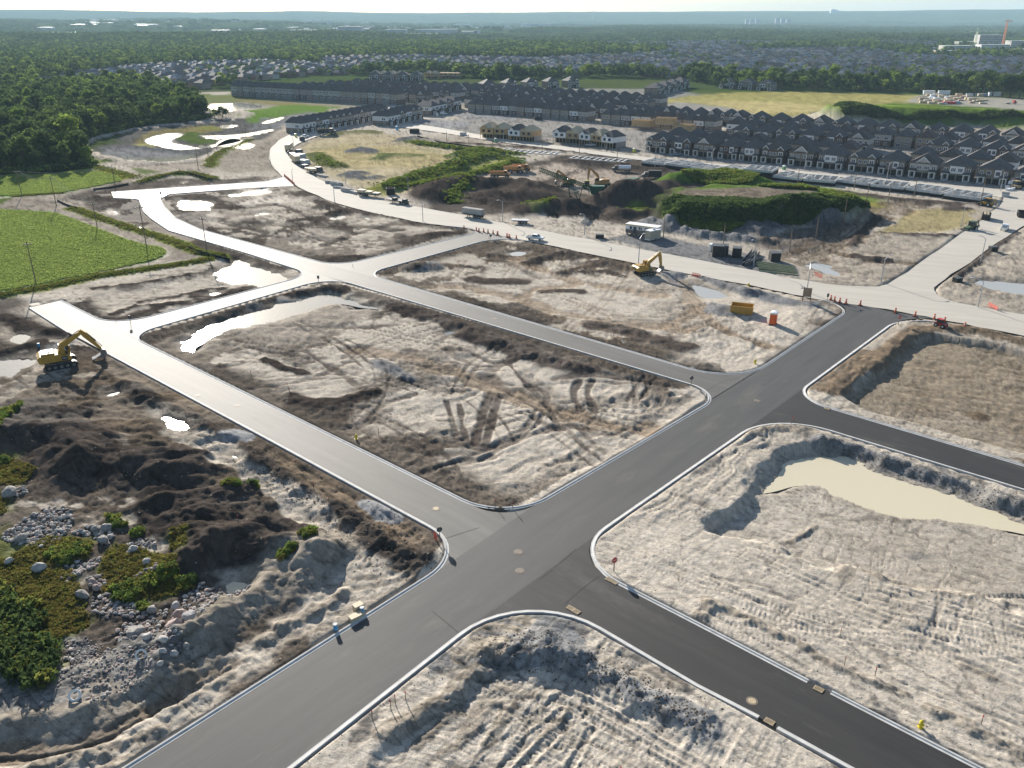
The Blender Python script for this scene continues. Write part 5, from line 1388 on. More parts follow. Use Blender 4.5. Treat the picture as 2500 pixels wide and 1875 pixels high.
def jgrid(r0,r1,step,amin=-37,amax=37):
 n=int(r1/step)+2
 gx,gy=np.meshgrid(np.arange(-n,n)*step,np.arange(0,n)*step)
 gx=gx.ravel()+step*(nrg.random(gx.size)-.5)*.95
 gy=gy.ravel()+step*(nrg.random(gy.size)-.5)*.95
 r,a=np.hypot(gx,gy),np.degrees(np.arctan2(gx,gy))
 k=(r>r0)&(r<r1)&(a>amin)&(a<amax)
 return gx[k],gy[k]
oc,os_=math.cos(R(-33)),math.sin(R(-33))
HS_=[]
for iv in range(0,150):
 for iu in range(-170,170):
  for side in(0,1):
   u,v=iu*15.0+rng.uniform(-1.2,1.2),iv*44.0+side*17
   if iu%13==0:
    continue
   u+=12*math.sin(iv*1.9)
   v+=9*math.sin(u*.012+iv)
   xx,yy=u*oc-v*os_*1.0,u*os_+v*oc
   r=math.hypot(xx,yy)
   if yy<600 or r>3300 or abs(math.atan2(xx,yy))>R(36):
    continue
   HS_.append((xx,yy,R(-33)+(math.pi if side else 0)))
HS_=np.array(HS_)
hpx,hpy=proj(HS_[:,0],HS_[:,1])
keep=in_any(hpx,hpy,SUB)&(hpy<np.interp(hpx,YLX,YLY))
keep&=nrg.random(len(HS_))<np.where(hpy<118,.6,.93)
OLDH=HS_[keep]
OLDH=OLDH[np.argsort(np.hypot(OLDH[:,0],OLDH[:,1]))]
TREES=[]
def add_trees(x,y,s):
 TREES.append(np.stack([x,y,s*np.ones_like(x)],1))
tx,ty=jgrid(330,1500,7.2,-46,0)
px_,py_=proj(tx,ty)
k=inside(px_,py_,W1)
add_trees(tx[k],ty[k],.5+.65*nrg.random(k.sum())+.18*fbm(tx[k],ty[k],40,2,77))
tx,ty=jgrid(700,2700,8.2)
px_,py_=proj(tx,ty)
sub,ind=in_any(px_,py_,SUB),in_any(px_,py_,IND)
near_h=np.zeros(len(tx),bool)
cell={}
for a,b,c in OLDH:
 cell.setdefault((int(a//16),int(b//16)),[]).append((a,b))
for i in np.nonzero(sub)[0]:
 ci,cj=int(tx[i]//16),int(ty[i]//16)
 for q in(-1,0,1):
  for w_ in(-1,0,1):
   for a,b in cell.get((ci+q,cj+w_),()):
    if(tx[i]-a)**2+(ty[i]-b)**2<62:
     near_h[i]=True
gn=fbm(tx,ty,160,3,78)
pr=np.where(ind,.10,np.where(sub,.18+.34*gn,.88))
k=(py_<np.interp(px_,YLX,YLY))&(nrg.random(len(tx))<pr)&~near_h&~inside(px_,py_,W1)
add_trees(tx[k],ty[k],np.where(sub[k],.45+.4*nrg.random(k.sum()),.55+.75*nrg.random(k.sum())))
BIG=[(70,505,1.5),(110,500,1.6),(150,500,1.7),(200,505,1.5),(260,520,1.1),(340,500,1.2),(620,560,.9),(660,562,1.0),(690,560,.8),(745,520,1.0),(830,545,1.5),(860,560,1.7),(920,560,1.6),(985,556,1.8),(1010,560,1.3),(1075,566,1.7),(1110,566,1.5),(1180,560,1.2),(1255,566,1.3),(1300,566,1.6),(1350,566,1.5),(1400,562,1.4),(1460,566,1.2),(1520,566,1.5),(1560,566,1.1),(1900,600,1.8),(1950,606,2.0),(2010,612,1.8),(2070,618,1.6),(2120,620,1.7),(2180,625,1.9),(2250,630,1.8),(1880,590,1.3),(2040,600,1.5),(2150,600,1.6)]
TREES.append(np.array([(*Z('O',(a,b))[0],s*.9)for a,b,s in BIG]))
TREES.append(np.array([(*p,s)for p,s in zip(Z('A',(1775,128),(1805,130),(1840,128),(1870,126)),(.5,.42,.6,.5))]))
T=np.concatenate(TREES)
T[:,2]=np.clip(T[:,2],.4,2.0)
dT=np.hypot(T[:,0],T[:,1])
tpx,tpy=proj(T[:,0],T[:,1],6.0)
vis=(tpx>-20)&(tpx<2520)
score=T[:,2]/dT*np.where(vis,1,0)
edge=seg_dist(T[:,0],T[:,1],[G(*p)for p in W1[:12]])[0]
inw=inside(*proj(T[:,0],T[:,1]),W1)
score=np.where(inw&(edge>30),score*.75,score)
nbig=len(BIG)+4
score[-nbig:]+=1
best=np.argsort(-score)[:290]
isb=np.zeros(len(T),bool)
isb[best]=True
def place_tree(i,label,group):
 x,y,s=T[i]
 v=int(nrg.integers(0,NTREE))
 root=empty('tree',(x,y,zat(x,y)),nrg.random()*6.28,label=label,cat='tree',group=group)
 q=s*rng.uniform(.9,1.1)
 root.scale=(q*rng.uniform(.92,1.1),q,q*rng.uniform(.92,1.08))
 link('trunk',TRUNK[v],None,root)
 link('crown',CROWN[v],None,root)
sizew=lambda s:'tall' if s>1.35 else('broad' if s>1.0 else 'small')
CNT={}
def nth(key):
 CNT[key]=k=CNT.get(key,0)+1
 return '%d%s'%(k,'th' if 10<k%100<14 else{1:'st',2:'nd',3:'rd'}.get(k%10,'th'))
for i in best[np.argsort(tpx[best])]:
 x,y,s=T[i]
 if i>=len(T)-4:
  place_tree(i,'low dark tree beside the far pond, %s from the left'%nth('p'),'trees beside the far pond')
 elif i>=len(T)-nbig:
  place_tree(i,'%s dark tree along the far edge of the meadow, %s from the left'%(sizew(s),nth('m')),'trees along the far edge of the meadow')
 elif inw[i]:
  if edge[i]<14:
   place_tree(i,'%s leafy tree at the near edge of the wood, %s from the left'%('large' if s>.9 else 'small',nth('e')),'trees at the edge of the wood')
  else:
   place_tree(i,'%s tree inside the wood behind its edge, %s from the left'%('large' if s>.9 else 'small',nth('w')),'trees inside the wood')
 else:
  place_tree(i,'%s round tree in front of the old suburb, %s from the left'%('large' if s>.9 else 'small',nth('o')),'trees among the old houses')
rest=~isb
P=np.stack([T[rest,0],T[rest,1],zat_v(T[rest,0],T[rest,1])],1)
s=T[rest,2]
nr_=np.hypot(P[:,0],P[:,1])<900
gn_scatter('woods',CROWN,P[nr_],np.stack([s,s,s*(.9+.2*nrg.random(len(s)))],1)[nr_],[LEAF['dark'],LEAF['mid'],LEAF['dark'],LEAF['light'],LEAF['dark'],LEAF['mid']])
gn_scatter('woods',FARCROWN,P[~nr_],np.stack([s,s,s*(.9+.2*nrg.random(len(s)))],1)[~nr_],[LEAF['dark'],LEAF['far'],LEAF['mid'],LEAF['light']])
tx,ty=jgrid(2600,9800,36)
px_,py_=proj(tx,ty)
sub,ind=in_any(px_,py_,SUB),in_any(px_,py_,IND)
gn=fbm(tx,ty,500,3,79)
k=nrg.random(len(tx))<np.where(ind,.07,np.where(sub,.7,.86+.3*gn))
tx,ty=tx[k],ty[k]
s=.8+.5*nrg.random(len(tx))
gn_scatter('woods',CLUMP,np.stack([tx,ty,zat_v(tx,ty)-1],1),np.stack([s,s,s*.9],1),[LEAF['far'],LEAF['dark'],LEAF['mid']])
cover('undergrowth',BUSH,along([G(*p)for p in W1[1:12]],4,700),1.5,3.2,[LEAF['mid'],LEAF['dark'],LEAF['light']],.9)
ROOFS=[M('roof_grey',(.12,.116,.115),.75,.2,.2,.5),M('roof_brown',(.15,.125,.108),.75,.2,.2,.5),M('roof_slate',(.26,.26,.265),.75,.2,.2,.5)]
OWALL=[M('old_brick',(.2,.12,.09),.85,.3,.2,1),M('old_siding',(.42,.40,.37),.8,.2,.1,1),M('old_tan',(.3,.25,.2),.8,.3,.15,1)]
GLASS=M('window_glass',(.035,.05,.075),.08,.6,.2,1)
def old_house(i):
 g=random.Random(900+i)
 mb=MB()
 w,d,h=g.uniform(10,12.5),g.uniform(9,12),g.choice((3.2,5.6,5.8))
 mb.box(-w/2,w/2,-d/2,d/2,-.5,h,0)
 o,rh,rl=.5,g.uniform(2.6,3.6),max(.3,(w-d)/2+g.uniform(.5,2.5))
 e=[(-w/2-o,-d/2-o,h-.1),(w/2+o,-d/2-o,h-.1),(w/2+o,d/2+o,h-.1),(-w/2-o,d/2+o,h-.1)]
 a,b=(-rl,0,h+rh),(rl,0,h+rh)
 for f in((e[0],e[1],b,a),(e[1],e[2],b),(e[2],e[3],a,b),(e[3],e[0],a),(e[3],e[2],e[1],e[0])):
  mb.face(f,1)
 gx=g.uniform(-2.5,2.5)
 mb.box(gx-2.4,gx+2.4,-d/2-1.6,-d/2+.2,-.5,h,0)
 mb.face([(gx-2.8,-d/2-2,h-.1),(gx,-d/2-2,h+2.0),(gx,0,h+2.0),(gx-2.8,0,h-.1)],1)
 mb.face([(gx+2.8,-d/2-2,h-.1),(gx+2.8,0,h-.1),(gx,0,h+2.0),(gx,-d/2-2,h+2.0)],1)
 mb.face([(gx-2.4,-d/2-1.62,h),(gx+2.4,-d/2-1.62,h),(gx,-d/2-1.62,h+1.8)],0)
 for yy in(-d/2-.02,d/2+.02):
  for xx in(-w*.34,-w*.1,w*.14,w*.36):
   for zz in((1.0,)if h<4 else(1.0,3.8)):
    mb.face([(xx-.6,yy,zz),(xx+.6,yy,zz),(xx+.6,yy,zz+1.3),(xx-.6,yy,zz+1.3)],2)
 me=mb.mesh('house')
 for m in(OWALL[i%3],ROOFS[(i//2)%3],GLASS):
  me.materials.append(m)
 return me
OH=[old_house(i)for i in range(6)]
NOLD=6
roofw=['grey','grey','brown','brown','pale grey','pale grey']
wallw=['brick','pale sided','tan','brick','pale sided','tan']
for j,(x,y,a)in enumerate(OLDH[:NOLD]):
 k=int(nrg.integers(0,6))
 o=link('house',OH[k],None,None,(x,y,zat(x,y)),a+rng.choice((0,0,math.pi/2)))
 tag(o,'%s roofed %s house at the edge of the old suburb, %s by distance'%(roofw[k],wallw[k],nth('h')),'house','houses of the old suburb')
o2=OLDH[NOLD:]
P=np.stack([o2[:,0],o2[:,1],zat_v(o2[:,0],o2[:,1])],1)
gn_scatter('suburb',OH,P,np.ones((len(P),3)),None,R(-33)+nrg.integers(0,4,len(P))*math.pi/2)
WHITE=M('white_cladding',(.6,.61,.6),.6,.4,.05,.2)
PALEW=M('pale_cladding',(.5,.51,.5),.7,.4,.08,.2)
def block(z,x0,x1,ytop,ybase,depth,name,label,cat,m,storeys=0,group=None,band=None):
 a,b=Z(z,(x0,ybase),(x1,ybase))
 A,B=Vector(a),Vector(b)
 w=(B-A).length
 h=max(4.0,ht(a,ZM_[z][1]+ytop*ZM_[z][2]))
 ang=math.atan2(B.y-A.y,B.x-A.x)
 root=empty(name,(A.x,A.y,zat(A.x,A.y)),ang,label=label,cat=cat,group=group)
 MB().box(0,w,0,depth,-1,h).build('wall',m,root)
 MB().box(-.3,w+.3,-.3,depth+.3,h,h+.6).build('roof',M('flat_roof',(.6,.6,.58),.4,.6,.1,.1),root)
 n=storeys or max(1,int(h/5))
 for k in range(n):
  zz=h*(k+.35)/n
  mb=MB()
  step=max(3.0,w/40)
  for q in range(int(w/step)):
   mb.box(q*step+step*.2,q*step+step*.8,-.08,.02,zz,zz+h/n*.4)
  mb.build('window_band',GLASS,root)
 return root
shed=[('M',1340,1450,209,222,40,'white'),('M',1090,1250,219,230,40,'white'),('M',470,740,168,180,60,'pale'),('M',1060,1215,180,190,60,'white'),('M',1480,1800,136,148,90,'white'),('M',1840,2000,208,222,60,'pale'),('M',1900,2110,168,182,80,'pale'),('M',240,330,202,216,40,'white'),('M',590,660,230,240,30,'white'),('M',860,1000,200,208,40,'pale'),('M',540,610,130,137,60,'white'),('M',2150,2300,190,240,60,'pale'),('N',555,820,198,222,50,'pale'),('N',505,700,226,245,30,'white'),('N',370,500,205,245,40,'pale'),('N',60,220,208,235,40,'pale'),('N',220,290,182,200,40,'white'),('N',1095,1165,192,206,40,'white'),('N',800,910,163,178,60,'white'),('N',1230,1420,160,178,80,'pale'),('N',1750,1930,184,198,50,'white'),('N',1940,2040,176,190,50,'pale'),('N',980,1080,212,222,30,'white')]
sr=random.Random(5)
while len(shed)<78:
 z=sr.choice('MMMNN')
 q=(sr.uniform(100,2200),sr.uniform(128,243))if z=='M' else(sr.uniform(0,1450),sr.uniform(152,245))
 if any(inside(np.array([PX(z,q)[0][0]]),np.array([PX(z,q)[0][1]]),p)[0]for p in IND):
  w_=sr.uniform(30,130)*(.5+q[1]/300)
  shed.append((z,q[0],q[0]+w_,q[1]-sr.uniform(4,7),q[1],sr.uniform(40,110),sr.choice(('white','pale'))))
for j,(z,a,b,t,c,d,col)in enumerate(sorted(shed)):
 side='beyond the left woods' if z=='M' else 'beyond the middle woods'
 block(z,a,b,t,c,d,'warehouse','%s %s flat roofed warehouse %s, %s from the left'%('long' if b-a>150 else 'short',col,side,nth(z)),'warehouse',WHITE if col=='white' else PALEW,group='far warehouses')
block('N',930,950,186,226,20,'office_tower','dark narrow face of the far block beside the white tower','building',M('dark_cladding',(.12,.14,.17),.5,.5),6)
block('N',950,970,184,226,20,'office_tower','slim white office tower above the far trees in the middle','building',WHITE,6)
CON=M('raw_concrete',(.48,.46,.42),.85,.3,.15,.2)
mid=[(1700,1890,300,348,26,CON,5,'long pale half built block at the left of the crane'),(1790,1935,280,318,22,M('grey_block',(.3,.3,.31),.8,.3),4,'dark grey half built block behind the long pale one'),(1915,2065,236,320,24,CON,7,'tall stepped concrete block at the foot of the orange crane'),(1930,2112,296,346,24,WHITE,5,'white banded block in front of the tall stepped one'),(1660,1800,328,362,20,M('wood_sheathing',(.45,.34,.16),.8,.3),2,'low yellowish block in front of the half built blocks'),(2118,2230,274,336,24,CON,5,'concrete block right of the orange crane'),(2160,2260,320,366,20,PALEW,4,'pale block cut by the edge of the picture')]
for a,b,t,c,d,m,st,lab in mid:
 block('O',a,b,t,c,d,'apartment_block',lab,'building',m,st)
block('O',1490,1650,314,330,20,'apartment_block','long low pale block among the trees left of the half built blocks','building',PALEW,2)
ap=M('far_tower',(.26,.28,.3),.8,.3)
for a,b,t,c in((440,465,126,166),(470,500,124,166),(505,535,128,166),(630,655,126,168),(665,690,130,168),(700,730,134,168)):
 block('O',a,b,t,c,25,'tower_block','pale tower block at the foot of the blue ridge, %s from the left'%nth('tb'),'building',ap,8,'far tower blocks')
def ridge_point(px,py_top,dist,base_h):
 u,v=(px-1250)/2030,(py_top-937.5)/2030
 k=dist/(CP-v*SP)
 return u*k,dist,CAM_H+k*(-SP-v*CP)
x,y,zt=ridge_point(2038,24.5,10800,0)
b0=zat(x-40,y)
r_=empty('tower_block',(x-45,y,b0),0,label='wide dark block standing alone on the ridge against the sky',cat='building')
MB().box(0,95,0,40,-5,max(30,zt-b0)).build('wall',PALEW,r_)
MB().box(10,60,5,35,max(30,zt-b0),max(30,zt-b0)+9).build('roof',PALEW,r_)
x,y,zt=ridge_point(1447.5,28,10600,0)
b0=zat(x,y)
r_=empty('water_tower',(x,y,b0),0,label='slim water tower with a wide bowl on the skyline',cat='water tower')
MB().tube((0,0,-3),(0,0,max(20,zt-b0-12)),5,4,8).build('shaft',PALEW,r_)
MB().tube((0,0,max(20,zt-b0-12)),(0,0,max(28,zt-b0)),5,17,12).build('bowl',PALEW,r_)
def tower_crane(px,base,top,jx0,jx1,jy,col,label):
 p=Z('O',(px,base))[0]
 h=ht(p,top*.38427)
 r_=empty('tower_crane',(p[0],p[1],zat(*p)),0,label=label,cat='crane')
 m=M('crane_'+col,(.55,.16,.05)if col=='orange' else(.55,.6,.45),.6,.4)
 mb=MB()
 for sx,sy in((-1,-1),(1,-1),(1,1),(-1,1)):
  mb.bar((sx*1.3,sy*1.3,0),(sx*1.3,sy*1.3,h),.55,.55)
 for k in range(int(h/4)):
  mb.bar((-1.3,-1.3,k*4),(1.3,-1.3,k*4+4),.3,.3)
  mb.bar((1.3,1.3,k*4),(-1.3,1.3,k*4+4),.3,.3)
 mb.build('mast',m,r_)
 k=math.hypot(*p)/2030*.38427
 mb=MB()
 a,b=(jx0-px)*k,(jx1-px)*k
 zj=ht(p,jy*.38427)
 mb.bar((a,0,zj),(b,0,zj),.7,.7)
 mb.bar((a,0,zj+1.8),(b,0,zj+1.8),.5,.5)
 for q in range(int((b-a)/3)):
  mb.bar((a+q*3,0,zj+(q%2)*1.8),(a+q*3+3,0,zj+((q+1)%2)*1.8),.3,.3)
 mb.build('jib',m,r_)
 mb=MB()
 mb.bar((0,0,h-1),(0,0,h+7),.8,.8)
 mb.bar((0,0,h+7),(b*.7,0,zj+1.8),.25,.25)
 mb.bar((0,0,h+7),(a*.7,0,zj+1.8),.25,.25)
 mb.build('apex',m,r_)
tower_crane(2066,330,160,2050,2092,150,'orange','orange tower crane above the half built blocks')
tower_crane(1890,330,214,1850,2006,214,'green','pale green tower crane with a long jib over the half built blocks')
tag(sheet('river',Z('M',(195,276),(330,288),(430,298),(520,316),(470,330),(440,348),(360,302),(200,284)),1.5,WAT['water']),kind='structure')
tag(sheet('river',Z('M',(-100,325),(60,318),(190,310),(60,332),(-100,336)),1.5,WAT['water']),kind='structure')
flush_cover()
ROOF=M('charcoal_shingle',(.115,.108,.105),.8,.12,.22,1.5,.02,6)
ROOFB=M('brown_shingle',(.105,.09,.08),.75,.18,.22,1.5,.02,6)
ROOFR=M('red_brown_shingle',(.12,.09,.078),.75,.18,.2,1.5,.02,6)
BRICKS={'beige brick':M('brick_beige',(.21,.175,.14),.9,.2,.18,2.5),'grey stone':M('brick_grey',(.235,.215,.19),.9,.2,.18,2.5),'red brown brick':M('brick_red',(.095,.05,.04),.9,.2,.2,2.5),'brown brick':M('brick_brown',(.13,.10,.08),.9,.2,.2,2.5),'pink brick':M('brick_pink',(.27,.19,.15),.9,.2,.15,2.5)}
SIDE={'pale':M('siding_pale',(.40,.385,.36),.75,.3,.08,.6),'white':M('siding_white',(.68,.68,.68),.7,.3,.05,.6),'tan':M('siding_tan',(.31,.27,.22),.8,.3,.08,.6)}
TRIM=M('trim_white',(.72,.72,.70),.6,.35,.05,1)
DARKP=M('dark_opening',(.018,.017,.016),.6,.3,.2,1)  # near black, paints the shade inside open garages
PANE=M('pane_blue',(.022,.04,.085),.06,.7,.15,1)
STEPC=M('step_concrete',(.42,.41,.39),.85,.3,.1,1)
SUNWALL=SIDE['pale']
def windows(parent,y,specs,face=-1,wall='window'):
 """Windows on a wall facing -y (or +y): (x, z, w, h, panes, surround)."""
 for x,z,w,h,n,sur in specs:
  f=MB()
  t=.12 if not sur else .3
  y0,y1=(y-.10,y+.02)if face<0 else(y-.02,y+.10)
  for a,b,c,d in((x-w/2-t,x+w/2+t,z-t,z),(x-w/2-t,x+w/2+t,z+h,z+h+t),(x-w/2-t,x-w/2,z,z+h),(x+w/2,x+w/2+t,z,z+h)):
   f.box(a,b,y0,y1,c,d)
  for k in range(1,n):
   q=x-w/2+w*k/n
   f.box(q-.07,q+.07,y0+.01,y1-.005,z,z+h)
  fo=f.build(wall,TRIM,parent)
  p=MB()
  yy=y-.035 if face<0 else y+.035
  p.face([(x-w/2,yy,z),(x+w/2,yy,z),(x+w/2,yy,z+h),(x-w/2,yy,z+h)])
  p.build('pane',PANE,fo)
def side_windows(parent,x,sgn,specs):
 for y,z,w,h in specs:
  f=MB()
  t=.12
  x0,x1=(x-.02,x+.09)if sgn>0 else(x-.09,x+.02)
  for a,b,c,d in((y-w/2-t,y+w/2+t,z-t,z),(y-w/2-t,y+w/2+t,z+h,z+h+t),(y-w/2-t,y-w/2,z,z+h),(y+w/2,y+w/2+t,z,z+h)):
   f.box(x0,x1,a,b,c,d)
  fo=f.build('window',TRIM,parent)
  xx=x+.03*sgn
  MB().face([(xx,y-w/2,z),(xx,y+w/2,z),(xx,y+w/2,z+h),(xx,y-w/2,z+h)]).build('pane',PANE,fo)
def hip(mb,w,d,h,rh,o=.45,y0=0.0,ridge='y',cut=.42):
 """Hip roof with an eave board over a w x d box; ridge runs along y or x."""
 x0,x1,a,b=-w/2-o,w/2+o,y0-o,y0+d+o
 e=[(x0,a,h),(x1,a,h),(x1,b,h),(x0,b,h)]
 l=[(x0,a,h-.22),(x1,a,h-.22),(x1,b,h-.22),(x0,b,h-.22)]
 for i in range(4):
  j=(i+1)%4
  mb.face((l[i],l[j],e[j],e[i]))
 mb.face(l[::-1])
 if ridge=='y':
  p,q=(0,a+(x1-x0)*cut,h+rh),(0,b-(x1-x0)*cut,h+rh)
  if p[1]>q[1]:
   p=q=(0,(a+b)/2,h+rh)
   for i in range(4):
    mb.face((e[i],e[(i+1)%4],p))
   return
  mb.face((e[0],e[1],p)).face((e[1],e[2],q,p)).face((e[2],e[3],q)).face((e[3],e[0],p,q))
 else:
  p,q=(x0+(b-a)*cut,(a+b)/2,h+rh),(x1-(b-a)*cut,(a+b)/2,h+rh)
  if p[0]>q[0]:
   p=q=(0,(a+b)/2,h+rh)
  mb.face((e[0],e[1],q,p)).face((e[1],e[2],q)).face((e[2],e[3],p,q)).face((e[3],e[0],p))
def gable_front(mb,x,w,h,gh,depth,y=-.35,tri=True):
 """Small gable over the front wall: two roof planes running back."""
 a,b,c=(x-w/2-.3,y,h-.05),(x+w/2+.3,y,h-.05),(x,y,h+gh)
 d=(x,depth,h+gh)
 mb.face([a,c,d,(x-w/2-.3,depth*.2,h-.05)]).face([c,b,(x+w/2+.3,depth*.2,h-.05),d])
def gable_wall(parent,x,w,h,gh,m,y=-.12,trim=True):
 MB().prism([(x-w/2,h-.1),(x+w/2,h-.1),(x,h+gh-.15)],y,y+.3).build('gable',m,parent)
 if trim:
  mb=MB()
  mb.bar((x-w/2-.25,y-.12,h-.1),(x,y-.12,h+gh),.16,.3)
  mb.bar((x+w/2+.25,y-.12,h-.1),(x,y-.12,h+gh),.16,.3)
  mb.build('gable_trim',TRIM,parent)
def base_house(w,d,h,brick,upper,roofm,rh,ridge='y',split=True):
 r=empty('house',(0,0,0))
 if split:
  MB().box(-w/2,w/2,0,d,-.8,h*.5).build('wall',brick,r)
  MB().box(-w/2+.03,w/2-.03,.03,d-.03,h*.5,h-.2).build('upper_wall',upper,r)
 else:
  MB().box(-w/2,w/2,0,d,-.8,h-.2).build('wall',brick,r)
 return r
def roof_obj(r,w,d,h,rh,m,gables=(),ridge='y',extra=None):
 mb=MB()
 hip(mb,w,d,h,rh,ridge=ridge)
 for x,gw,gh,dep in gables:
  gable_front(mb,x,gw,h,gh,dep)
 if extra:
  extra(mb)
 return mb.build('roof',m,r)
def garages(r,w,xs,gw=2.6):
 for x in xs:
  MB().box(x-gw/2,x+gw/2,-.04,.1,0,2.3).build('garage_door',DARKP,r)  # open garage: the shade within is painted as a near-black panel
  mb=MB()
  mb.box(x-gw/2-.18,x-gw/2,-.12,.05,0,2.5).box(x+gw/2,x+gw/2+.18,-.12,.05,0,2.5).box(x-gw/2,x+gw/2,-.12,.05,2.3,2.5)
  mb.build('garage_frame',SIDE['tan'],r)
def porch(r,x,w,roofm):
 mb=MB()
 mb.box(x-w/2,x+w/2,-1.7,.0,-.5,.45).box(x-.7,x+.7,-2.5,-1.7,-.5,.2)
 mb.build('porch',STEPC,r)
 mb=MB()
 for sx in(-1,1):
  mb.box(x+sx*(w/2-.2)-.2,x+sx*(w/2-.2)+.2,-1.65,-1.25,.45,2.9)
 mb.box(x-w/2-.1,x+w/2+.1,-1.8,-1.1,2.65,3.1)
 mb.build('porch_column',TRIM,r)
 MB().grid([(x-w/2-.3,-2.0,3.1),(x+w/2+.3,-2.0,3.1),(x+w/2+.3,0,3.9),(x-w/2-.3,0,3.9),(x-w/2-.3,-2.0,3.0),(x+w/2+.3,-2.0,3.0),(x+w/2+.3,0,3.0),(x-w/2-.3,0,3.0)],[(0,1,2,3),(4,5,1,0),(1,5,6,2),(0,3,7,4),(7,6,5,4)]).build('porch_roof',roofm,r)
 MB().box(x-.5,x+.5,-.05,.05,.45,2.5).build('door',DARKP,r)
def semi(kind,brick,upper,roofm=ROOF):
 """Pair house seen from its street side: two garages in the middle, a porch at each end."""
 w,d,h=11.6,13.0,6.4
 r=base_house(w,d,h,brick,upper,roofm,3.6,split=kind in('bay','gable'))
 gab={'bay':[],'gable':[(-.3,6.0,2.7,7.0)],'panel':[],'twin':[(-4.0,3.2,1.7,4.5),(3.9,3.2,1.7,4.5)],'plain':[(3.4,3.6,1.9,4.5)]}[kind]
 def ex(mb):
  if kind in('bay','panel'):
   mb.face([(-3.4,-.6,h),(3.4,-.6,h),(0,4.4,h+2.9)]).face([(3.4,-.6,h),(3.4,4,h),(0,4.4,h+2.9)]).face([(-3.4,-.6,h),(0,4.4,h+2.9),(-3.4,4,h)])
 roof_obj(r,w,d,h,3.9,roofm,gab,extra=ex)
 for x,gw,gh,dep in gab:
  gable_wall(r,x,gw,h,gh,upper if kind!='gable' else SIDE['pale'])
 garages(r,w,(-1.55,1.55))
 for s in(-1,1):
  porch(r,s*4.25,2.7,roofm)
 if kind=='bay':
  MB().box(-2.9,2.9,-.55,.02,3.0,6.1).build('bay',SIDE['white'],r)
  windows(r,-.55,[(-1.4,3.9,1.7,1.4,3,0),(1.4,3.9,1.7,1.4,3,0)])
  windows(r,0,[(-4.4,3.8,1.5,1.4,2,0),(4.4,3.8,1.5,1.4,2,0)])
 elif kind=='gable':
  windows(r,0,[(-4.5,3.8,1.5,1.4,3,0),(-1.8,3.8,2.0,1.4,3,0),(1.5,3.8,2.0,1.4,3,0),(4.5,3.8,1.4,1.4,2,0)])
 elif kind=='panel':
  MB().box(.5,3.1,-.3,.02,3.0,6.0).build('bay',SIDE['white'],r)
  windows(r,-.3,[(1.8,3.7,1.7,1.6,1,0)])
  windows(r,0,[(-4.5,3.9,1.2,1.3,2,0),(-1.8,3.9,1.6,1.4,1,0),(4.6,3.9,1.2,1.3,2,0)])
 elif kind=='twin':
  windows(r,0,[(-4.2,3.8,1.7,1.5,2,1),(-1.1,3.8,1.5,1.4,2,0),(1.3,3.8,1.5,1.4,2,0),(4.1,3.8,1.7,1.5,2,1)])
 else:
  MB().box(-3.6,.6,-.35,.02,3.1,6.0).build('bay',SIDE['white'],r)
  windows(r,-.35,[(-2.5,3.8,1.5,1.5,1,0),(-.5,3.8,1.5,1.5,1,0)])
  windows(r,0,[(3.6,3.8,1.9,1.4,2,0)])
 side_windows(r,w/2,1,[(4,3.9,.9,1.2),(9,3.9,1.2,1.2)])
 side_windows(r,-w/2,-1,[(4,3.9,.9,1.2),(9,3.9,1.2,1.2)])
 return r
def rear(kind,brick,upper,roofm=ROOF,w=9.4,d=12.0,h=6.6,rh=3.6,walk=0):
 """House seen from its garden side."""
 h+=walk
 r=base_house(w,d,h,brick,upper,roofm,rh)
 roof_obj(r,w,d,h,rh,roofm)
 zz=[1.0+walk,3.95+walk]
 windows(r,0,[(-w*.27,zz[1],1.5,1.2,2,0),(w*.22,zz[1],1.7,1.2,2+(kind%2),0),(-w*.25,zz[0]-.2,2.0,1.7,2,0),(w*.2,zz[0],1.4,1.2,2,0)]+([(-w*.22,.7,1.8,1.9,2,0),(w*.22,.9,1.2,1.2,1,0)]if walk else[]))
 side_windows(r,w/2,1,[(3,zz[1],1.0,1.2),(8,zz[1],1.0,1.2)])
 side_windows(r,-w/2,-1,[(3,zz[1],1.0,1.2),(8,zz[1],1.0,1.2)])
 return r
def town(kind,brick,upper,roofm=ROOF,w=6.6,d=12.5,h=6.6):
 """Narrow terrace unit: garage, porch, two windows above, a small gable on some."""
 r=base_house(w,d,h,brick,upper,roofm,3.0)
 gab=[(-1.4,2.6,1.6,3.6)]if kind==1 else[]
 roof_obj(r,w,d,h,3.2,roofm,gab)
 for x,gw,gh,dep in gab:
  gable_wall(r,x,gw,h,gh,upper)
 garages(r,w,(1.3,))
 porch(r,-1.9,2.0,roofm)
 windows(r,0,[(-1.6,3.8,1.4,1.4,2,kind==2),(1.4,3.8,1.9,1.4,2,0)])
 side_windows(r,-w/2,-1,[(3,3.9,.9,1.2),(4.4,3.9,.9,1.2),(3.2,1.0,.7,1.5),(8,1.0,1.0,1.3)])
 side_windows(r,w/2,1,[(3,3.9,.9,1.2),(8,3.9,.9,1.2)])
 return r
B_=BRICKS
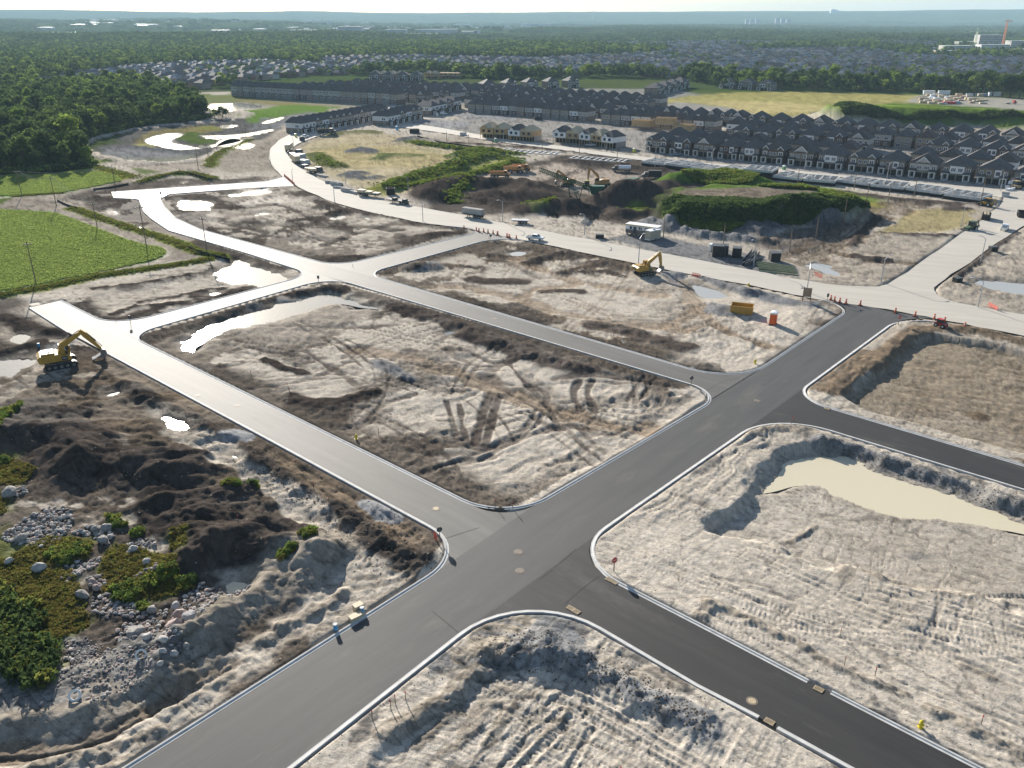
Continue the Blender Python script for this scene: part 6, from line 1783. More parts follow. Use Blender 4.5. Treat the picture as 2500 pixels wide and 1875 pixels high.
KIND={'bay':[('white bayed %s pair house'%b,semi('bay',B_[b],B_[b]))for b in('beige brick','grey stone')],'gable':[('big gabled %s pair house'%b,semi('gable',B_[b],SIDE['pale']if b=='grey stone' else B_[b],ROOFB))for b in('grey stone','beige brick')],'panel':[('%s pair house with white panel'%b,semi('panel',B_[b],B_[b]))for b in('red brown brick','beige brick')],'twin':[('two gabled %s pair house'%b,semi('twin',B_[b],B_[b],ROOFB if b=='brown brick' else ROOF))for b in('beige brick','brown brick')],'plain':[('white bayed one gabled %s house'%b,semi('plain',B_[b],B_[b]))for b in('brown brick','grey stone')],'rear':[('%s house, %s upper storey'%(b,s),rear(i,B_[b],SIDE[s],(ROOF,ROOFB,ROOF,ROOFB,ROOFR)[i]))for i,(b,s)in enumerate((('brown brick','pale'),('beige brick','pale'),('grey stone','tan'),('brown brick','white'),('pink brick','tan')))],'walk':[('tall %s house, %s top'%(b,s),rear(i,B_[b],SIDE[s],ROOF,7.4,12,6.6,4.2,2.4))for i,(b,s)in enumerate((('grey stone','pale'),('brown brick','tan'),('beige brick','pale'),('pink brick','tan')))],'town':[('%s unit, %s upper storey'%(b,s),town(i%3,B_[b],SIDE[s]if s!=b else B_[b]))for i,(b,s)in enumerate((('beige brick','white'),('pink brick','tan'),('brown brick','white'),('grey stone','pale'),('beige brick','tan')))],}
KM={}
def fill_km(o):
 KM[o.name]=list(o.children)
 for c in o.children:
  fill_km(c)
for v in KIND.values():
 for lab,r in v:
  fill_km(r)
USED=set()
NTH=lambda k:'%d%s'%(k+1,'th' if 10<(k+1)%100<14 else{1:'st',2:'nd',3:'rd'}.get((k+1)%10,'th'))
ORD=['first','second','third','fourth','fifth','sixth','seventh','eighth','ninth','tenth','eleventh','twelfth','thirteenth','fourteenth','fifteenth','sixteenth','seventeenth','eighteenth','nineteenth','twentieth','twenty first','twenty second','twenty third','twenty fourth','twenty fifth','twenty sixth','twenty seventh','twenty eighth','twenty ninth','thirtieth']
EXTRA_TREES=[]
def put_house(kind,k,x,y,rz,label,group,sx=1.0):
 lab,r=KIND[kind][k%len(KIND[kind])]
 if r.name not in USED:
  USED.add(r.name)
  o=r
  o.location,o.rotation_euler[2]=(x,y,zat(x,y)),rz
  tag(o,'%s, %s'%(lab,label),'house',group)
 else:
  o=copy_tree(r,(x,y,zat(x,y)),rz,KM,label='%s, %s'%(lab,label),category='house',group=group)
 o.scale[0]=sx
 return o
_ct=copy_tree
def copy_tree(o,loc=None,rz=None,kidmap=None,category=None,**kw):
 return _ct(o,loc,rz,kidmap,cat=category,**kw)
def row(a,b,n,kinds,where,away=False,off=0.0,fill=.83,width=11.6,skip=(),jit=.4,group=None,ts=None,turn=0.0):
 """n houses between two points of a front line; away=True turns their fronts from the camera."""
 A,B=Vector(a),Vector(b)
 d=(B-A).normalized()
 nrm=Vector((-d.y,d.x))
 if nrm.y<0:
  nrm=-nrm
 A,B=A+nrm*off,B+nrm*off
 sp=(B-A).length/max(1,n-1)if ts is None else 0
 if ts is None:
  ts=[i/max(1,n-1)for i in range(n)]
  gaps=[sp]*n
 else:
  gaps=[(B-A).length*g for g in np.gradient(ts)]
 ang=math.atan2(d.y,d.x)
 if d.x<0:
  ang+=math.pi
 for i,t in enumerate(ts):
  if i in skip:
   continue
  p=A+(B-A)*t+nrm*rng.uniform(-jit,jit)
  kind=kinds[i%len(kinds)]
  kn,kv=kind if isinstance(kind,tuple)else(kind,rng.randrange(9))
  lab='%s from left in %s'%(NTH(i),where)
  put_house(kn,kv,p.x,p.y,ang+(math.pi if away else 0)+turn,lab,group or 'new houses',gaps[i]*fill/width)
PC=[(1601.6,372),(1654.7,379),(1708,385),(1767,391),(1820,395.4),(1879.5,399.8),(1947.5,407.2),(2018.3,414.6),(2095,422),(2169,428),(2245.7,435.2),(2328.4,442.6),(2420,448.5),(2508,457)]
PW=[Vector(G(*p))for p in PC]
tot=(PW[-1]-PW[0]).length
row(PW[0],PW[-1],14,[('twin',0),('plain',0),('gable',1),('panel',0),('bay',0),('twin',1),('gable',1),('bay',1),('twin',0),('panel',1),('gable',0),('bay',0),('panel',1),('plain',1)],'the front row',ts=[(p-PW[0]).length/tot for p in PW],group='houses in the front row along the pale street')
A0,B0=PW[0],PW[-1]
d0=(B0-A0).normalized()
n0=Vector((-d0.y,d0.x))
L0=lambda al:A0+d0*al
row(L0(-2),L0(160),15,['rear'],'the second row',off=24.5,width=9.4,skip=(9,10),group='houses in the second row')
row(L0(20),L0(190),14,[('plain',1),('bay',1),('twin',0),('bay',0),('plain',0),('gable',0)],'the third row',off=67,skip=(6,7),group='houses in the third row')
row(L0(6),L0(200),19,['rear'],'the fourth row',off=92,width=9.4,group='houses in the fourth row')
row(L0(-8),L0(230),19,[('gable',0),('twin',0),('bay',1),('plain',1)],'the mound row',off=134,group='houses in the back row')
row(L0(-86),L0(-12),11,['rear'],'the timber frame row',off=98,width=8.6,group='houses of the middle row')
row(L0(-92),L0(-16),8,[('gable',1),('twin',0),('bay',1)],'the row left of the meadow',off=136,group='houses behind the middle row')
row(L0(-205),L0(-108),14,['rear'],'the long grey row',off=104,width=8.6,group='houses of the long grey row')
for k,(o_,n_,s0,s1,aw)in enumerate(((132,13,-230,-106,0),(162,13,-236,-110,1),(196,14,-250,-110,0),(226,15,-262,-112,1))):
 row(L0(s0),L0(s1),n_,['rear',('twin',0),'rear',('gable',1)],'grey roof row %s'%('one','two','three','four')[k],away=False,off=o_,width=9.6,group='crowded roofs in the middle')
ta,tb=Vector(Z('M',(1490,612))[0]),Vector(Z('N',(420,668))[0])
row(ta,tb,25,['walk'],'the pond meadow row',width=7.4,fill=.95,group='tall houses above the pond meadow')
for k,o_ in enumerate((28,58,88,120)):
 row(ta+(tb-ta)*(.12+.04*k),tb+(tb-ta).normalized()*(8+14*k),20-k,['rear',('twin',1),'rear',('gable',1)],'pond roof row %s'%('one','two','three','four')[k],off=o_,width=9.6,group='crowded roofs behind the pond meadow row')
t1a,t1b=Vector(Z('B',(470,325))[0]),Vector(Z('B',(1180,195))[0])
def terrace(a,b,n,where,group):
 """Attached units whose street fronts look to the right and towards the camera."""
 A,B=Vector(a),Vector(b)
 d=(B-A).normalized()
 ang=math.atan2(d.y,d.x)
 sp=(B-A).length/n
 for i in range(n):
  p=A+d*sp*(i+.5)
  put_house('town',i*2+(i//3),p.x,p.y,ang,'%s along %s'%(NTH(i),where),group,sp/6.6)
terrace(t1a,t1b,14,'the terrace beside the bend','terrace beside the bend')
terrace(Z('S',(300,660))[0],Z('S',(820,555))[0],6,'the short side terrace','short terrace at the side street')
terrace(Z('N',(660,735))[0],Z('N',(850,690))[0],4,'the terrace by the grey row','terrace in front of the long grey row')
row(Z('N',(60,590))[0],Z('N',(420,600))[0],8,['rear',('twin',1)],'the left roof patch',width=10,group='roofs left of the middle')
row(Z('N',(2120,600))[0],Z('O',(60,560))[0],4,[('twin',0),('plain',0)],'the meadow end row',group='houses at the left end of the meadow')
row(Z('O',(320,562))[0],Z('O',(560,575))[0],3,[('gable',0),('twin',0),('plain',1)],'the row atop the meadow',group='houses at the top of the meadow',width=13)
row(Z('N',(1030,575))[0],Z('N',(1560,555))[0],5,[('panel',1),('twin',0),('plain',1)],'the waste ground row',group='houses at the brown waste ground',fill=.55)
row(Z('N',(300,510))[0],Z('N',(560,512))[0],4,[('panel',1),('twin',0)],'the row under the suburb',group='houses under the old suburb',fill=.8)
for nm,v in KIND.items():
 for lab,r in v:
  if r.name not in USED:
   for c in[g for k in r.children for g in k.children]+list(r.children)+[r]:
    bpy.data.objects.remove(c)
for j,(a,b,yb)in enumerate(((850,1000,480),(1010,1190,482),(1200,1310,486),(1320,1490,490))):
 p,q=Z('N',(a,yb),(b,yb))
 w=math.hypot(q[0]-p[0],q[1]-p[1])
 an=math.atan2(q[1]-p[1],q[0]-p[0])
 r=empty('terrace_house',(p[0],p[1],zat(*p)),an,label='long brown brick terrace behind the scrub bank, %s from the left'%ORD[j],cat='house',group='long terraces behind the scrub bank')
 MB().box(0,w,0,10,-1,6).build('wall',B_['brown brick'],r)
 MB().prism([(-.5,6),(10.5,6),(5,9)],0-.4,w+.4,axis='x').build('roof',ROOFS[0],r)
 for q_ in range(int(w/7)):
  windows(r,0,[(q_*7+3,3.6,1.6,1.3,2,0)])
OSB=M('sheathing',(.43,.30,.16),.85,.25,.15,.6)
STUD=M('stud_timber',(.50,.38,.22),.8,.25,.15,2)
WRAP=M('house_wrap',(.74,.74,.74),.6,.3,.04,.3)
PLY=M('roof_ply',(.52,.42,.28),.8,.3,.12,.5)
def framed(a,b,depth,n,kind,label,group=None,h=6.2,roofs=True):
 """Unfinished attached houses: sheathed or wrapped walls, open ground floor with posts, plain roof decks."""
 A,B=Vector(a),Vector(b)
 d=(B-A)
 w=d.length
 r=empty('unfinished_house',(A.x,A.y,zat(A.x,A.y)),math.atan2(d.y,d.x),label=label,cat='unfinished house',group=group)
 uw=w/n
 for i in range(n):
  x0,x1=i*uw,(i+1)*uw
  st=(i%2)*.8
  wm=WRAP if kind=='wrap' and i!=1 else OSB
  up=MB()
  up.box(x0+.05,x1-.05,st,depth-st,3.1,h)
  up.build('upper_wall',wm,r)
  MB().box(x0+.05,x1-.05,3.2,depth-st,0,3.1).build('wall',OSB if kind!='wrap' else M('wrap_grey',(.3,.28,.26),.8,.3),r)
  MB().box(x0+.3,x1-.3,3.1,3.19,.1,2.8).build('garage_opening',DARKP,r)
  mb=MB()
  for q in range(5):
   xx=x0+.2+(uw-.4)*q/4
   mb.box(xx-.1,xx+.1,st+.1,st+.3,0,3.1)
  mb.box(x0+.1,x1-.1,st+.05,st+.35,2.8,3.1)
  mb.build('post',STUD,r)
  for xx,ww in((x0+uw*.28,uw*.2),(x0+uw*.7,uw*.22)):
   MB().box(xx-ww/2,xx+ww/2,st-.05,st+.03,3.9,5.4).build('window_opening',DARKP if kind!='wrap' else PANE,r)
  if roofs:
   mb=MB()
   m2=MB()
   hip(m2,uw,depth-1.2,h,3.0,.4,.4)
   mb.grid([(v[0]+(x0+x1)/2,v[1],v[2])for v in m2.v],m2.f)
   gable_front(mb,x0+uw*.3,uw*.42,h,1.7,4,st-.3)
   mb.build('roof',(ROOF if kind=='wrap' and i!=1 else PLY),r)
   gable_wall_at(r,x0+uw*.3,uw*.42,h,1.7,wm,st-.05)
  else:
   mb=MB()
   for q in range(9):
    xx=x0+.2+(uw-.4)*q/8
    mb.box(xx-.06,xx+.06,.1,.2,h,h+.9)
   mb.build('stud',STUD,r)
 return r
def gable_wall_at(r,x,w,h,gh,m,y):
 MB().prism([(x-w/2,h-.1),(x+w/2,h-.1),(x,h+gh-.12)],y,y+.2).build('gable',m,r)
framed(*Z('C',(-95,360),(120,372)),12,2,'osb','bare timber house under plywood roofs, beside the parked skip')
framed(*Z('C',(135,378),(330,395)),12,2,'wrap','white wrapped house with plywood roofs next to the bare timber one')
framed(*Z('C',(505,398),(720,415)),12,2,'wrap','wrapped house with one dark roof and one bare timber half')
framed(*Z('C',(720,415),(1000,450)),12,3,'wrap','long white wrapped house with dark roofs and blue windows')
for z,p,q,dep,h,lab in(('C',(1155,290),(1300,300),9,5.5,'low open topped timber box at the left of the tall frame'),('C',(1350,318),(1505,325),9,8.5,'tall open topped timber frame between two low ones'),('C',(1500,325),(1640,335),9,5.2,'low open topped timber box at the right of the tall frame')):
 A,B=map(Vector,Z(z,p,q))
 w=(B-A).length
 r=empty('timber_frame',(A.x,A.y,zat(A.x,A.y)),math.atan2((B-A).y,(B-A).x),label=lab,cat='timber frame',group='open timber frames')
 mb=MB()
 lo=h-3.2
 mb.box(0,w,0,.2,lo,h).box(0,w,dep-.2,dep,lo,h).box(0,.2,.2,dep-.2,lo,h).box(w-.2,w,.2,dep-.2,lo,h).box(w*.5,w*.5+.15,.2,dep-.2,lo,h)
 mb.build('wall',OSB,r)
 MB().box(-.1,w+.1,-.1,dep+.1,lo-.3,lo).build('floor_deck',PLY,r)
 mb=MB()
 for k in range(10):
  xx=w*k/9
  mb.box(xx-.08,xx+.08,0,.16,0,lo-.3).box(xx-.08,xx+.08,dep-.16,dep,0,lo-.3)
 mb.build('post',STUD,r)
 mb=MB()
 for k in range(12):
  xx=w*k/11
  mb.box(xx-.06,xx+.06,0,dep,h,h+.25)
 mb.build('plate',STUD,r)
for j,(a,b,yb,rows_)in enumerate(((270,370,498,1),(385,470,500,1),(480,580,510,0),(615,690,500,1),(705,830,498,0))):
 framed(*Z('N',(a,yb),(b,yb+2)),11,2,'osb','pinkish timber house going up under the old suburb, %s from the left'%ORD[j],'timber houses under the old suburb',6.2,bool(rows_))
FND=M('foundation_concrete',(.56,.555,.54),.8,.3,.1,.6,.01,4)
TAR=M('foundation_tar',(.016,.016,.017),.7,.4,.2,.6)
fl=[(1240,590),(1330,605),(1437,612),(1530,625),(1637,640),(1740,650),(1840,662),(2020,665),(2110,680),(2201,695)]
FP=[Z('D',(-130,690),(120,712)),Z('D',(120,712),(370,742)),Z('D',(372,742),(650,765)),Z('D',(655,750),(925,785)),Z('D',(925,785),(1215,815)),Z('D',(1215,812),(1530,855)),Z('D',(1530,860),(1850,905)),Z('C',(1240,590),(1432,612)),Z('C',(1437,612),(1636,640)),Z('C',(1640,640),(1850,668)),Z('C',(1860,670),(2010,690))]
FP.sort(key=lambda s:s[0][0])
for j,(a,b)in enumerate(FP):
 A,B=Vector(a),Vector(b)
 w=(B-A).length*.94
 ang=math.atan2((B-A).y,(B-A).x)
 z0=zat(A.x,A.y)
 dep=13.0
 r=empty('foundation',(A.x,A.y,z0),ang,label='open concrete foundation with dark tarred outside, %s from the left along the pale street'%ORD[j],cat='foundation',group='concrete foundations along the pale street')
 T_=.28
 mb=MB()
 H_=2.2
 mb.box(0,w,0,T_,1.15,H_).box(0,w,dep-T_,dep,.2,H_).box(0,T_,T_,dep-T_,.2,H_).box(w-T_,w,T_,dep-T_,.2,H_)
 mb.build('wall',FND,r)
 MB().box(w*.48,w*.48+T_,T_,dep-T_,-.6,H_-.01).build('party_wall',FND,r)
 mb=MB()
 for x0 in(.25,.74):
  mb.box(w*x0-.12,w*x0+.12,dep*.55,dep-T_,-.6,H_-.02).box(w*x0-1.6,w*x0-.12,dep*.55,dep*.55+T_,-.6,H_-.02)
 mb.build('cross_wall',FND,r)
 MB().box(T_,w-T_,T_,dep-T_,-.8,-.35).build('slab',M('slab_concrete',(.36,.35,.33),.85,.3,.12,.6),r)
 MB().box(-.03,w+.03,-.05,T_+.02,-.9,1.15).box(w-.02,w+.05,T_+.02,dep,-.9,1.15).build('tar_coat',TAR,r)
 MB().box(w*.2,w*.2+.7,-.12,0,1.4,1.9).box(w*.7,w*.7+.7,-.12,0,1.4,1.9).build('form_pocket',TRIM,r)
for z,x0,x1,y0,y1,n in(('C',640,1120,510,570,5),('C',60,560,455,500,5)):
 for j in range(n):
  a,b=Z(z,(x0+(x1-x0)*j/n,y0+(y1-y0)*j/n*.6+24),(x0+(x1-x0)*(j+.9)/n,y0+(y1-y0)*(j+.9)/n*.6+24))
  A,B=Vector(a),Vector(b)
  w,dep=(B-A).length,9.5
  r=empty('footing',(A.x,A.y,zat(A.x,A.y)),math.atan2((B-A).y,(B-A).x),label='flat pale concrete footing frame, %s from the left %s'%(ORD[j],'beside the dark yard' if z=='C' and x0>600 else 'behind the green berm'),cat='footing',group='concrete footings')
  mb=MB()
  mb.box(0,w,0,.6,-.2,.35).box(0,w,dep-.6,dep,-.2,.35).box(0,.6,.6,dep-.6,-.2,.35).box(w*.5,w*.5+.6,.6,dep-.6,-.2,.35)
  mb.build('footing_strip',FND,r)
YEL=M('machine_yellow',(.42,.24,.035),.45,.5,.1,1.5)
BLK=M('machine_black',(.02,.02,.02),.6,.4,.2,2)
STEEL=M('worn_steel',(.22,.21,.2),.45,.5,.2,2,metal=.6)
RUB=M('rubber',(.022,.021,.02),.85,.3,.25,3)
GLS=M('cab_glass',(.03,.04,.05),.08,.7,.1,1)
WHT=M('white_paint',(.75,.76,.77),.35,.5,.04,1)
GRN=M('plant_green',(.025,.10,.055),.5,.45,.15,1.5)
GALV=M('galvanised',(.42,.44,.46),.5,.5,.1,2,metal=.4)
WOOD=M('weathered_wood',(.20,.15,.105),.85,.25,.2,3)
ORG=M('safety_orange',(.62,.10,.015),.55,.4,.1,2)
RED=M('red_paint',(.45,.03,.025),.4,.5,.1,2)
TAN=M('tan_panel',(.52,.43,.29),.6,.3,.08,1)
DGREY=M('dark_grey_paint',(.06,.065,.07),.5,.4,.12,1)
LGREY=M('light_grey_paint',(.45,.46,.47),.6,.35,.08,1)
BLUE=M('blue_plastic',(.05,.30,.55),.45,.5,.1,2)
def gp(z,*p):
 q=Z(z,p)[0]
 return(q[0],q[1],zat(*q))
def yaw_of(z,a,b):
 p,q=Z(z,a,b)
 return math.atan2(q[1]-p[1],q[0]-p[0])
def text(parent,s,size,loc,rot,m,name='lettering'):
 cu=bpy.data.curves.new(name,'FONT')
 cu.body=s
 cu.size=size
 cu.align_x=cu.align_y='CENTER'
 cu.extrude=.008
 o=bpy.data.objects.new(name,cu)
 COL.objects.link(o)
 cu.materials.append(m)
 bpy.context.view_layer.update()
 me=bpy.data.meshes.new_from_object(o)
 bpy.data.objects.remove(o)
 o=link(name,me,None,parent)
 o.location=loc
 o.rotation_euler=rot
 return o
def wheel(r,x,y,rad,wid,name='wheel'):
 t=MB().tube((x,y-wid/2,rad),(x,y+wid/2,rad),rad,n=14).build(name,RUB,r)
 MB().tube((x,y-wid/2-.02,rad),(x,y+wid/2+.02,rad),rad*.5,n=10).build('rim',LGREY,t)
def excavator(loc,yaw,s,label,pose,letters=None,body_col=YEL,group=None):
 r=empty('excavator',loc,yaw,label=label,cat='excavator',group=group)
 r.scale=(s,s,s)
 for sy in(-1,1):
  prof=[(-2.3,.15),(-1.9,0),(1.9,0),(2.35,.2),(2.5,.55),(2.3,.85),(1.9,1.0),(-1.9,1.0),(-2.35,.85),(-2.5,.5)]
  t=MB().prism(prof,sy*1.45-.33,sy*1.45+.33).build('track',BLK,r)
  mb=MB()
  for k in range(20):
   x=-2.0+4.0*k/19
   mb.box(x-.07,x+.07,sy*1.45-.37,sy*1.45+.37,.98,1.05)
  mb.build('track_shoe',STEEL,t)
  mb=MB()
  for k in range(5):
   x=-1.8+.9*k
   mb.tube((x,sy*1.45-.36,.42),(x,sy*1.45+.36,.42),.26,n=10)
  mb.build('track_roller',STEEL,t)
 MB().box(-1.4,1.4,-1.15,1.15,.4,1.0).tube((0,0,1.0),(0,0,1.25),.95,n=16).build('undercarriage',BLK,r)
 MB().prism([(-3.1,1.45),(-2.9,1.25),(1.7,1.25),(1.75,1.9),(.4,2.05),(-.2,2.45),(-2.7,2.5),(-3.15,2.2)],-1.5,1.5).build('body',body_col,r)
 MB().prism([(-2.6,2.5),(-2.5,2.75),(-.7,2.72),(-.5,2.46)],-1.2,1.1).build('engine_hood',body_col,r)
 MB().tube((-1.4,-.6,2.7),(-1.4,-.6,3.2),.09).build('exhaust',BLK,r)
 c=MB().prism([(.1,1.9),(1.75,1.9),(1.9,2.4),(1.55,3.3),(.2,3.35)],.5,1.48).build('cab',body_col,r)
 MB().prism([(.3,2.35),(1.72,2.35),(1.45,3.18),(.3,3.2)],.47,1.51).build('window',GLS,c)
 MB().box(1.0,1.85,.6,1.4,2.45,2.9).build('windscreen',GLS,c)
 mb=MB()
 mb.path([(-2.4,-1.4,2.5),(-2.4,-1.4,3.1),(-.4,-1.4,3.1),(-.4,-1.4,2.4)],.035)
 mb.build('handrail',BLK,r)
 foot,bend,top,stick0,stick1,bt=pose
 y=-.1
 def beam(pts,ws,name,m,half=.34):
  L,U=[],[]
  n=len(pts)
  for i,(px,pz)in enumerate(pts):
   a,b=pts[max(0,i-1)],pts[min(n-1,i+1)]
   dx,dz=b[0]-a[0],b[1]-a[1]
   q=math.hypot(dx,dz)
   L.append((px+dz/q*ws[i],pz-dx/q*ws[i]))
   U.append((px-dz/q*ws[i],pz+dx/q*ws[i]))
  mb=MB()
  for i in range(n-1):
   mb.prism([L[i],L[i+1],U[i+1],U[i]],y-half,y+half)
  return mb.build(name,m,r)
 mid=((foot[0]+bend[0])/2-.12,(foot[1]+bend[1])/2)
 boom=beam([foot,mid,bend,((bend[0]+top[0])/2,(bend[1]+top[1])/2),top],[.3,.42,.5,.38,.24],'boom',body_col)
 sdx,sdz=stick1[0]-stick0[0],stick1[1]-stick0[1]
 beam([stick0,(stick0[0]+sdx*.22,stick0[1]+sdz*.22),stick1],[.22,.42,.2],'stick',body_col,.22)
 mb=MB()
 bx,bz=stick1
 mb.prism([(bx-.1,bz+.15),(bx+.55,bz-.1),(bx+.75,bz-.75),(bx+.35,bz-1.45),(bt[0]+.3,bt[1]+.05),(bt[0],bt[1]),(bx-.2,bz-.85)],y-.62,y+.62)
 bk=mb.build('bucket',STEEL,r)
 mb=MB()
 for k in range(5):
  yy=y-.55+.275*k
  mb.prism([(bt[0]+.2,bt[1]+.1),(bt[0]-.25,bt[1]-.02),(bt[0]+.15,bt[1]-.06)],yy-.06,yy+.06)
 mb.build('bucket_tooth',LGREY,bk)
 def cyl(a,b,name='hydraulic_cylinder',yy=y):
  A,B=Vector((a[0],yy,a[1])),Vector((b[0],yy,b[1]))
  m_=A+(B-A)*.58
  MB().tube(A,m_,.12,n=8).build(name,BLK,r)
  MB().tube(m_,B,.065,n=8).build('piston_rod',GALV,r)
 for yy in(-.45,.25):
  cyl((foot[0]+.75,foot[1]-.35),((foot[0]+bend[0])/2+.3,(foot[1]+bend[1])/2+.5),yy=yy)
 cyl((bend[0]+.1,bend[1]+.45),(stick0[0]-.1,stick0[1]+.02))
 cyl((stick0[0]+sdx*.18+.38,stick0[1]+sdz*.18+.1),(stick1[0]+.3,stick1[1]+.35))
 if letters:
  pl=MB().box(.25,1.15,-1.53,-1.5,1.35,2.0).build('badge',BLK,r)
  text(pl,letters,.36,(.7,-1.545,1.68),(math.pi/2,0,0),WHT)
  p2=MB().box(-3.19,-3.15,-.45,.45,1.6,2.3).build('badge',BLK,r)
  text(p2,letters,.36,(-3.2,0,1.95),(math.pi/2,0,-math.pi/2),WHT)
 return r
e1=G(150,893)
excavator((e1[0],e1[1],max(zat(*e1),-.1)),R(31),1.25,'big yellow excavator on a mud heap beside the pale street end',((.55,1.9),(.75,3.5),(3.9,5.15),(3.7,5.45),(6.25,1.75),(4.9,.35)),'CAT')
e2=G(1574,668)
excavator((e2[0],e2[1],zat(*e2)),R(24),1.08,'smaller yellow excavator parked in the beige lot beside the wide pale road',((.55,1.9),(1.0,3.2),(4.1,5.3),(4.0,5.5),(4.75,1.75),(3.9,.3)),'CAT')
OYEL=M('machine_orange',(.46,.24,.09),.5,.45,.12,1.5)
p=gp('V',520,330)
excavator(p,R(178),1.15,'orange excavator behind the green conveyor with its arm folded',((.55,1.9),(1.2,3.8),(3.6,5.6),(3.5,5.8),(4.0,1.9),(3.3,.5)),body_col=OYEL)
p=gp('V',1010,345)
excavator(p,R(172),1.2,'orange excavator beside the loaders behind the green conveyor, arm raised',((.55,1.9),(1.0,4.0),(3.9,6.6),(3.8,6.9),(4.2,2.2),(3.5,.6)),body_col=OYEL)
def loader(loc,yaw,s,label,col=YEL,back=False,group=None,cat='loader'):
 r=empty('backhoe_loader' if back else 'wheel_loader',loc,yaw,label=label,cat=cat,group=group)
 r.scale=(s,s,s)
 MB().prism([(-2.2,.8),(2.0,.8),(2.1,1.3),(.6,1.75),(-2.2,1.7)],-.8,.8).build('body',col,r)
 c=MB().prism([(-1.5,1.7),(.5,1.7),(.35,3.0),(-1.4,3.0)],-.75,.75).build('cab',BLK,r)
 MB().prism([(-1.35,1.9),(.4,1.9),(.28,2.8),(-1.3,2.8)],-.78,.78).build('window',GLS,c)
 MB().box(-1.6,.6,-.85,.85,3.0,3.15).build('cab_roof',col,c)
 for x,q in((1.35,.62 if back else .8),(-1.4,.85 if back else .8)):
  for y in(-.95,.95):
   wheel(r,x,y,q,.45)
 mb=MB()
 for y in(-.55,.55):
  mb.bar((.6,y,1.5),(2.9,y,.7),.14,.25)
 mb.build('loader_arm',col,r)
 MB().prism([(2.8,.1),(3.7,.05),(3.6,.15),(3.0,.25),(2.95,1.0),(2.75,1.0)],-1.2,1.2).build('bucket',STEEL,r)
 if back:
  MB().bar((-2.3,0,1.2),(-3.0,0,3.2),.22,.35).bar((-3.0,0,3.2),(-3.7,0,1.6),.2,.3).build('rear_arm',col,r)
  MB().prism([(-3.9,1.6),(-3.4,1.6),(-3.3,1.0),(-3.9,.9)],-.35,.35).build('rear_bucket',STEEL,r)
 return r
loader(gp('V',1090,345),R(160),1.1,'orange wheel loader in the cluster behind the green conveyor',OYEL)
loader(gp('V',830,370),R(10),1.05,'yellow green loader left of the orange excavators',M('olive_yellow',(.26,.24,.04),.5,.4))
loader(gp('D',1885,925),R(120),1.0,'yellow backhoe loader at the end of the foundations',YEL,True)
loader(gp('D',1755,1120),R(205),1.05,'green backhoe loader standing on the side street with its arm up',M('tractor_green',(.07,.12,.06),.5,.4),True)
loader(gp('D',2120,780),R(100),1.2,'tan truck loader beside the white wrapped bundles',M('tan_paint',(.35,.26,.14),.5,.4))
def haul_truck(loc,yaw,label):
 r=empty('haul_truck',loc,yaw,label=label,cat='dump truck',group='haul trucks by the green hedge')
 MB().box(-4.4,4.2,-.6,.6,.9,1.4).build('chassis',BLK,r)
 c=MB().prism([(2.0,1.3),(4.6,1.3),(4.5,2.1),(3.4,2.4),(3.2,3.3),(2.0,3.3)],-1.2,1.2).build('cab',OYEL,r)
 MB().prism([(2.2,2.35),(3.35,2.35),(3.15,3.15),(2.2,3.15)],-1.23,1.23).build('window',GLS,c)
 mb=MB()
 mb.prism([(-4.9,2.2),(-3.6,1.5),(1.6,1.5),(1.7,3.0),(-4.9,2.9)],-1.45,-1.3).prism([(-4.9,2.2),(-3.6,1.5),(1.6,1.5),(1.7,3.0),(-4.9,2.9)],1.3,1.45)
 mb.prism([(-4.9,2.2),(-3.6,1.5),(1.6,1.5),(1.6,1.65),(-3.5,1.65),(-4.9,2.35)],-1.3,1.3).box(1.55,1.7,-1.3,1.3,1.65,3.1)
 mb.build('dump_body',OYEL,r)
 for x in(3.2,-1.4,-3.2):
  for y in(-1.25,1.25):
   wheel(r,x,y,.85,.6)
 return r
haul_truck(gp('C',70,690),R(-8),'orange haul truck alone at the end of the green hedge')
haul_truck(gp('C',185,650),R(-6),'orange haul truck second from left by the green hedge')
haul_truck(gp('C',245,638),R(-20),'orange haul truck farthest right by the green hedge')
def truck(kind,loc,yaw,label,cabm,bodym,s=1.0,name='truck',cat='truck',group=None):
 r=empty(name,loc,yaw,label=label,cat=cat,group=group)
 r.scale=(s,s,s)
 MB().box(-4.4,3.2,-.5,.5,.7,1.05).build('chassis',BLK,r)
 c=MB().prism([(1.5,.8),(4.3,.8),(4.35,1.7),(3.3,1.95),(2.9,2.9),(1.5,2.9)],-1.15,1.15).build('cab',cabm,r)
 MB().prism([(1.9,1.95),(3.2,1.95),(2.85,2.75),(1.9,2.75)],-1.17,1.17).build('window',GLS,c)
 if kind=='box':
  MB().box(-4.4,1.3,-1.25,1.25,1.05,3.6).build('cargo_box',bodym,r)
 elif kind=='tank':
  mb=MB()
  mb.prism([(-.9*math.cos(t)*1.3,2.1+.95*math.sin(t))for t in np.linspace(0,2*math.pi,17)[:-1]],-4.4,1.2,axis='x')
  mb.build('tank',bodym,r)
 elif kind=='dump':
  mb=MB()
  mb.box(-4.5,1.3,-1.25,-1.12,1.05,2.7).box(-4.5,1.3,1.12,1.25,1.05,2.7).box(1.15,1.3,-1.12,1.12,1.05,3.0).box(-4.5,-4.38,-1.12,1.12,1.05,2.6).box(-4.38,1.15,-1.12,1.12,1.05,1.3)
  mb.build('dump_body',bodym,r)
 elif kind=='flat':
  MB().box(-4.5,1.3,-1.25,1.25,1.05,1.25).build('deck',bodym,r)
 for x in(3.0,-2.2,-3.5):
  for y in(-1.05,1.05):
   wheel(r,x,y,.52,.35)
 return r
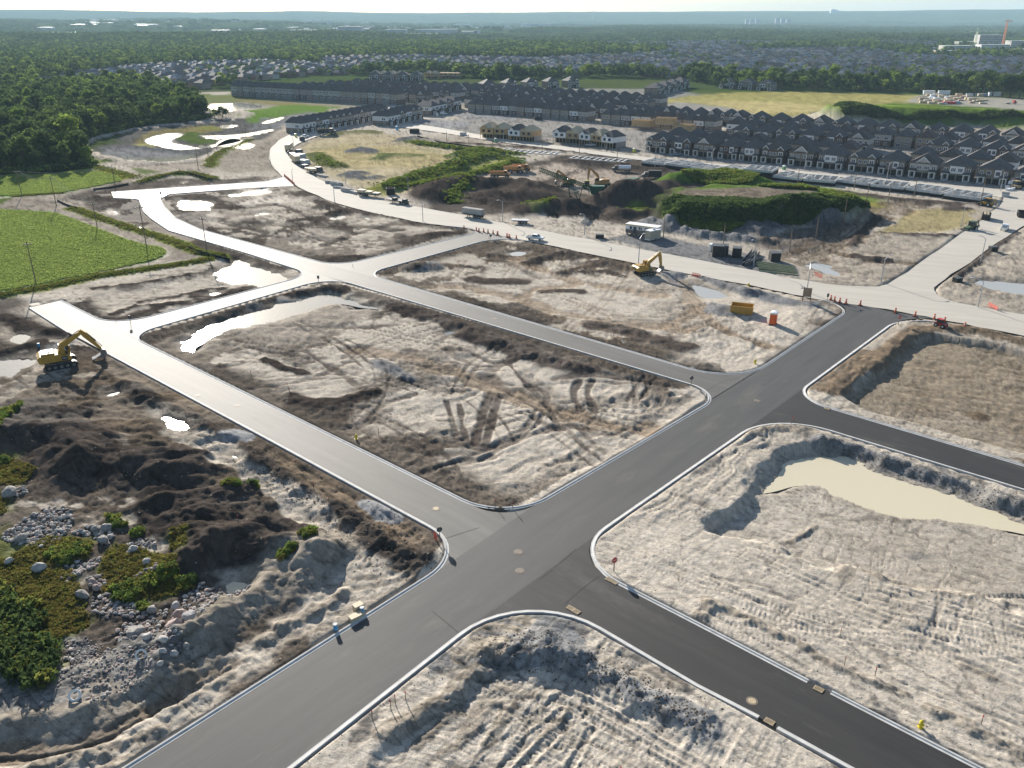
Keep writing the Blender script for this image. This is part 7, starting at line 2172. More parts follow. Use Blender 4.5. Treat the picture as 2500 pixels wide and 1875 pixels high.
def pickup(loc,yaw,label,col,group=None,van=False,name=None):
 r=empty(name or('van' if van else 'pickup_truck'),loc,yaw,label=label,cat='van' if van else 'pickup truck',group=group)
 if van:
  prof=[(-2.7,.45),(2.7,.45),(2.75,.95),(2.3,1.25),(1.4,2.15),(-2.6,2.2),(-2.75,1.0)]
  MB().prism(prof,-.98,.98).build('body',col,r)
  MB().prism([(.6,1.3),(2.05,1.3),(1.35,2.0),(.6,2.0)],-1.0,1.0).build('window',GLS,r)
  MB().grid([(2.28,-.8,1.3),(2.28,.8,1.3),(1.48,.75,2.12),(1.48,-.75,2.12)],[(0,1,2,3)]).build('windscreen',GLS,r)
 else:
  MB().prism([(-2.85,.5),(2.75,.5),(2.85,.8),(2.8,1.1),(1.4,1.22),(-.9,1.22),(-2.85,1.22)],-.98,.98).build('body',col,r)
  c=MB().prism([(-.95,1.2),(1.45,1.2),(.75,1.85),(-.75,1.88)],-.86,.86).build('cab',col,r)
  MB().prism([(-.75,1.27),(1.2,1.27),(.68,1.77),(-.65,1.78)],-.88,.88).build('window',GLS,c)
  MB().grid([(1.42,-.76,1.26),(1.42,.76,1.26),(.82,.72,1.8),(.82,-.72,1.8)],[(0,1,2,3)]).build('windscreen',GLS,c)
  MB().box(-2.78,-1.02,-.84,.84,1.2,1.235).build('truck_bed',BLK,r)
  for y in(-.7,.7):
   MB().box(2.8,2.87,y-.18,y+.18,.85,1.02).build('headlight',GALV,r)
 for x in(1.8,-1.75):
  for y in(-.9,.9):
   wheel(r,x,y,.4,.26)
 return r
p=G(1307,586)
pickup((p[0],p[1],.05),R(-22),'white pickup truck driving on the wide pale road',WHT)
p=gp('D',2040,1120)
pickup((p[0],p[1],.05),R(55),'white pickup truck with a dark bed parked on the side street',WHT)
pickup(gp('S',1125,490),R(8),'white van parked beside the grey foundation beds',WHT,van=True)
for z,x,y,a,col,lab in(('T',690,800,20,M('blue_grey_paint',(.18,.22,.28),.35,.5),'blue grey pickup truck parked before the front row houses'),('T',120,60,0,M('teal_paint',(.05,.3,.35),.35,.5),'teal pickup truck behind the middle row'),('T',40,50,0,LGREY,'light grey pickup truck behind the middle row'),('S',60,500,10,LGREY,'silver pickup truck parked on the terrace street'),('S',640,295,0,DGREY,'dark pickup truck parked before the crowded roofs'),('C',555,155,20,WHT,'white pickup truck parked at the corner of the grey row'),('C',1020,80,15,LGREY,'pale pickup truck parked by the meadow houses'),('C',820,430,-15,LGREY,'pale pickup truck before the white wrapped house'),('Q',1250,960,60,WHT,'small white pickup truck at the mouth of the bend')):
 q=gp(z,x,y)
 pickup((q[0],q[1],max(q[2],0)),R(a),lab,col)
truck('tank',gp('V',1330,115),R(172),'white tank truck with a black cab beside the dark piles',DGREY,WHT)
truck('box',gp('V',1780,215),R(175),'black box truck standing on the brown yard',DGREY,BLK)
truck('dump',gp('Q',1590,920),R(12),'long black dump truck on the curve before the terrace',DGREY,BLK,1.25)
truck('flat',gp('O',2130,660),R(5),'red truck parked at the lumber yard',RED,LGREY)
GREEN_A,GREEN_B=Vector(gp('V',960,520)),None
r=empty('conveyor',GREEN_A,0,label='long green belt conveyor rising over the dark yard',cat='conveyor')
a=Vector((0,0,1.0))
q=Vector(Z('V',(430,440))[0]).to_3d()-GREEN_A
tipg=G(1300+110*.16275,400+180*.16275,11.0)
tip=Vector((tipg[0],tipg[1],11.0+GREEN_A.z))-GREEN_A
side=(tip-a).cross(Vector((0,0,1))).normalized()
mb=MB()
for sgn in(-1,1):
 for up in(0,1.3):
  mb.bar(a+side*sgn*.8+Vector((0,0,up)),tip+side*sgn*.8+Vector((0,0,up)),.22,.22)
n=30
for k in range(n):
 u0,u1=a+(tip-a)*k/n,a+(tip-a)*(k+1)/n
 for sgn in(-1,1):
  mb.bar(u0+side*sgn*.8,u1+side*sgn*.8+Vector((0,0,1.3)),.12,.12)
  mb.bar(u1+side*sgn*.8,u1+side*sgn*.8+Vector((0,0,1.3)),.12,.12)
 mb.bar(u1-side*.8,u1+side*.8,.12,.12)
mb.build('truss',GRN,r)
MB().bar(a+Vector((0,0,1.45)),tip+Vector((0,0,1.45)),1.3,.12).build('belt',RUB,r)
MB().prism([(-2.2,.2),(2.0,.2),(3.0,3.4),(-3.2,3.4)],-1.4,1.4).build('hopper',GRN,r)
m_=a+(tip-a)*.5
mb=MB()
for sgn in(-1,1):
 b=Vector((m_.x,m_.y,-.3))+side*sgn*3-(tip-a).normalized()*3
 mb.bar(m_+side*sgn*.8,b,.3,.3)
 mb.bar(a+(tip-a)*.28+side*sgn*.8,b,.22,.22)
mb.build('support_leg',GRN,r)
for sgn in(-1,1):
 b=Vector((m_.x,m_.y,0))+side*sgn*3-(tip-a).normalized()*3
 MB().tube(b+side*.25+Vector((0,0,.4)),b-side*.25+Vector((0,0,.4)),.7,n=12).build('wheel',RUB,r)
p=gp('V',1400,400)
r=empty('screening_plant',p,yaw_of('V',(1230,430),(1580,350)),label='green screening plant with hopper behind the dark piles',cat='screening plant')
MB().box(-6,6,-1.3,1.3,1.2,2.2).build('chassis',GRN,r)
mb=MB()
mb.prism([(-1,2.2),(6.4,2.2),(6.8,4.6),(-1.4,4.4)],-1.6,1.6)
mb.build('hopper',GRN,r)
MB().prism([(-5.6,2.2),(-1.4,2.2),(-1.6,3.6),(-5.4,3.0)],-1.3,1.3).build('screen_box',M('pale_green_paint',(.12,.25,.16),.5,.4),r)
MB().bar((-5,0,2.0),(-11.5,0,.6),1.1,.3).build('side_conveyor',GRN,r)
MB().bar((6,.4,2.4),(11.5,.4,5.0),1.0,.3).build('feed_conveyor',BLK,r)
for y in(-1.2,1.2):
 MB().prism([(-3,0),(3,0),(3.4,.5),(3,1.1),(-3,1.1),(-3.4,.5)],y-.3,y+.3).build('track',BLK,r)
def trailer(z,a,b,label,load,zoff=0):
 A,B=Z(z,a,b)
 L=max(6.0,math.hypot(B[0]-A[0],B[1]-A[1]))
 r=empty('trailer',((A[0]+B[0])/2,(A[1]+B[1])/2,max(0,zat((A[0]+B[0])/2,(A[1]+B[1])/2))),math.atan2(B[1]-A[1],B[0]-A[0]),label=label,cat='trailer',group=None)
 MB().box(-L/2,L/2,-1.25,1.25,1.1,1.35).build('deck',DGREY if load!='slab' else LGREY,r)
 MB().box(-L/2+.5,L/2-.5,-.35,.35,.7,1.1).build('frame',BLK,r)
 for k in range(3):
  for y in(-1,1):
   wheel(r,-L/2+1.2+1.1*k,y,.5,.35)
 mb=MB()
 for y in(-.5,.5):
  mb.box(L/2-2.6,L/2-2.4,y-.1,y+.1,0,1.1)
 mb.build('landing_leg',STEEL,r)
 if load=='box':
  MB().box(-L/2,L/2,-1.25,1.25,1.36,3.7).build('load',TAN,r)
  MB().box(-L/2-.05,L/2+.05,-1.3,1.3,3.7,3.85).build('load_top',M('tan_top',(.66,.57,.4),.6,.3),r)
 elif load=='panels':
  for k in range(4):
   MB().box(-L/2+.3,L/2-.3,-1.1+.55*k,-.75+.55*k,1.36,3.2).build('panel',M('grey_panel',(.36,.35,.33),.8,.3,.1,.6),r)
 elif load=='lumber':
  for k in range(3):
   MB().box(-L/2+L/3*k+.15,-L/2+L/3*(k+1)-.15,-1.15,1.15,1.36,2.4-.3*k).build('lumber',TAN,r)
 elif load=='few':
  for k in(.1,.6):
   MB().box(-L/2+L*k,-L/2+L*k+1.4,-.9,.9,1.36,2.0).build('crate',BLK,r)
 return r
trailer('B',(345,480),(375,455),'tan boxed trailer at the head of the line on the bend','box')
trailer('B',(432,578),(385,545),'tan boxed trailer second in the line on the bend','box')
trailer('B',(570,660),(505,635),'tan loaded trailer third in the line on the bend','lumber')
trailer('B',(935,835),(1110,855),'long flatbed trailer stacked with pale boards by the road','lumber')
trailer('B',(1345,915),(1180,890),'empty black flatbed trailer at the road edge','few')
trailer('B',(1965,1030),(1795,1005),'flatbed trailer carrying upright grey panels by the road','panels')
r=trailer('C',(310,1072),(165,1066),'low grey flat rack lying beside the wide road','slab')
PAN=M('precast_grey',(.40,.39,.37),.85,.3,.1,.7)
for j,(a,b,h)in enumerate((((655,735),(730,740),1.6),((700,752),(785,757),1.9),((720,775),(790,780),1.2),((785,800),(860,812),1.9),((860,815),(905,828),1.5),((600,680),(650,690),1.0))):
 A,B=Z('B',a,b)
 L=math.hypot(B[0]-A[0],B[1]-A[1])
 r=empty('precast_stack',(A[0],A[1],zat(*A)),math.atan2(B[1]-A[1],B[0]-A[0]),label='stack of grey concrete panels along the bend, %s from the top'%ORD[j],cat='panel stack',group='concrete panel stacks along the bend')
 for k in range(3):
  MB().box(0,L,.9*k,.9*k+.5,0,h-.25*k).build('panel',PAN,r)
for j,(z,a,w,d,h,m,lab)in enumerate((('B',(450,530),5,4,2.4,LGREY,'grey tarped bundle right of the tan trailers'),('B',(480,570),5,4,1.8,LGREY,'low grey bundle behind the second tan trailer'),('B',(490,605),3,3,1.5,DGREY,'dark bundle beside the third tan trailer'),('B',(440,480),3,3,1.6,DGREY,'dark bundle beside the first tan trailer'),('B',(600,635),3.5,3,2,DGREY,'dark heap box behind the third trailer'))):
 q=gp(z,*a)
 r=empty('tarped_bundle',q,R(-30),label=lab,cat='bundle')
 MB().box(-w/2,w/2,-d/2,d/2,0,.25).build('pallet',WOOD,r)
 MB().box(-w/2,w/2,-d/2,d/2,.25,h,taper=.25).build('tarp',m,r)
A,B=Z('C',(1105,1160),(1365,1195))
L=math.hypot(B[0]-A[0],B[1]-A[1])
r=empty('site_office',(A[0],A[1],zat(*A)),math.atan2(B[1]-A[1],B[0]-A[0]),label='long white and grey site office trailer on the gravel pad',cat='site office')
MB().box(0,L,0,3.4,.6,1.9).build('wall',M('office_grey',(.16,.15,.14),.7,.3,.08,.6),r)
MB().box(.02,L-.02,.02,3.38,1.9,3.3).build('upper_wall',WHT,r)
MB().box(-.15,L+.15,-.2,3.6,3.3,3.55).build('roof',M('office_roof',(.70,.69,.66),.6,.3,.06,.4),r)
MB().box(-.17,L+.17,-.23,-.2,3.22,3.5).build('roof_trim',M('office_trim',(.45,.33,.12),.6,.3),r)
windows(r,0,[(1.9,2.0,.8,.9,1,0),(L*.47,2.1,1.2,.8,2,0),(L*.93,2.1,.8,.8,1,0)])
for x in(L*.3,L*.66):
 MB().box(x-.55,x+.55,-.05,.03,.7,2.9).build('door',DGREY,r)
 mb=MB()
 for k in range(3):
  mb.box(x-.7,x+.7,-.4-.3*k,-.1-.3*k,0,.6-.2*k)
 mb.build('steps',WOOD,r)
mb=MB()
for x in np.linspace(.5,L-.5,6):
 for y in(.4,3.0):
  mb.box(x-.25,x+.25,y-.25,y+.25,-.3,.6)
mb.build('pier',PAN,r)
q=gp('C',1330,1205)
r=empty('generator_trailer',q,R(38),label='beige generator trailer beside the site office',cat='generator')
MB().box(-2.4,2.4,-1.2,1.2,.6,3.2).build('body',M('beige_panel',(.42,.37,.29),.7,.3,.06,.7),r)
mb=MB()
for k in range(7):
 mb.box(-2.3+.66*k,-2.24+.66*k,-1.25,-1.2,.65,3.15)
mb.build('rib',M('beige_rib',(.36,.32,.25),.7,.3),r)
MB().box(-2.45,2.45,-1.25,1.25,3.2,3.35).build('roof',WHT,r)
MB().tube((.3,0,3.35),(.3,0,3.75),.45,n=12).build('vent',LGREY,r)
MB().box(-2.6,2.6,-1.0,1.0,.35,.6).build('frame',WHT,r)
for y in(-1.1,1.1):
 wheel(r,.4,y,.4,.25)
def toilet(z,x,y,m,label,group=None,yaw=20,s=1.0):
 q=gp(z,x,y)
 r=empty('portable_toilet',q,R(yaw),label=label,cat='portable toilet',group=group)
 r.scale=(s,s,s)
 MB().box(-.6,.6,-.6,.6,.12,2.15).build('wall',m,r)
 MB().prism([(-.66,2.12),(.66,2.12),(.55,2.4),(0,2.5),(-.55,2.4)],-.66,.66).build('roof',WHT,r)
 d=MB().box(-.45,.45,-.66,-.6,.2,2.0).build('door',m,r)
 MB().box(.28,.34,-.70,-.66,1.0,1.2).build('handle',BLK,d)
 MB().box(-.7,.7,-.7,.7,0,.12).build('skid',BLK,r)
 MB().tube((.35,.35,2.2),(.35,.35,2.8),.06).build('vent_pipe',WHT,r)
GT,LM=M('toilet_green',(.12,.33,.16),.5,.4),M('toilet_lime',(.45,.45,.05),.5,.4)
toilet('J',516,390,ORG,'bright orange portable toilet in the beige lot',yaw=-25,s=1.25)
toilet('C',1178,485,LM,'yellow green portable toilet at the corner of the pale street')
toilet('D',215,625,GT,'green portable toilet before the scaffolded house')
toilet('S',1905,905,GT,'green portable toilet on the pale street by the timber house')
toilet('Q',1120,950,LM,'yellow green portable toilet at the end of the terrace')
toilet('Q',1530,850,LM,'yellow green portable toilet behind the black dump truck')
toilet('Q',1975,745,GT,'green portable toilet at the far side of the terrace street')
toilet('S',425,725,BLUE,'blue portable toilet on the pale street by the short terrace')
toilet('S',1030,515,WHT,'white portable toilet left of the white van')
def bin_(z,x,y,w,d,h,m,label,yaw=0,full=None,cat='skip',name='skip_bin'):
 q=gp(z,x,y)
 r=empty(name,q,R(yaw),label=label,cat=cat)
 mb=MB()
 t=.12
 mb.box(-w/2,w/2,-d/2,-d/2+t,.15,h).box(-w/2,w/2,d/2-t,d/2,.15,h).box(-w/2,-w/2+t,-d/2+t,d/2-t,.15,h).box(w/2-t,w/2,-d/2+t,d/2-t,.15,h).box(-w/2+t,w/2-t,-d/2+t,d/2-t,.15,.3)
 mb.build('wall',m,r)
 mb=MB()
 for k in range(7):
  xx=-w/2+w*(k+.5)/7
  mb.box(xx-.06,xx+.06,-d/2-.08,-d/2,.15,h-.1).box(xx-.06,xx+.06,d/2,d/2+.08,.15,h-.1)
 mb.build('rib',m,r)
 MB().box(-w/2-.06,w/2+.06,-d/2-.1,-d/2-.0,h-.12,h+.02).box(-w/2-.06,w/2+.06,d/2,d/2+.1,h-.12,h+.02).build('rim',m,r)
 MB().box(-w/2+.3,w/2-.3,-d/2+.2,-d/2+.45,0,.15).box(-w/2+.3,w/2-.3,d/2-.45,d/2-.2,0,.15).build('skid',BLK,r)
 if full:
  mb=MB()
  for k in range(9):
   xx,yy=rng.uniform(-w*.35,w*.35),rng.uniform(-d*.3,d*.3)
   mb.box(xx-.8,xx+.8,yy-.3,yy+.3,h*.6,h+rng.uniform(0,.5))
  mb.build('waste',full,r)
 return r
bin_('J',306,310,5.2,3.2,2.0,YEL,'open yellow skip in the beige lot',-20)
bin_('D',1885,1030,5.6,2.6,2.3,BLK,'full black skip on the side street',60,TAN)
bin_('D',2180,1010,5.6,2.6,2.3,BLK,'black skip cut by the right edge of the picture',65)
bin_('C',385,215,5.6,2.6,2.2,BLK,'black skip behind the plywood roofs',5)
bin_('S',690,770,6.0,2.6,2.4,BLK,'black skip heaped with timber on the pale street',3,TAN)
bin_('S',1420,800,4.0,2.4,2.0,LGREY,'grey skip by the bare timber house',0)
bin_('B',1198,830,3.4,3.0,2.6,BLK,'black box with a white lid at the meadow corner',10,name='storage_bin',cat='container')
bin_('Q',1215,1000,3,2.4,2.4,DGREY,'dark bin below the white pickup at the bend',20,name='storage_bin',cat='container')
def container(z,x,y,w,d,h,m,label,yaw,open_=False):
 q=gp(z,x,y)
 r=empty('container',q,R(yaw),label=label,cat='container')
 mb=MB()
 if open_:
  mb.box(-w/2,w/2,-d/2,-d/2+.1,0,h).box(-w/2,w/2,d/2-.1,d/2,0,h).box(-w/2,-w/2+.1,-d/2+.1,d/2-.1,0,h).box(w/2-.1,w/2,-d/2+.1,d/2-.1,0,h)
 else:
  mb.box(-w/2,w/2,-d/2,d/2,0,h)
 mb.build('wall',m,r)
 mb=MB()
 for k in range(9):
  xx=-w/2+w*(k+.5)/9
  mb.box(xx-.08,xx+.08,-d/2-.06,-d/2,.1,h-.1)
 mb.build('rib',m,r)
 if not open_:
  MB().box(-w/2-.05,w/2+.05,-d/2-.08,d/2+.08,h,h+.12).build('roof',DGREY,r)
  MB().box(w*.15,w*.42,-d/2-.09,-d/2-.06,.1,h*.9).build('door',BLK,r)
container('C',1870,1335,3.4,3.4,3.2,BLK,'black cube container on the gravel pad',-12)
container('C',1925,1330,2.0,3.0,3.0,DGREY,'narrow dark container behind the black cube',-12)
container('C',2025,1345,2.6,2.6,2.8,BLK,'smaller black container right of the black cube',-12)
container('D',135,1375,2.8,2.8,2.4,BLK,'black box container beside the pile of pipes',0)
container('D',280,655,2.0,1.6,1.0,BLK,'small black box by the foundations',0)
container('C',895,1190,2.6,1.6,1.2,BLK,'low black box at the edge of the gravel pad',-10)
container('J',1760,105,2.0,1.6,1.2,BLK,'small black box right of the side street mouth',20)
container('D',1940,1305,2.2,1.6,1.2,BLK,'small black box on the right hand lot',10)
container('D',2045,845,3.2,2.6,1.8,LGREY,'pale grey crate at the street corner',60)
toilet('C',1818,1300,LGREY,'pale grey portable toilet behind the black cube container')
for j,(x,y)in enumerate(((2065,775),(2085,765),(2105,790),(2060,795),(2090,795))):
 q=gp('D',x,y)
 tag(MB().box(-.9,.9,-.7,.7,0,1.3,taper=.15).build('wrapped_bundle',WHT,None,(q[0],q[1],q[2]+(1.3 if j==1 else 0)),R(20*j)),'white wrapped bundle at the street corner, %s of five'%ORD[j],'bundle','white wrapped bundles at the corner')
for j,(a,b)in enumerate((((2080,1390),(2150,1310)),((2120,1400),(2190,1320)),((2070,1420),(2200,1370)))):
 A,B=Z('C',a,b)
 tag(MB().bar((0,0,.5),(B[0]-A[0],B[1]-A[1],.5),.25,1.0).bar((.6,-.8,.5),(B[0]-A[0]+.6,B[1]-A[1]-.8,.5),.2,1.0).build('trench_panel',DGREY,None,(A[0],A[1],zat(*A))),'dark steel trench panel leaning at the pad edge, %s of three'%ORD[j],'trench panel','trench panels')
PIPE=M('pipe_green',(.20,.22,.13),.6,.3,.12,1)
for k in range(6):
 A,B=Z('D',(-20+6*k,1388+15*k),(300+5*k,1440+12*k))
 tag(MB().tube((0,0,.3),(B[0]-A[0],B[1]-A[1],.3),.28,n=8).build('pipe',PIPE,None,(A[0],A[1],zat(*A))),'long dull green pipe on the ground beside the road, %s from the back'%ORD[k],'pipe','pipes beside the pale road')
LUM=[TAN,M('lumber_pale',(.55,.47,.36),.8,.3),M('lumber_pink',(.45,.33,.24),.8,.3),WHT,M('lumber_wrap',(.35,.42,.5),.6,.3)]
LN=['tan','pale','pinkish','white wrapped','bluish wrapped']
for j,a in enumerate(sorted((rng.uniform(1545,1960),rng.uniform(606,662))for _ in range(64))):
 q=gp('O',*a)
 k=rng.choice((0,0,1,1,2,2,3,4))
 o=MB()
 w,h=rng.uniform(4,7),rng.uniform(1,2.4)
 o.box(-w/2,w/2,-1.3,1.3,.15,h*.5).box(-w/2+.1,w/2-.3,-1.2,1.2,h*.5+.08,h)
 tag(o.build('lumber_stack',LUM[k],None,q,rng.uniform(-.3,.3)),'%s lumber stack behind the green mound, %s from the left in the yard'%(LN[k],NTH(j)),'lumber stack','lumber stacks in the far yard')
for j,(x,y,m,lab)in enumerate(((1735,660,RED,'red tarped heap in the lumber yard'),(2020,610,WHT,'white site cabin at the right of the lumber yard'),(1605,600,WHT,'white site cabin at the left of the lumber yard'),(1700,600,WHT,'white site cabin among the lumber stacks'))):
 q=gp('O',x,y)
 r=empty('site_cabin',q,R(-8),label=lab,cat='cabin')
 MB().box(-5,5,-2,2,0,3.2 if m is WHT else 1.6).build('wall',m,r)
 MB().box(-5.2,5.2,-2.2,2.2,3.2 if m is WHT else 1.6,3.5 if m is WHT else 1.8).build('roof',m,r)
def lamp(z,x,y,top,label,arm=(1,0),s=1.0):
 q=gp(z,x,y)
 h=max(6.0,min(10.5,ht(q[:2],top)))
 r=empty('street_lamp',q,0,label=label,cat='street lamp',group='street lamps')
 MB().tube((0,0,-.3),(0,0,h-.8),.15,.09,8).build('pole',GALV,r)
 ax,ay=arm
 pts=[(ax*2.4*t,ay*2.4*t,h-.8+.9*math.sin(t*1.5))for t in(0,.2,.45,.7,1)]
 MB().path(pts,.075,6).build('arm',GALV,r)
 e=pts[-1]
 MB().bar(e,(e[0]+ax*.8,e[1]+ay*.8,e[2]-.03),.32,.16).build('lamp_head',LGREY,r)
LAMPS=[('C',1215,1400,230+1160*.2953,(.5,.85)),('C',92,1050,230+870*.2953,(-.6,-.6)),('C',768,1165,230+985*.2953,(-.6,-.6)),('C',2165,1420,230+1195*.2953,(-.6,-.6)),('B',735,890,230+735*.2953,(.5,.8)),('B',1465,1050,230+880*.2953,(.1,.3)),('B',390,730,230+625*.2953,(.1,.2)),('B',205,575,230+470*.2953,(.2,.1)),('B',400,470,230+355*.2953,(-.1,.3)),('B',583,350,230+260*.2953,(-.8,.3)),('B',472,380,230+300*.2953,(-.8,.3)),('B',970,295,230+190*.2953,(.6,.6)),('B',1345,810,230+745*.2953,(-.9,.3)),('B',828,750,230+670*.2953,(-.2,.2)),('B',568,600,230+520*.2953,(.1,.1)),('D',405,1635,230+1410*.2953,(.3,.9)),('D',1018,1555,230+1345*.2953,(.8,.5)),('D',1678,1100,230+920*.2953,(.9,.4)),('D',1840,1395,230+1185*.2953,(-.7,.1)),('J',1900,275,650+75*.36166,(-.9,.3)),('D',1060,735,230+565*.2953,(.6,.6)),('D',2005,800,230+620*.2953,(-.2,.4)),('D',2075,840,230+685*.2953,(.9,.5)),('D',385,630,230+490*.2953,(0,.3)),('C',1820,585,230+445*.2953,(.5,.6)),('C',1350,610,230+430*.2953,(0,.1)),('C',945,465,230+390*.2953,(.4,.1)),('C',98,395,230+270*.2953,(.4,.1)),('C',2240,320,230+250*.2953,(-.8,.3)),('C',1000,90,230+20*.2953,(.5,.3)),('C',580,150,230+80*.2953,(.6,.3)),('S',640,640,200+555*.16275,(-.8,.3)),('S',820,330,200+200*.16275,(.1,.3)),('S',1655,480,200+400*.16275,(-.8,.2)),('S',490,310,200+200*.16275,(.1,.1)),('Q',1690,880,180+700*.16275,(.1,.1)),('C',690,215,230+170*.2953,(-.7,.2)),('C',985,250,230+205*.2953,(.8,.2))]
LAMPS.sort(key=lambda l:ZM_[l[0]][0]+l[1]*ZM_[l[0]][2])
for j,(z,x,y,top,arm)in enumerate(LAMPS):
 where='at the near kerb of the wide road' if ZM_[z][1]+y*ZM_[z][2]>560 else('along the bend of the wide road' if ZM_[z][1]+y*ZM_[z][2]>330 and ZM_[z][0]+x*ZM_[z][2]<1100 else 'among the new streets')
 lamp(z,x,y,top,'grey street lamp %s, %s from the left overall'%(where,NTH(j)),arm)
POLES=[('A',300,1500,1155),('A',467,858,610),('A',183,775,560),('A',952,685,515),('A',805,1035,825),('A',1213,1200,830),('A',1716,1270,950),('A',1640,550,350),('A',1722,450,350),('A',1790,385,280),('A',2035,290,165),('D',478,1195,1020),('D',705,1085,895),('D',878,1005,825),('D',1077,885,730),('D',1290,845,680),('D',795,790,650),('D',325,755,610),('D',1840,905,705),('D',260,1310,1130),('C',1420,1195,1000),('C',1915,1250,1080),('C',418,490,360),('C',210,460,320),('C',725,500,430),('C',1035,590,465),('B',1662,410,330),('B',1845,440,330),('B',2040,460,350)]
PT={}
PO=[sorted([q for q in range(len(POLES))if POLES[q][0]==p[0]],key=lambda q:POLES[q][1]).index(k)for k,p in enumerate(POLES)]
for j,(z,x,y,t)in enumerate(POLES):
 q=gp(z,x,y)
 h=max(7.0,min(13.0,ht(q[:2],ZM_[z][1]+t*ZM_[z][2])))
 wood=z=='A' or z=='D'
 where={'A':'by the farm lane and the pond track','D':'at the right behind the planted mound','C':'between the dark yard and the pale street','B':'behind the green berm'}[z]
 r=empty('utility_pole',q,R(20),label='%s utility pole %s, %s from the left'%('tall wooden' if wood else 'grey',where,NTH(PO[j])),cat='utility pole',group='utility poles '+where)
 MB().tube((0,0,-.5),(0,0,h),.17,.11,7).build('pole',WOOD,r)
 if z=='A':
  MB().box(-1.1,1.1,-.06,.06,h-.9,h-.72).build('crossarm',WOOD,r)
  mb=MB()
  for xx in(-1.0,-.35,.35,1.0):
   mb.tube((xx,0,h-.72),(xx,0,h-.5),.05,n=5)
  mb.build('insulator',WHT,r)
 PT[(z,x)]=(Vector(q),h)
TF=PT[('A',300)]
MB().tube((0,0,TF[1]-2.6),(0,0,TF[1]-1.6),.28,n=8)
WIRE=M('wire_grey',(.3,.3,.3),1.0,.0)
for n_,(a,b)in enumerate(((183,467),(467,805),(805,1213),(1213,1716),(183,952),(1640,1722),(1722,1790),(1790,2035))):
 (p,h1),(q,h2)=PT[('A',a)],PT[('A',b)]
 mb=MB()
 for k,off in enumerate((-1.0,.35,1.0)):
  pts=[]
  for s_ in range(9):
   t=s_/8
   v=p+(q-p)*t
   pts.append((v.x+off*.9,v.y+off*.35,v.z*1+(h1-.5)*(1-t)+(h2-.5)*t-1.6*(1-(2*t-1)**2)))
  for u,w in zip(pts,pts[1:]):
   mb.tube(u,w,.03,n=4,caps=False)
 tag(mb.build('overhead_wires',WIRE),'overhead wires hung between two poles by the fields, span %s from the left'%ORD[n_],'wires','overhead wires')
BAR=[('J',x,y)for x,y in((907,228),(932,237),(967,246),(1009,254),(1105,265),(1342,315),(1475,340),(1605,357),(1674,378),(1810,415))]
BAR+=[('B',x,y)for x,y in((1805,1115),(1906,1130),(1928,1138),(1967,1140),(2003,1148),(2045,1156),(2084,1165),(2160,1180),(2178,1188))]+[('C',x,y)for x,y in((48,1165),(130,1185),(150,1190),(205,1197))]
BAR+=[('B',320+8.2*k,680+7.2*k)for k in range(11)]
b0=None
for j,(z,x,y)in enumerate(BAR):
 q=gp(z,x,y)
 q=(q[0],q[1],.03)
 where='at the mouth of the black road' if z=='J' else('in the tight row on the bend' if j>22 else 'at the mouth of the grey cross street')
 i_=j+1 if z=='J' else(j-22 if j>22 else j-9)
 lab='orange marker post %s, %s from the left'%(where,NTH(i_-1))
 if b0 is None:
  b0=empty('marker_post',q,0,label=lab,cat='marker post',group='orange marker posts')
  MB().tube((0,0,.1),(0,0,1.25),.26,.2,10).build('post',ORG,b0)
  MB().box(-.42,.42,-.42,.42,0,.12).build('base',BLK,b0)
  MB().tube((0,0,.75),(0,0,.95),.235,.225,10).build('reflective_band',WHT,b0)
  fill_km(b0)
 else:
  copy_tree(b0,q,rng.random(),KM,label=lab)
def sign(z,x,y,top,kind,label,yaw):
 q=gp(z,x,y)
 h=max(2.2,min(3.2,ht(q[:2],top)))
 r=empty('road_sign',q,R(yaw),label=label,cat='road sign')
 MB().box(-.05,.05,-.05,.05,-.3,h).build('post',STEEL if kind!='wood' else WOOD,r)
 if kind in('stop','back'):
  oc_=[(.42*math.cos(R(22.5+45*k)),h-.45+.42*math.sin(R(22.5+45*k)))for k in range(8)]
  MB().prism(oc_,-.08,-.055).build('sign_plate',RED if kind=='stop' else DGREY,r)
  if kind=='stop':
   text(r,'STOP',.27,(0,-.09,h-.45),(math.pi/2,0,0),WHT)
 else:
  MB().box(-.3,.3,-.08,-.055,h-.9,h).build('sign_plate',DGREY,r)
sign('L',1655,332,1275+240*.36166,'stop','red stop sign on the lot corner beside the new black road',20)
sign('J',1362,400,650+335*.36166,'stop','red stop sign at the top end of the black road',10)
sign('G',1985,765,1100+660*.28933,'back','dark back of a stop sign on the kerb corner of the left lot',200)
sign('I',1624,805,650+745*.36166,'back','dark sign on the corner of the centre lot',190)
sign('H',1045,112,650+70*.36166,'plate','small dark sign at the middle crossroads',190)
sign('E',1105,495,650+400*.28933,'plate','thin sign beside the left crossroads',190)
sign('J',884,228,650+185*.36166,'plate','thin grey sign left of the orange posts',10)
sign('A',1332,775,250+740*.2953,'plate','small sign on the tip of the dark mud lot',10)
sign('B',2025,1205,230+1150*.2953,'back','dark sign at the mouth of the grey cross street',190)
A,B=Z('J',(712,240),(768,248))
r=empty('site_board',(A[0],A[1],zat(*A)),math.atan2(B[1]-A[1],B[0]-A[0]),label='brown wooden notice board on posts beside the wide road',cat='notice board')
L=math.hypot(B[0]-A[0],B[1]-A[1])
MB().box(0,L,-.05,.05,1.3,3.6).build('board',M('board_brown',(.27,.2,.14),.8,.3),r)
for x in(.1,L-.1):
 MB().box(x-.1,x+.1,.05,.2,-.3,3.7).build('post',WOOD,r)
HYD=M('hydrant_yellow',(.62,.48,.02),.45,.5,.08,2)
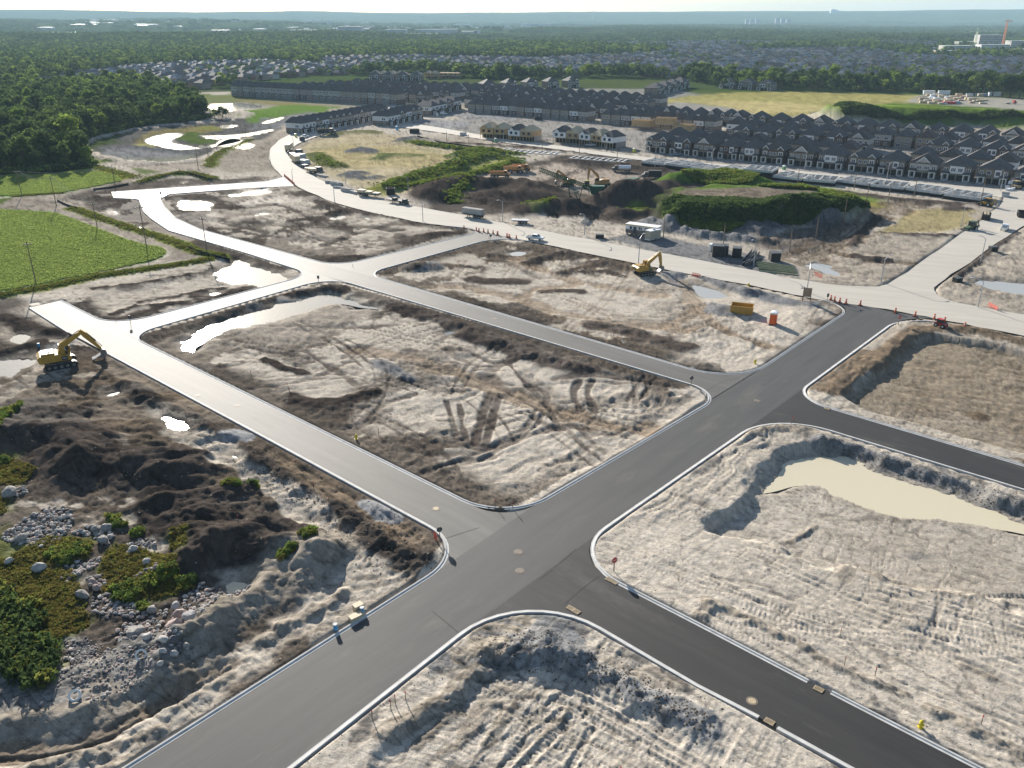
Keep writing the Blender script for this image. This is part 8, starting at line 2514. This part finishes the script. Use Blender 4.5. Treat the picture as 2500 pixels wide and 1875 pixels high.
for z,x,y,lab in(('K',1512,1385,'yellow fire hydrant beside the new black road'),('H',1298,1168,'yellow fire hydrant in the mud beside the grey side street'),('J',395,655,'yellow fire hydrant near the kerb corner of the beige lot'),('J',352,135,'yellow fire hydrant at the near edge of the wide road')):
 r=empty('fire_hydrant',gp(z,x,y),R(30),label=lab,cat='fire hydrant')
 MB().tube((0,0,-.1),(0,0,.75),.19,.17,10).tube((0,0,-.02),(0,0,.08),.28,.28,10).build('barrel',HYD,r)
 MB().tube((0,0,.75),(0,0,.92),.21,.1,10).tube((0,0,.92),(0,0,1.0),.06,.05,6).build('cap',HYD,r)
 MB().tube((-.34,0,.55),(.34,0,.55),.1,n=8).tube((0,-.32,.5),(0,0,.5),.12,n=8).build('nozzle',HYD,r)
r=loader(gp('J',1648,415),R(-60),.62,'red skid steer loader beside the kerb of the brown lot',RED,cat='skid steer')
IRON=M('cast_iron',(.42,.33,.21),.7,.4,.2,4)
for z,x,y,yw,lab in(('L',1365,582,-41,'tan catch basin grate at the front lot corner, left of its pair'),('L',1400,603,-41,'tan catch basin grate at the front lot corner, right of its pair'),('L',1625,388,-41,'tan catch basin grate across the black road, left of its pair'),('L',1657,404,-41,'tan catch basin grate across the black road, right of its pair'),('K',825,1128,-41,'catch basin grate in the far kerb gap of the black road'),('K',493,1347,-41,'catch basin grate in the near kerb gap of the black road'),('J',882,962,-41,'catch basin grate at the kerb of the upper black road')):
 p=Z(z,(x,y))[0]
 r=empty('catch_basin',(p[0],p[1],.03),R(yw),label=lab,cat='catch basin')
 mb=MB()
 mb.box(-.5,.5,-.35,-.29,0,.05).box(-.5,.5,.29,.35,0,.05).box(-.5,-.44,-.29,.29,0,.05).box(.44,.5,-.29,.29,0,.05)
 mb.build('frame',IRON,r)
 mb=MB()
 for k in range(7):
  mb.box(-.42+.125*k,-.36+.125*k,-.28,.28,0,.04)
 mb.build('grate',IRON,r)
 MB().box(-.44,.44,-.29,.29,-.01,.008).build('pit',BLK,r)
COVER=M('cover_iron',(.16,.13,.10),.7,.4,.25,5)
for z,x,y,lab,m in(('K',375,1207,'pale manhole cover in the new black road',IRON),('L',1010,201,'manhole cover in the middle of the crossing, upper one',COVER),('L',1020,328,'manhole cover in the middle of the crossing, lower one',COVER),('G',1950,490,'manhole cover at the end of the grey side street',IRON),('J',408,908,'manhole cover on the black road below the beige lot',COVER),('H',230,872,'manhole cover in the pale side street, upper one',COVER),('H',495,940,'manhole cover in the pale side street, lower one',COVER),('I',300,355,'manhole cover in the middle grey street',COVER)):
 p=Z(z,(x,y))[0]
 r=empty('manhole_cover',(p[0],p[1],.014),0,label=lab,cat='manhole cover')
 MB().tube((0,0,0),(0,0,.02),.42,n=18).build('lid',m,r)
 mb=MB()
 for k in range(18):
  a0,a1=2*math.pi*k/18,2*math.pi*(k+1)/18
  mb.grid([(.44*math.cos(a0),.44*math.sin(a0),.012),(.44*math.cos(a1),.44*math.sin(a1),.012),(.62*math.cos(a1),.62*math.sin(a1),.006),(.62*math.cos(a0),.62*math.sin(a0),.006)],[(0,1,2,3)])
 mb.build('ring',COVER,r)
for j,(x,y)in enumerate(((1295,1345),(1300,1405),(1262,1428))):
 q=gp('G',x,y)
 r=empty('crate',q,R(40),label='tan crate beside the kerb of the main road, %s of three'%ORD[j],cat='crate',group='tan crates by the kerb')
 MB().box(-.55,.55,-.4,.4,.1,.75).build('box',TAN,r)
 MB().box(-.58,.58,-.43,.43,.75,.82).build('lid',TAN,r)
 MB().box(-.5,.5,-.4,-.25,0,.1).box(-.5,.5,.25,.4,0,.1).build('runner',WOOD,r)
for z,x,y,lab in(('G',1330,1370,'blue valve drum beside the tan crates'),('G',1105,1515,'blue valve drum alone by the kerb'),('E',330,680,'blue drum with a white lid in the mud by the excavator')):
 r=empty('drum',gp(z,x,y),0,label=lab,cat='drum')
 MB().tube((0,0,0),(0,0,.7),.26,.26,12).build('barrel',BLUE,r)
 MB().tube((0,0,.7),(0,0,.8),.3,.26,12).build('lid',LGREY,r)
for z,x,y,lab in(('P',745,1045,'white concrete ring lying on the rubble slope'),('P',1385,680,'white concrete ring leaning beside the boulders')):
 q=gp(z,x,y)
 mb=MB()
 n=20
 V,F=[],[]
 for k in range(n):
  t=2*math.pi*k/n
  for rr_,zz in((.62,-.16),(.62,.16),(.42,.16),(.42,-.16)):
   V.append((rr_*math.cos(t),rr_*math.sin(t),zz))
 for k in range(n):
  for c in range(4):
   F.append((4*k+c,4*((k+1)%n)+c,4*((k+1)%n)+(c+1)%4,4*k+(c+1)%4))
 mb.grid(V,F)
 o=mb.build('concrete_ring',TRIM,None,(q[0],q[1],q[2]+.45))
 o.rotation_euler=(R(50),R(10),R(20))
 tag(o,lab,'concrete ring')
STK=[]
for z,pts in(('K',[(1000,960),(1205,1040),(1920,1370),(970,770)]),('L',[(180,1225),(250,1200),(150,1260),(25,1330),(1700,1690)]),('I',[(650,600),(740,690),(420,560),(830,600),(1100,480),(300,1625),(420,1640)]),('J',[(640,1080),(655,1040),(890,860),(1420,520)]),('G',[(920,330),(1050,480),(500,620),(1560,740),(300,700)]),('H',[(850,860),(1050,940),(1270,1030),(150,1020),(840,830),(1450,1140),(590,740)]),('B',[(280,1230),(680,1380),(885,1430),(2010,1200)]),('E',[(980,470),(1840,110),(660,720)])):
 STK+=[(z,p)for p in pts]
FLG=M('flag_pink',(.7,.06,.08),.6,.3)
for j,(z,p)in enumerate(STK):
 q=gp(z,*p)
 r=empty('survey_stake',q,rng.random(),label='thin wooden survey stake with pink tape, %s counted across the lots'%NTH(j),cat='survey stake',group='survey stakes')
 MB().box(-.04,.04,-.02,.02,-.2,1.3).build('stake',WOOD,r)
 MB().box(-.06,.06,-.035,.035,1.0,1.15).build('tape',FLG,r)
MESH=M('orange_mesh',(.75,.12,.08),.7,.3)
for j,(z,a,b)in enumerate((('C',(1660,1500),(1725,1515)),('D',(470,1500),(530,1525)),('J',(1970,270),(2030,300)),('G',(1935,740),(1960,770)))):
 A,B=Z(z,a,b)
 mb=MB()
 L=math.hypot(B[0]-A[0],B[1]-A[1])
 for k in range(4):
  mb.box(0,L,-.02,.02,.15+.25*k,.27+.25*k)
 for k in range(4):
  mb.box(L*k/3-.03,L*k/3+.03,-.03,.03,-.1,1.1)
 tag(mb.build('barrier_mesh',MESH,None,(A[0],A[1],zat(*A)),math.atan2(B[1]-A[1],B[0]-A[0])),'short run of orange red barrier mesh, %s of four'%ORD[j],'barrier','orange barrier mesh')
SILT=M('silt_fabric',(.02,.021,.022),.9,.2,.2,2)
for z,pts,lab in(('A',[(475,815),(520,838),(575,862),(640,892)],'low black silt fence at the bend of the farm lane'),('A',[(1490,585),(1560,600),(1660,630),(1745,655)],'low black silt fence below the dark green bank'),('A',[(1560,1215),(1660,1255),(1800,1290),(1900,1300)],'low black silt fence at the tip of the weedy verge'),('A',[(1060,675),(900,705),(770,720)],'low black silt fence along the upper field'),('B',[(1420,365),(1600,400),(1900,440),(2201,480)],'long black silt fence behind the green berm')):
 w=Z(z,*pts)
 mb=MB()
 for(ax,ay),(bx,by)in zip(w,w[1:]):
  mb.bar((ax,ay,zat(ax,ay)+.35),(bx,by,zat(bx,by)+.35),.04,.8)
  mb.box(ax-.05,ax+.05,ay-.05,ay+.05,zat(ax,ay)-.2,zat(ax,ay)+1.0)
 tag(mb.build('silt_fence',SILT),lab,'fence')
ROCK=[M('rock_grey',(.27,.255,.235),.9,.25,.22,2.2,.03,5),M('rock_pink',(.32,.25,.225),.9,.25,.2,2.2,.03,5),M('rock_pale',(.42,.40,.375),.9,.25,.18,2.2,.03,5),M('rock_dark',(.12,.118,.12),.9,.25,.25,2.2,.03,5)]
RN=['grey','pinkish','pale','dark']
def rock_mesh(seed,sub=2):
 bm=bmesh.new()
 bmesh.ops.create_icosphere(bm,subdivisions=sub,radius=1)
 g=np.random.default_rng(seed)
 pl=g.normal(size=(9,3))
 pl/=np.linalg.norm(pl,axis=1)[:,None]
 ds=.62+.3*g.random(9)
 for v in bm.verts:
  p=np.array(v.co)
  for n_,d_ in zip(pl,ds):
   t=p@n_-d_
   if t>0:
    p=p-n_*t*.85
  p=p*(1+.04*g.normal())
  v.co=p*np.array((1.0,.82,.68))
 me=bpy.data.meshes.new('boulder')
 bm.to_mesh(me)
 bm.free()
 return me
RM=[[None]*4 for _ in range(7)]
for i in range(7):
 base=rock_mesh(700+i)
 for k in range(4):
  RM[i][k]=base.copy()
  RM[i][k].materials.append(ROCK[k])
BIGR=[('F',1475,1530,100,1,'great pinkish boulder in front of the berm'),('F',1610,1470,80,2,'big pale boulder on the berm shoulder'),('F',1530,1410,78,1,'tall pinkish boulder above the pale one'),('F',1485,1330,55,2,'pale upright boulder at the top of the big heap'),('F',695,1225,78,0,'large smooth grey boulder alone in the weeds'),('F',335,1005,70,2,'large pale boulder on the grass'),('F',80,945,48,2,'angular pale boulder at the left edge'),('F',85,375,78,0,'flat grey slab boulder at the left edge'),('F',780,1120,48,1,'round pinkish boulder of the small middle group'),('F',815,1175,45,1,'upright pinkish boulder of the small middle group'),('F',870,770,62,0,'broad grey boulder at the right end of the long heap'),('F',905,665,60,0,'blue grey boulder atop the right end of the long heap'),('F',810,670,50,0,'grey boulder behind the right end of the long heap'),('F',180,755,60,0,'faceted grey boulder at the left end of the long heap'),('F',1130,845,48,2,'pale boulder of the small pile by the track'),('F',1240,960,45,2,'pointed pale boulder above the green weeds'),('F',1280,1360,55,0,'grey boulder below the green weeds'),('F',1150,1570,105,0,'wide mud covered boulder at the front of the heap'),('P',1440,490,60,2,'pale boulder below the great pinkish one'),('P',1610,570,62,2,'long pale boulder lying below the berm'),('P',1700,560,62,3,'dark boulder below the berm'),('P',1700,660,52,2,'square pale boulder at the foot of the heap'),('P',1600,680,45,2,'small pale boulder at the foot of the heap'),('P',1820,580,48,0,'grey block right of the heap'),('P',1575,780,40,2,'pale block fallen to the track side'),('P',570,730,45,3,'dark boulder at the edge of the green thicket'),('P',700,575,30,3,'small dark boulder atop the gravel')]
def put_rock(p,s,k,lab,group=None,sink=.25):
 o=bpy.data.objects.new('boulder',RM[rng.randrange(7)][k])
 COL.objects.link(o)
 q=zat(*p)
 o.location=(p[0],p[1],q+s*(.62-sink))
 o.scale=(s,s*rng.uniform(.85,1.1),s*rng.uniform(.8,1.15))
 o.rotation_euler=(rng.uniform(-.35,.35),rng.uniform(-.35,.35),rng.random()*6.28)
 tag(o,lab,'boulder',group)
def mpp(z,x,y):
 a,b=Z(z,(x-10,y),(x+10,y))
 return math.hypot(b[0]-a[0],b[1]-a[1])/20
for z,x,y,wpx,k,lab in BIGR:
 put_rock(Z(z,(x,y))[0],mpp(z,x,y)*wpx*.9,k,lab)
HEAPS=[('long heap','F',[(120,640),(300,540),(420,470),(600,500),(630,620),(560,700),(480,800),(330,830),(200,800),(60,790),(20,720)],95,14,34),('right end of the long heap','F',[(600,700),(720,640),(900,640),(980,720),(900,800),(760,720)],22,18,40),('little pile behind','F',[(90,330),(200,310),(230,350),(150,390)],8,14,28),('small pile by the track','F',[(1060,780),(1200,740),(1300,760),(1320,800),(1200,850),(1060,880)],17,14,30),('stony strip','F',[(440,920),(700,920),(850,880),(860,960),(700,1040),(560,1120),(520,1090),(620,1010),(450,970)],60,8,16),('middle group','F',[(720,1080),(850,1040),(900,1100),(880,1180),(760,1160)],8,22,36),('pile in the weeds','F',[(1130,1040),(1330,1000),(1340,1040),(1230,1080),(1120,1090)],8,24,38),('lower stony strip','F',[(760,1240),(1000,1210),(1150,1300),(1360,1330),(1400,1260),(1420,1400),(1100,1420),(900,1420),(780,1360)],70,10,24),('big heap','F',[(1540,1250),(1700,1130),(1880,1180),(1900,1260),(1780,1420),(1680,1520),(1560,1520),(1440,1400)],62,16,40),('front heap','F',[(960,1560),(1060,1450),(1300,1430),(1430,1470),(1380,1560),(1300,1640),(1000,1640)],42,14,34),('berm top line','F',[(1880,1230),(2000,1190),(2130,1150),(2140,1170),(1960,1260)],14,12,26),('foot of the heap','P',[(1480,460),(1620,460),(1720,480),(1900,560),(1760,640),(1500,640),(1480,540)],18,14,34),('gravel patch','P',[(620,520),(740,520),(760,640),(640,660)],8,14,30)]
nb=0
for nm,z,poly,n,s0,s1 in HEAPS:
 pz=Z(z,*poly)
 pt=pts_in([pz],n)
 sz=sorted([s0+(s1-s0)*rng.random()**1.7 for _ in pt],reverse=True)
 for j,(p,sp)in enumerate(zip(pt,sz)):
  k=rng.choice((0,0,0,1,2,2,3))
  if nb<262:
   put_rock(p,mpp(z,*poly[0])*sp*.8,k,'%s boulder in the %s, %s largest there'%(RN[k],nm,NTH(j)),'boulders in the '+nm,.15)
   nb+=1
PEB=[rock_mesh(800+i,1)for i in range(4)]
hp=[Z(z,*poly)for _,z,poly,*_ in HEAPS]
C1=pts_in(hp,500)
cover('stones',PEB,pts_in(hp,1000),.16,.42,ROCK,.75,-.2)
C2=pts_in([Z('P',(620,440),(900,400),(1000,480),(960,620),(860,720),(700,700),(640,560)),Z('P',(500,850),(900,500),(1500,560),(1500,900),(900,1100))],500)
C=np.concatenate([C1,C2])
cover('stones',PEB,C,.06,.24,ROCK,.8,-.3)
cl=[]
for k in(0,2,3,4,6,7,8,9,10):
 q=KERB_W[k]
 L=sum(math.hypot(b[0]-a[0],b[1]-a[1])for a,b in zip(q,q[1:]))
 a_=np.array(q)
 seg=np.linalg.norm(np.diff(a_,axis=0),axis=1)
 cs=np.concatenate([[0],np.cumsum(seg)])
 n=int(L*5)
 t=nrg.random(n)*cs[-1]
 c=np.stack([np.interp(t,cs,a_[:,0]),np.interp(t,cs,a_[:,1])],1)+nrg.normal(size=(n,2))*2.2
 cl.append(c)
c=np.concatenate(cl)
d=np.full(len(c),99.0)
for poly,z in ROADS.values():
 d=np.minimum(d,sd_poly(c[:,0],c[:,1],poly))
c=c[(d>.6)&(d<6)]
CLOD=[M('clod_dark',(.085,.07,.055),.95,.2,.25,3),M('clod_grey',(.2,.19,.175),.95,.2,.25,3),M('clod_pale',(.36,.32,.26),.95,.2,.2,3)]
cover('clods',PEB,c[::2],.04,.14,[CLOD[0],CLOD[1]],.7,.1)
bank=[along(Z('G',(270,40),(420,90),(560,170),(720,290),(880,410),(1080,540),(1300,660),(1500,770)),4,1500),along(Z('G',(1250,600),(1500,700),(1700,850),(1800,1000)),8,900),along(Z('E',(1050,1030),(1450,1230),(1850,1480)),4,700),along(Z('J',(860,1190),(1200,1280),(1600,1410),(2212,1610)),3,900),along(Z('L',(1420,940),(1700,1060),(2000,1230),(2300,1390)),2.5,900),along(Z('L',(880,880),(1080,850),(1330,880)),4,500),along(Z('I',(100,450),(420,560),(700,650),(900,700)),4,600),along(Z('C',(1300,1070),(1620,1150),(2100,1200)),5,900),pts_in([Z('D',(-50,1180),(300,1120),(620,1100),(800,1050),(600,1280),(400,1340),(100,1300))],900)]
cover('clods',PEB,np.concatenate(bank)[::2],.05,.2,[CLOD[0]],.75,.1)
lots_=[LOTS[k]for k in('L1','N','NW','R1','R2','L2')]
c=pts_in(lots_,9000)
d=np.full(len(c),99.0)
for poly,z in list(ROADS.values())+list(PALE.values()):
 d=np.minimum(d,sd_poly(c[:,0],c[:,1],poly))
for w,*_ in PONDS:
 d=np.minimum(d,sd_poly(c[:,0],c[:,1],w))
c=c[d>.8]
cover('clods',PEB,c[nrg.random(len(c))<.9],.03,.16,[CLOD[1],CLOD[2],CLOD[0],CLOD[2]],.7,.1)
flush_cover()
hz=bpy.data.materials.new('haze_air')
hz.use_nodes=True
nt=hz.node_tree
for n in list(nt.nodes):
 if n.type!='OUTPUT_MATERIAL':
  nt.nodes.remove(n)
pv=nd(nt,'ShaderNodeVolumePrincipled')
pv.inputs['Color'].default_value=(.55,.80,1.0,1)
pv.inputs['Density'].default_value=HAZE
pv.inputs['Anisotropy'].default_value=0.0
nt.links.new(pv.outputs[0],[n for n in nt.nodes if n.type=='OUTPUT_MATERIAL'][0].inputs['Volume'])
mb=MB().box(-18500,18500,-18500,18500,-4,330)
tag(mb.build('haze',hz),kind='stuff')
print('script seconds',round(time.time()-T0,1))
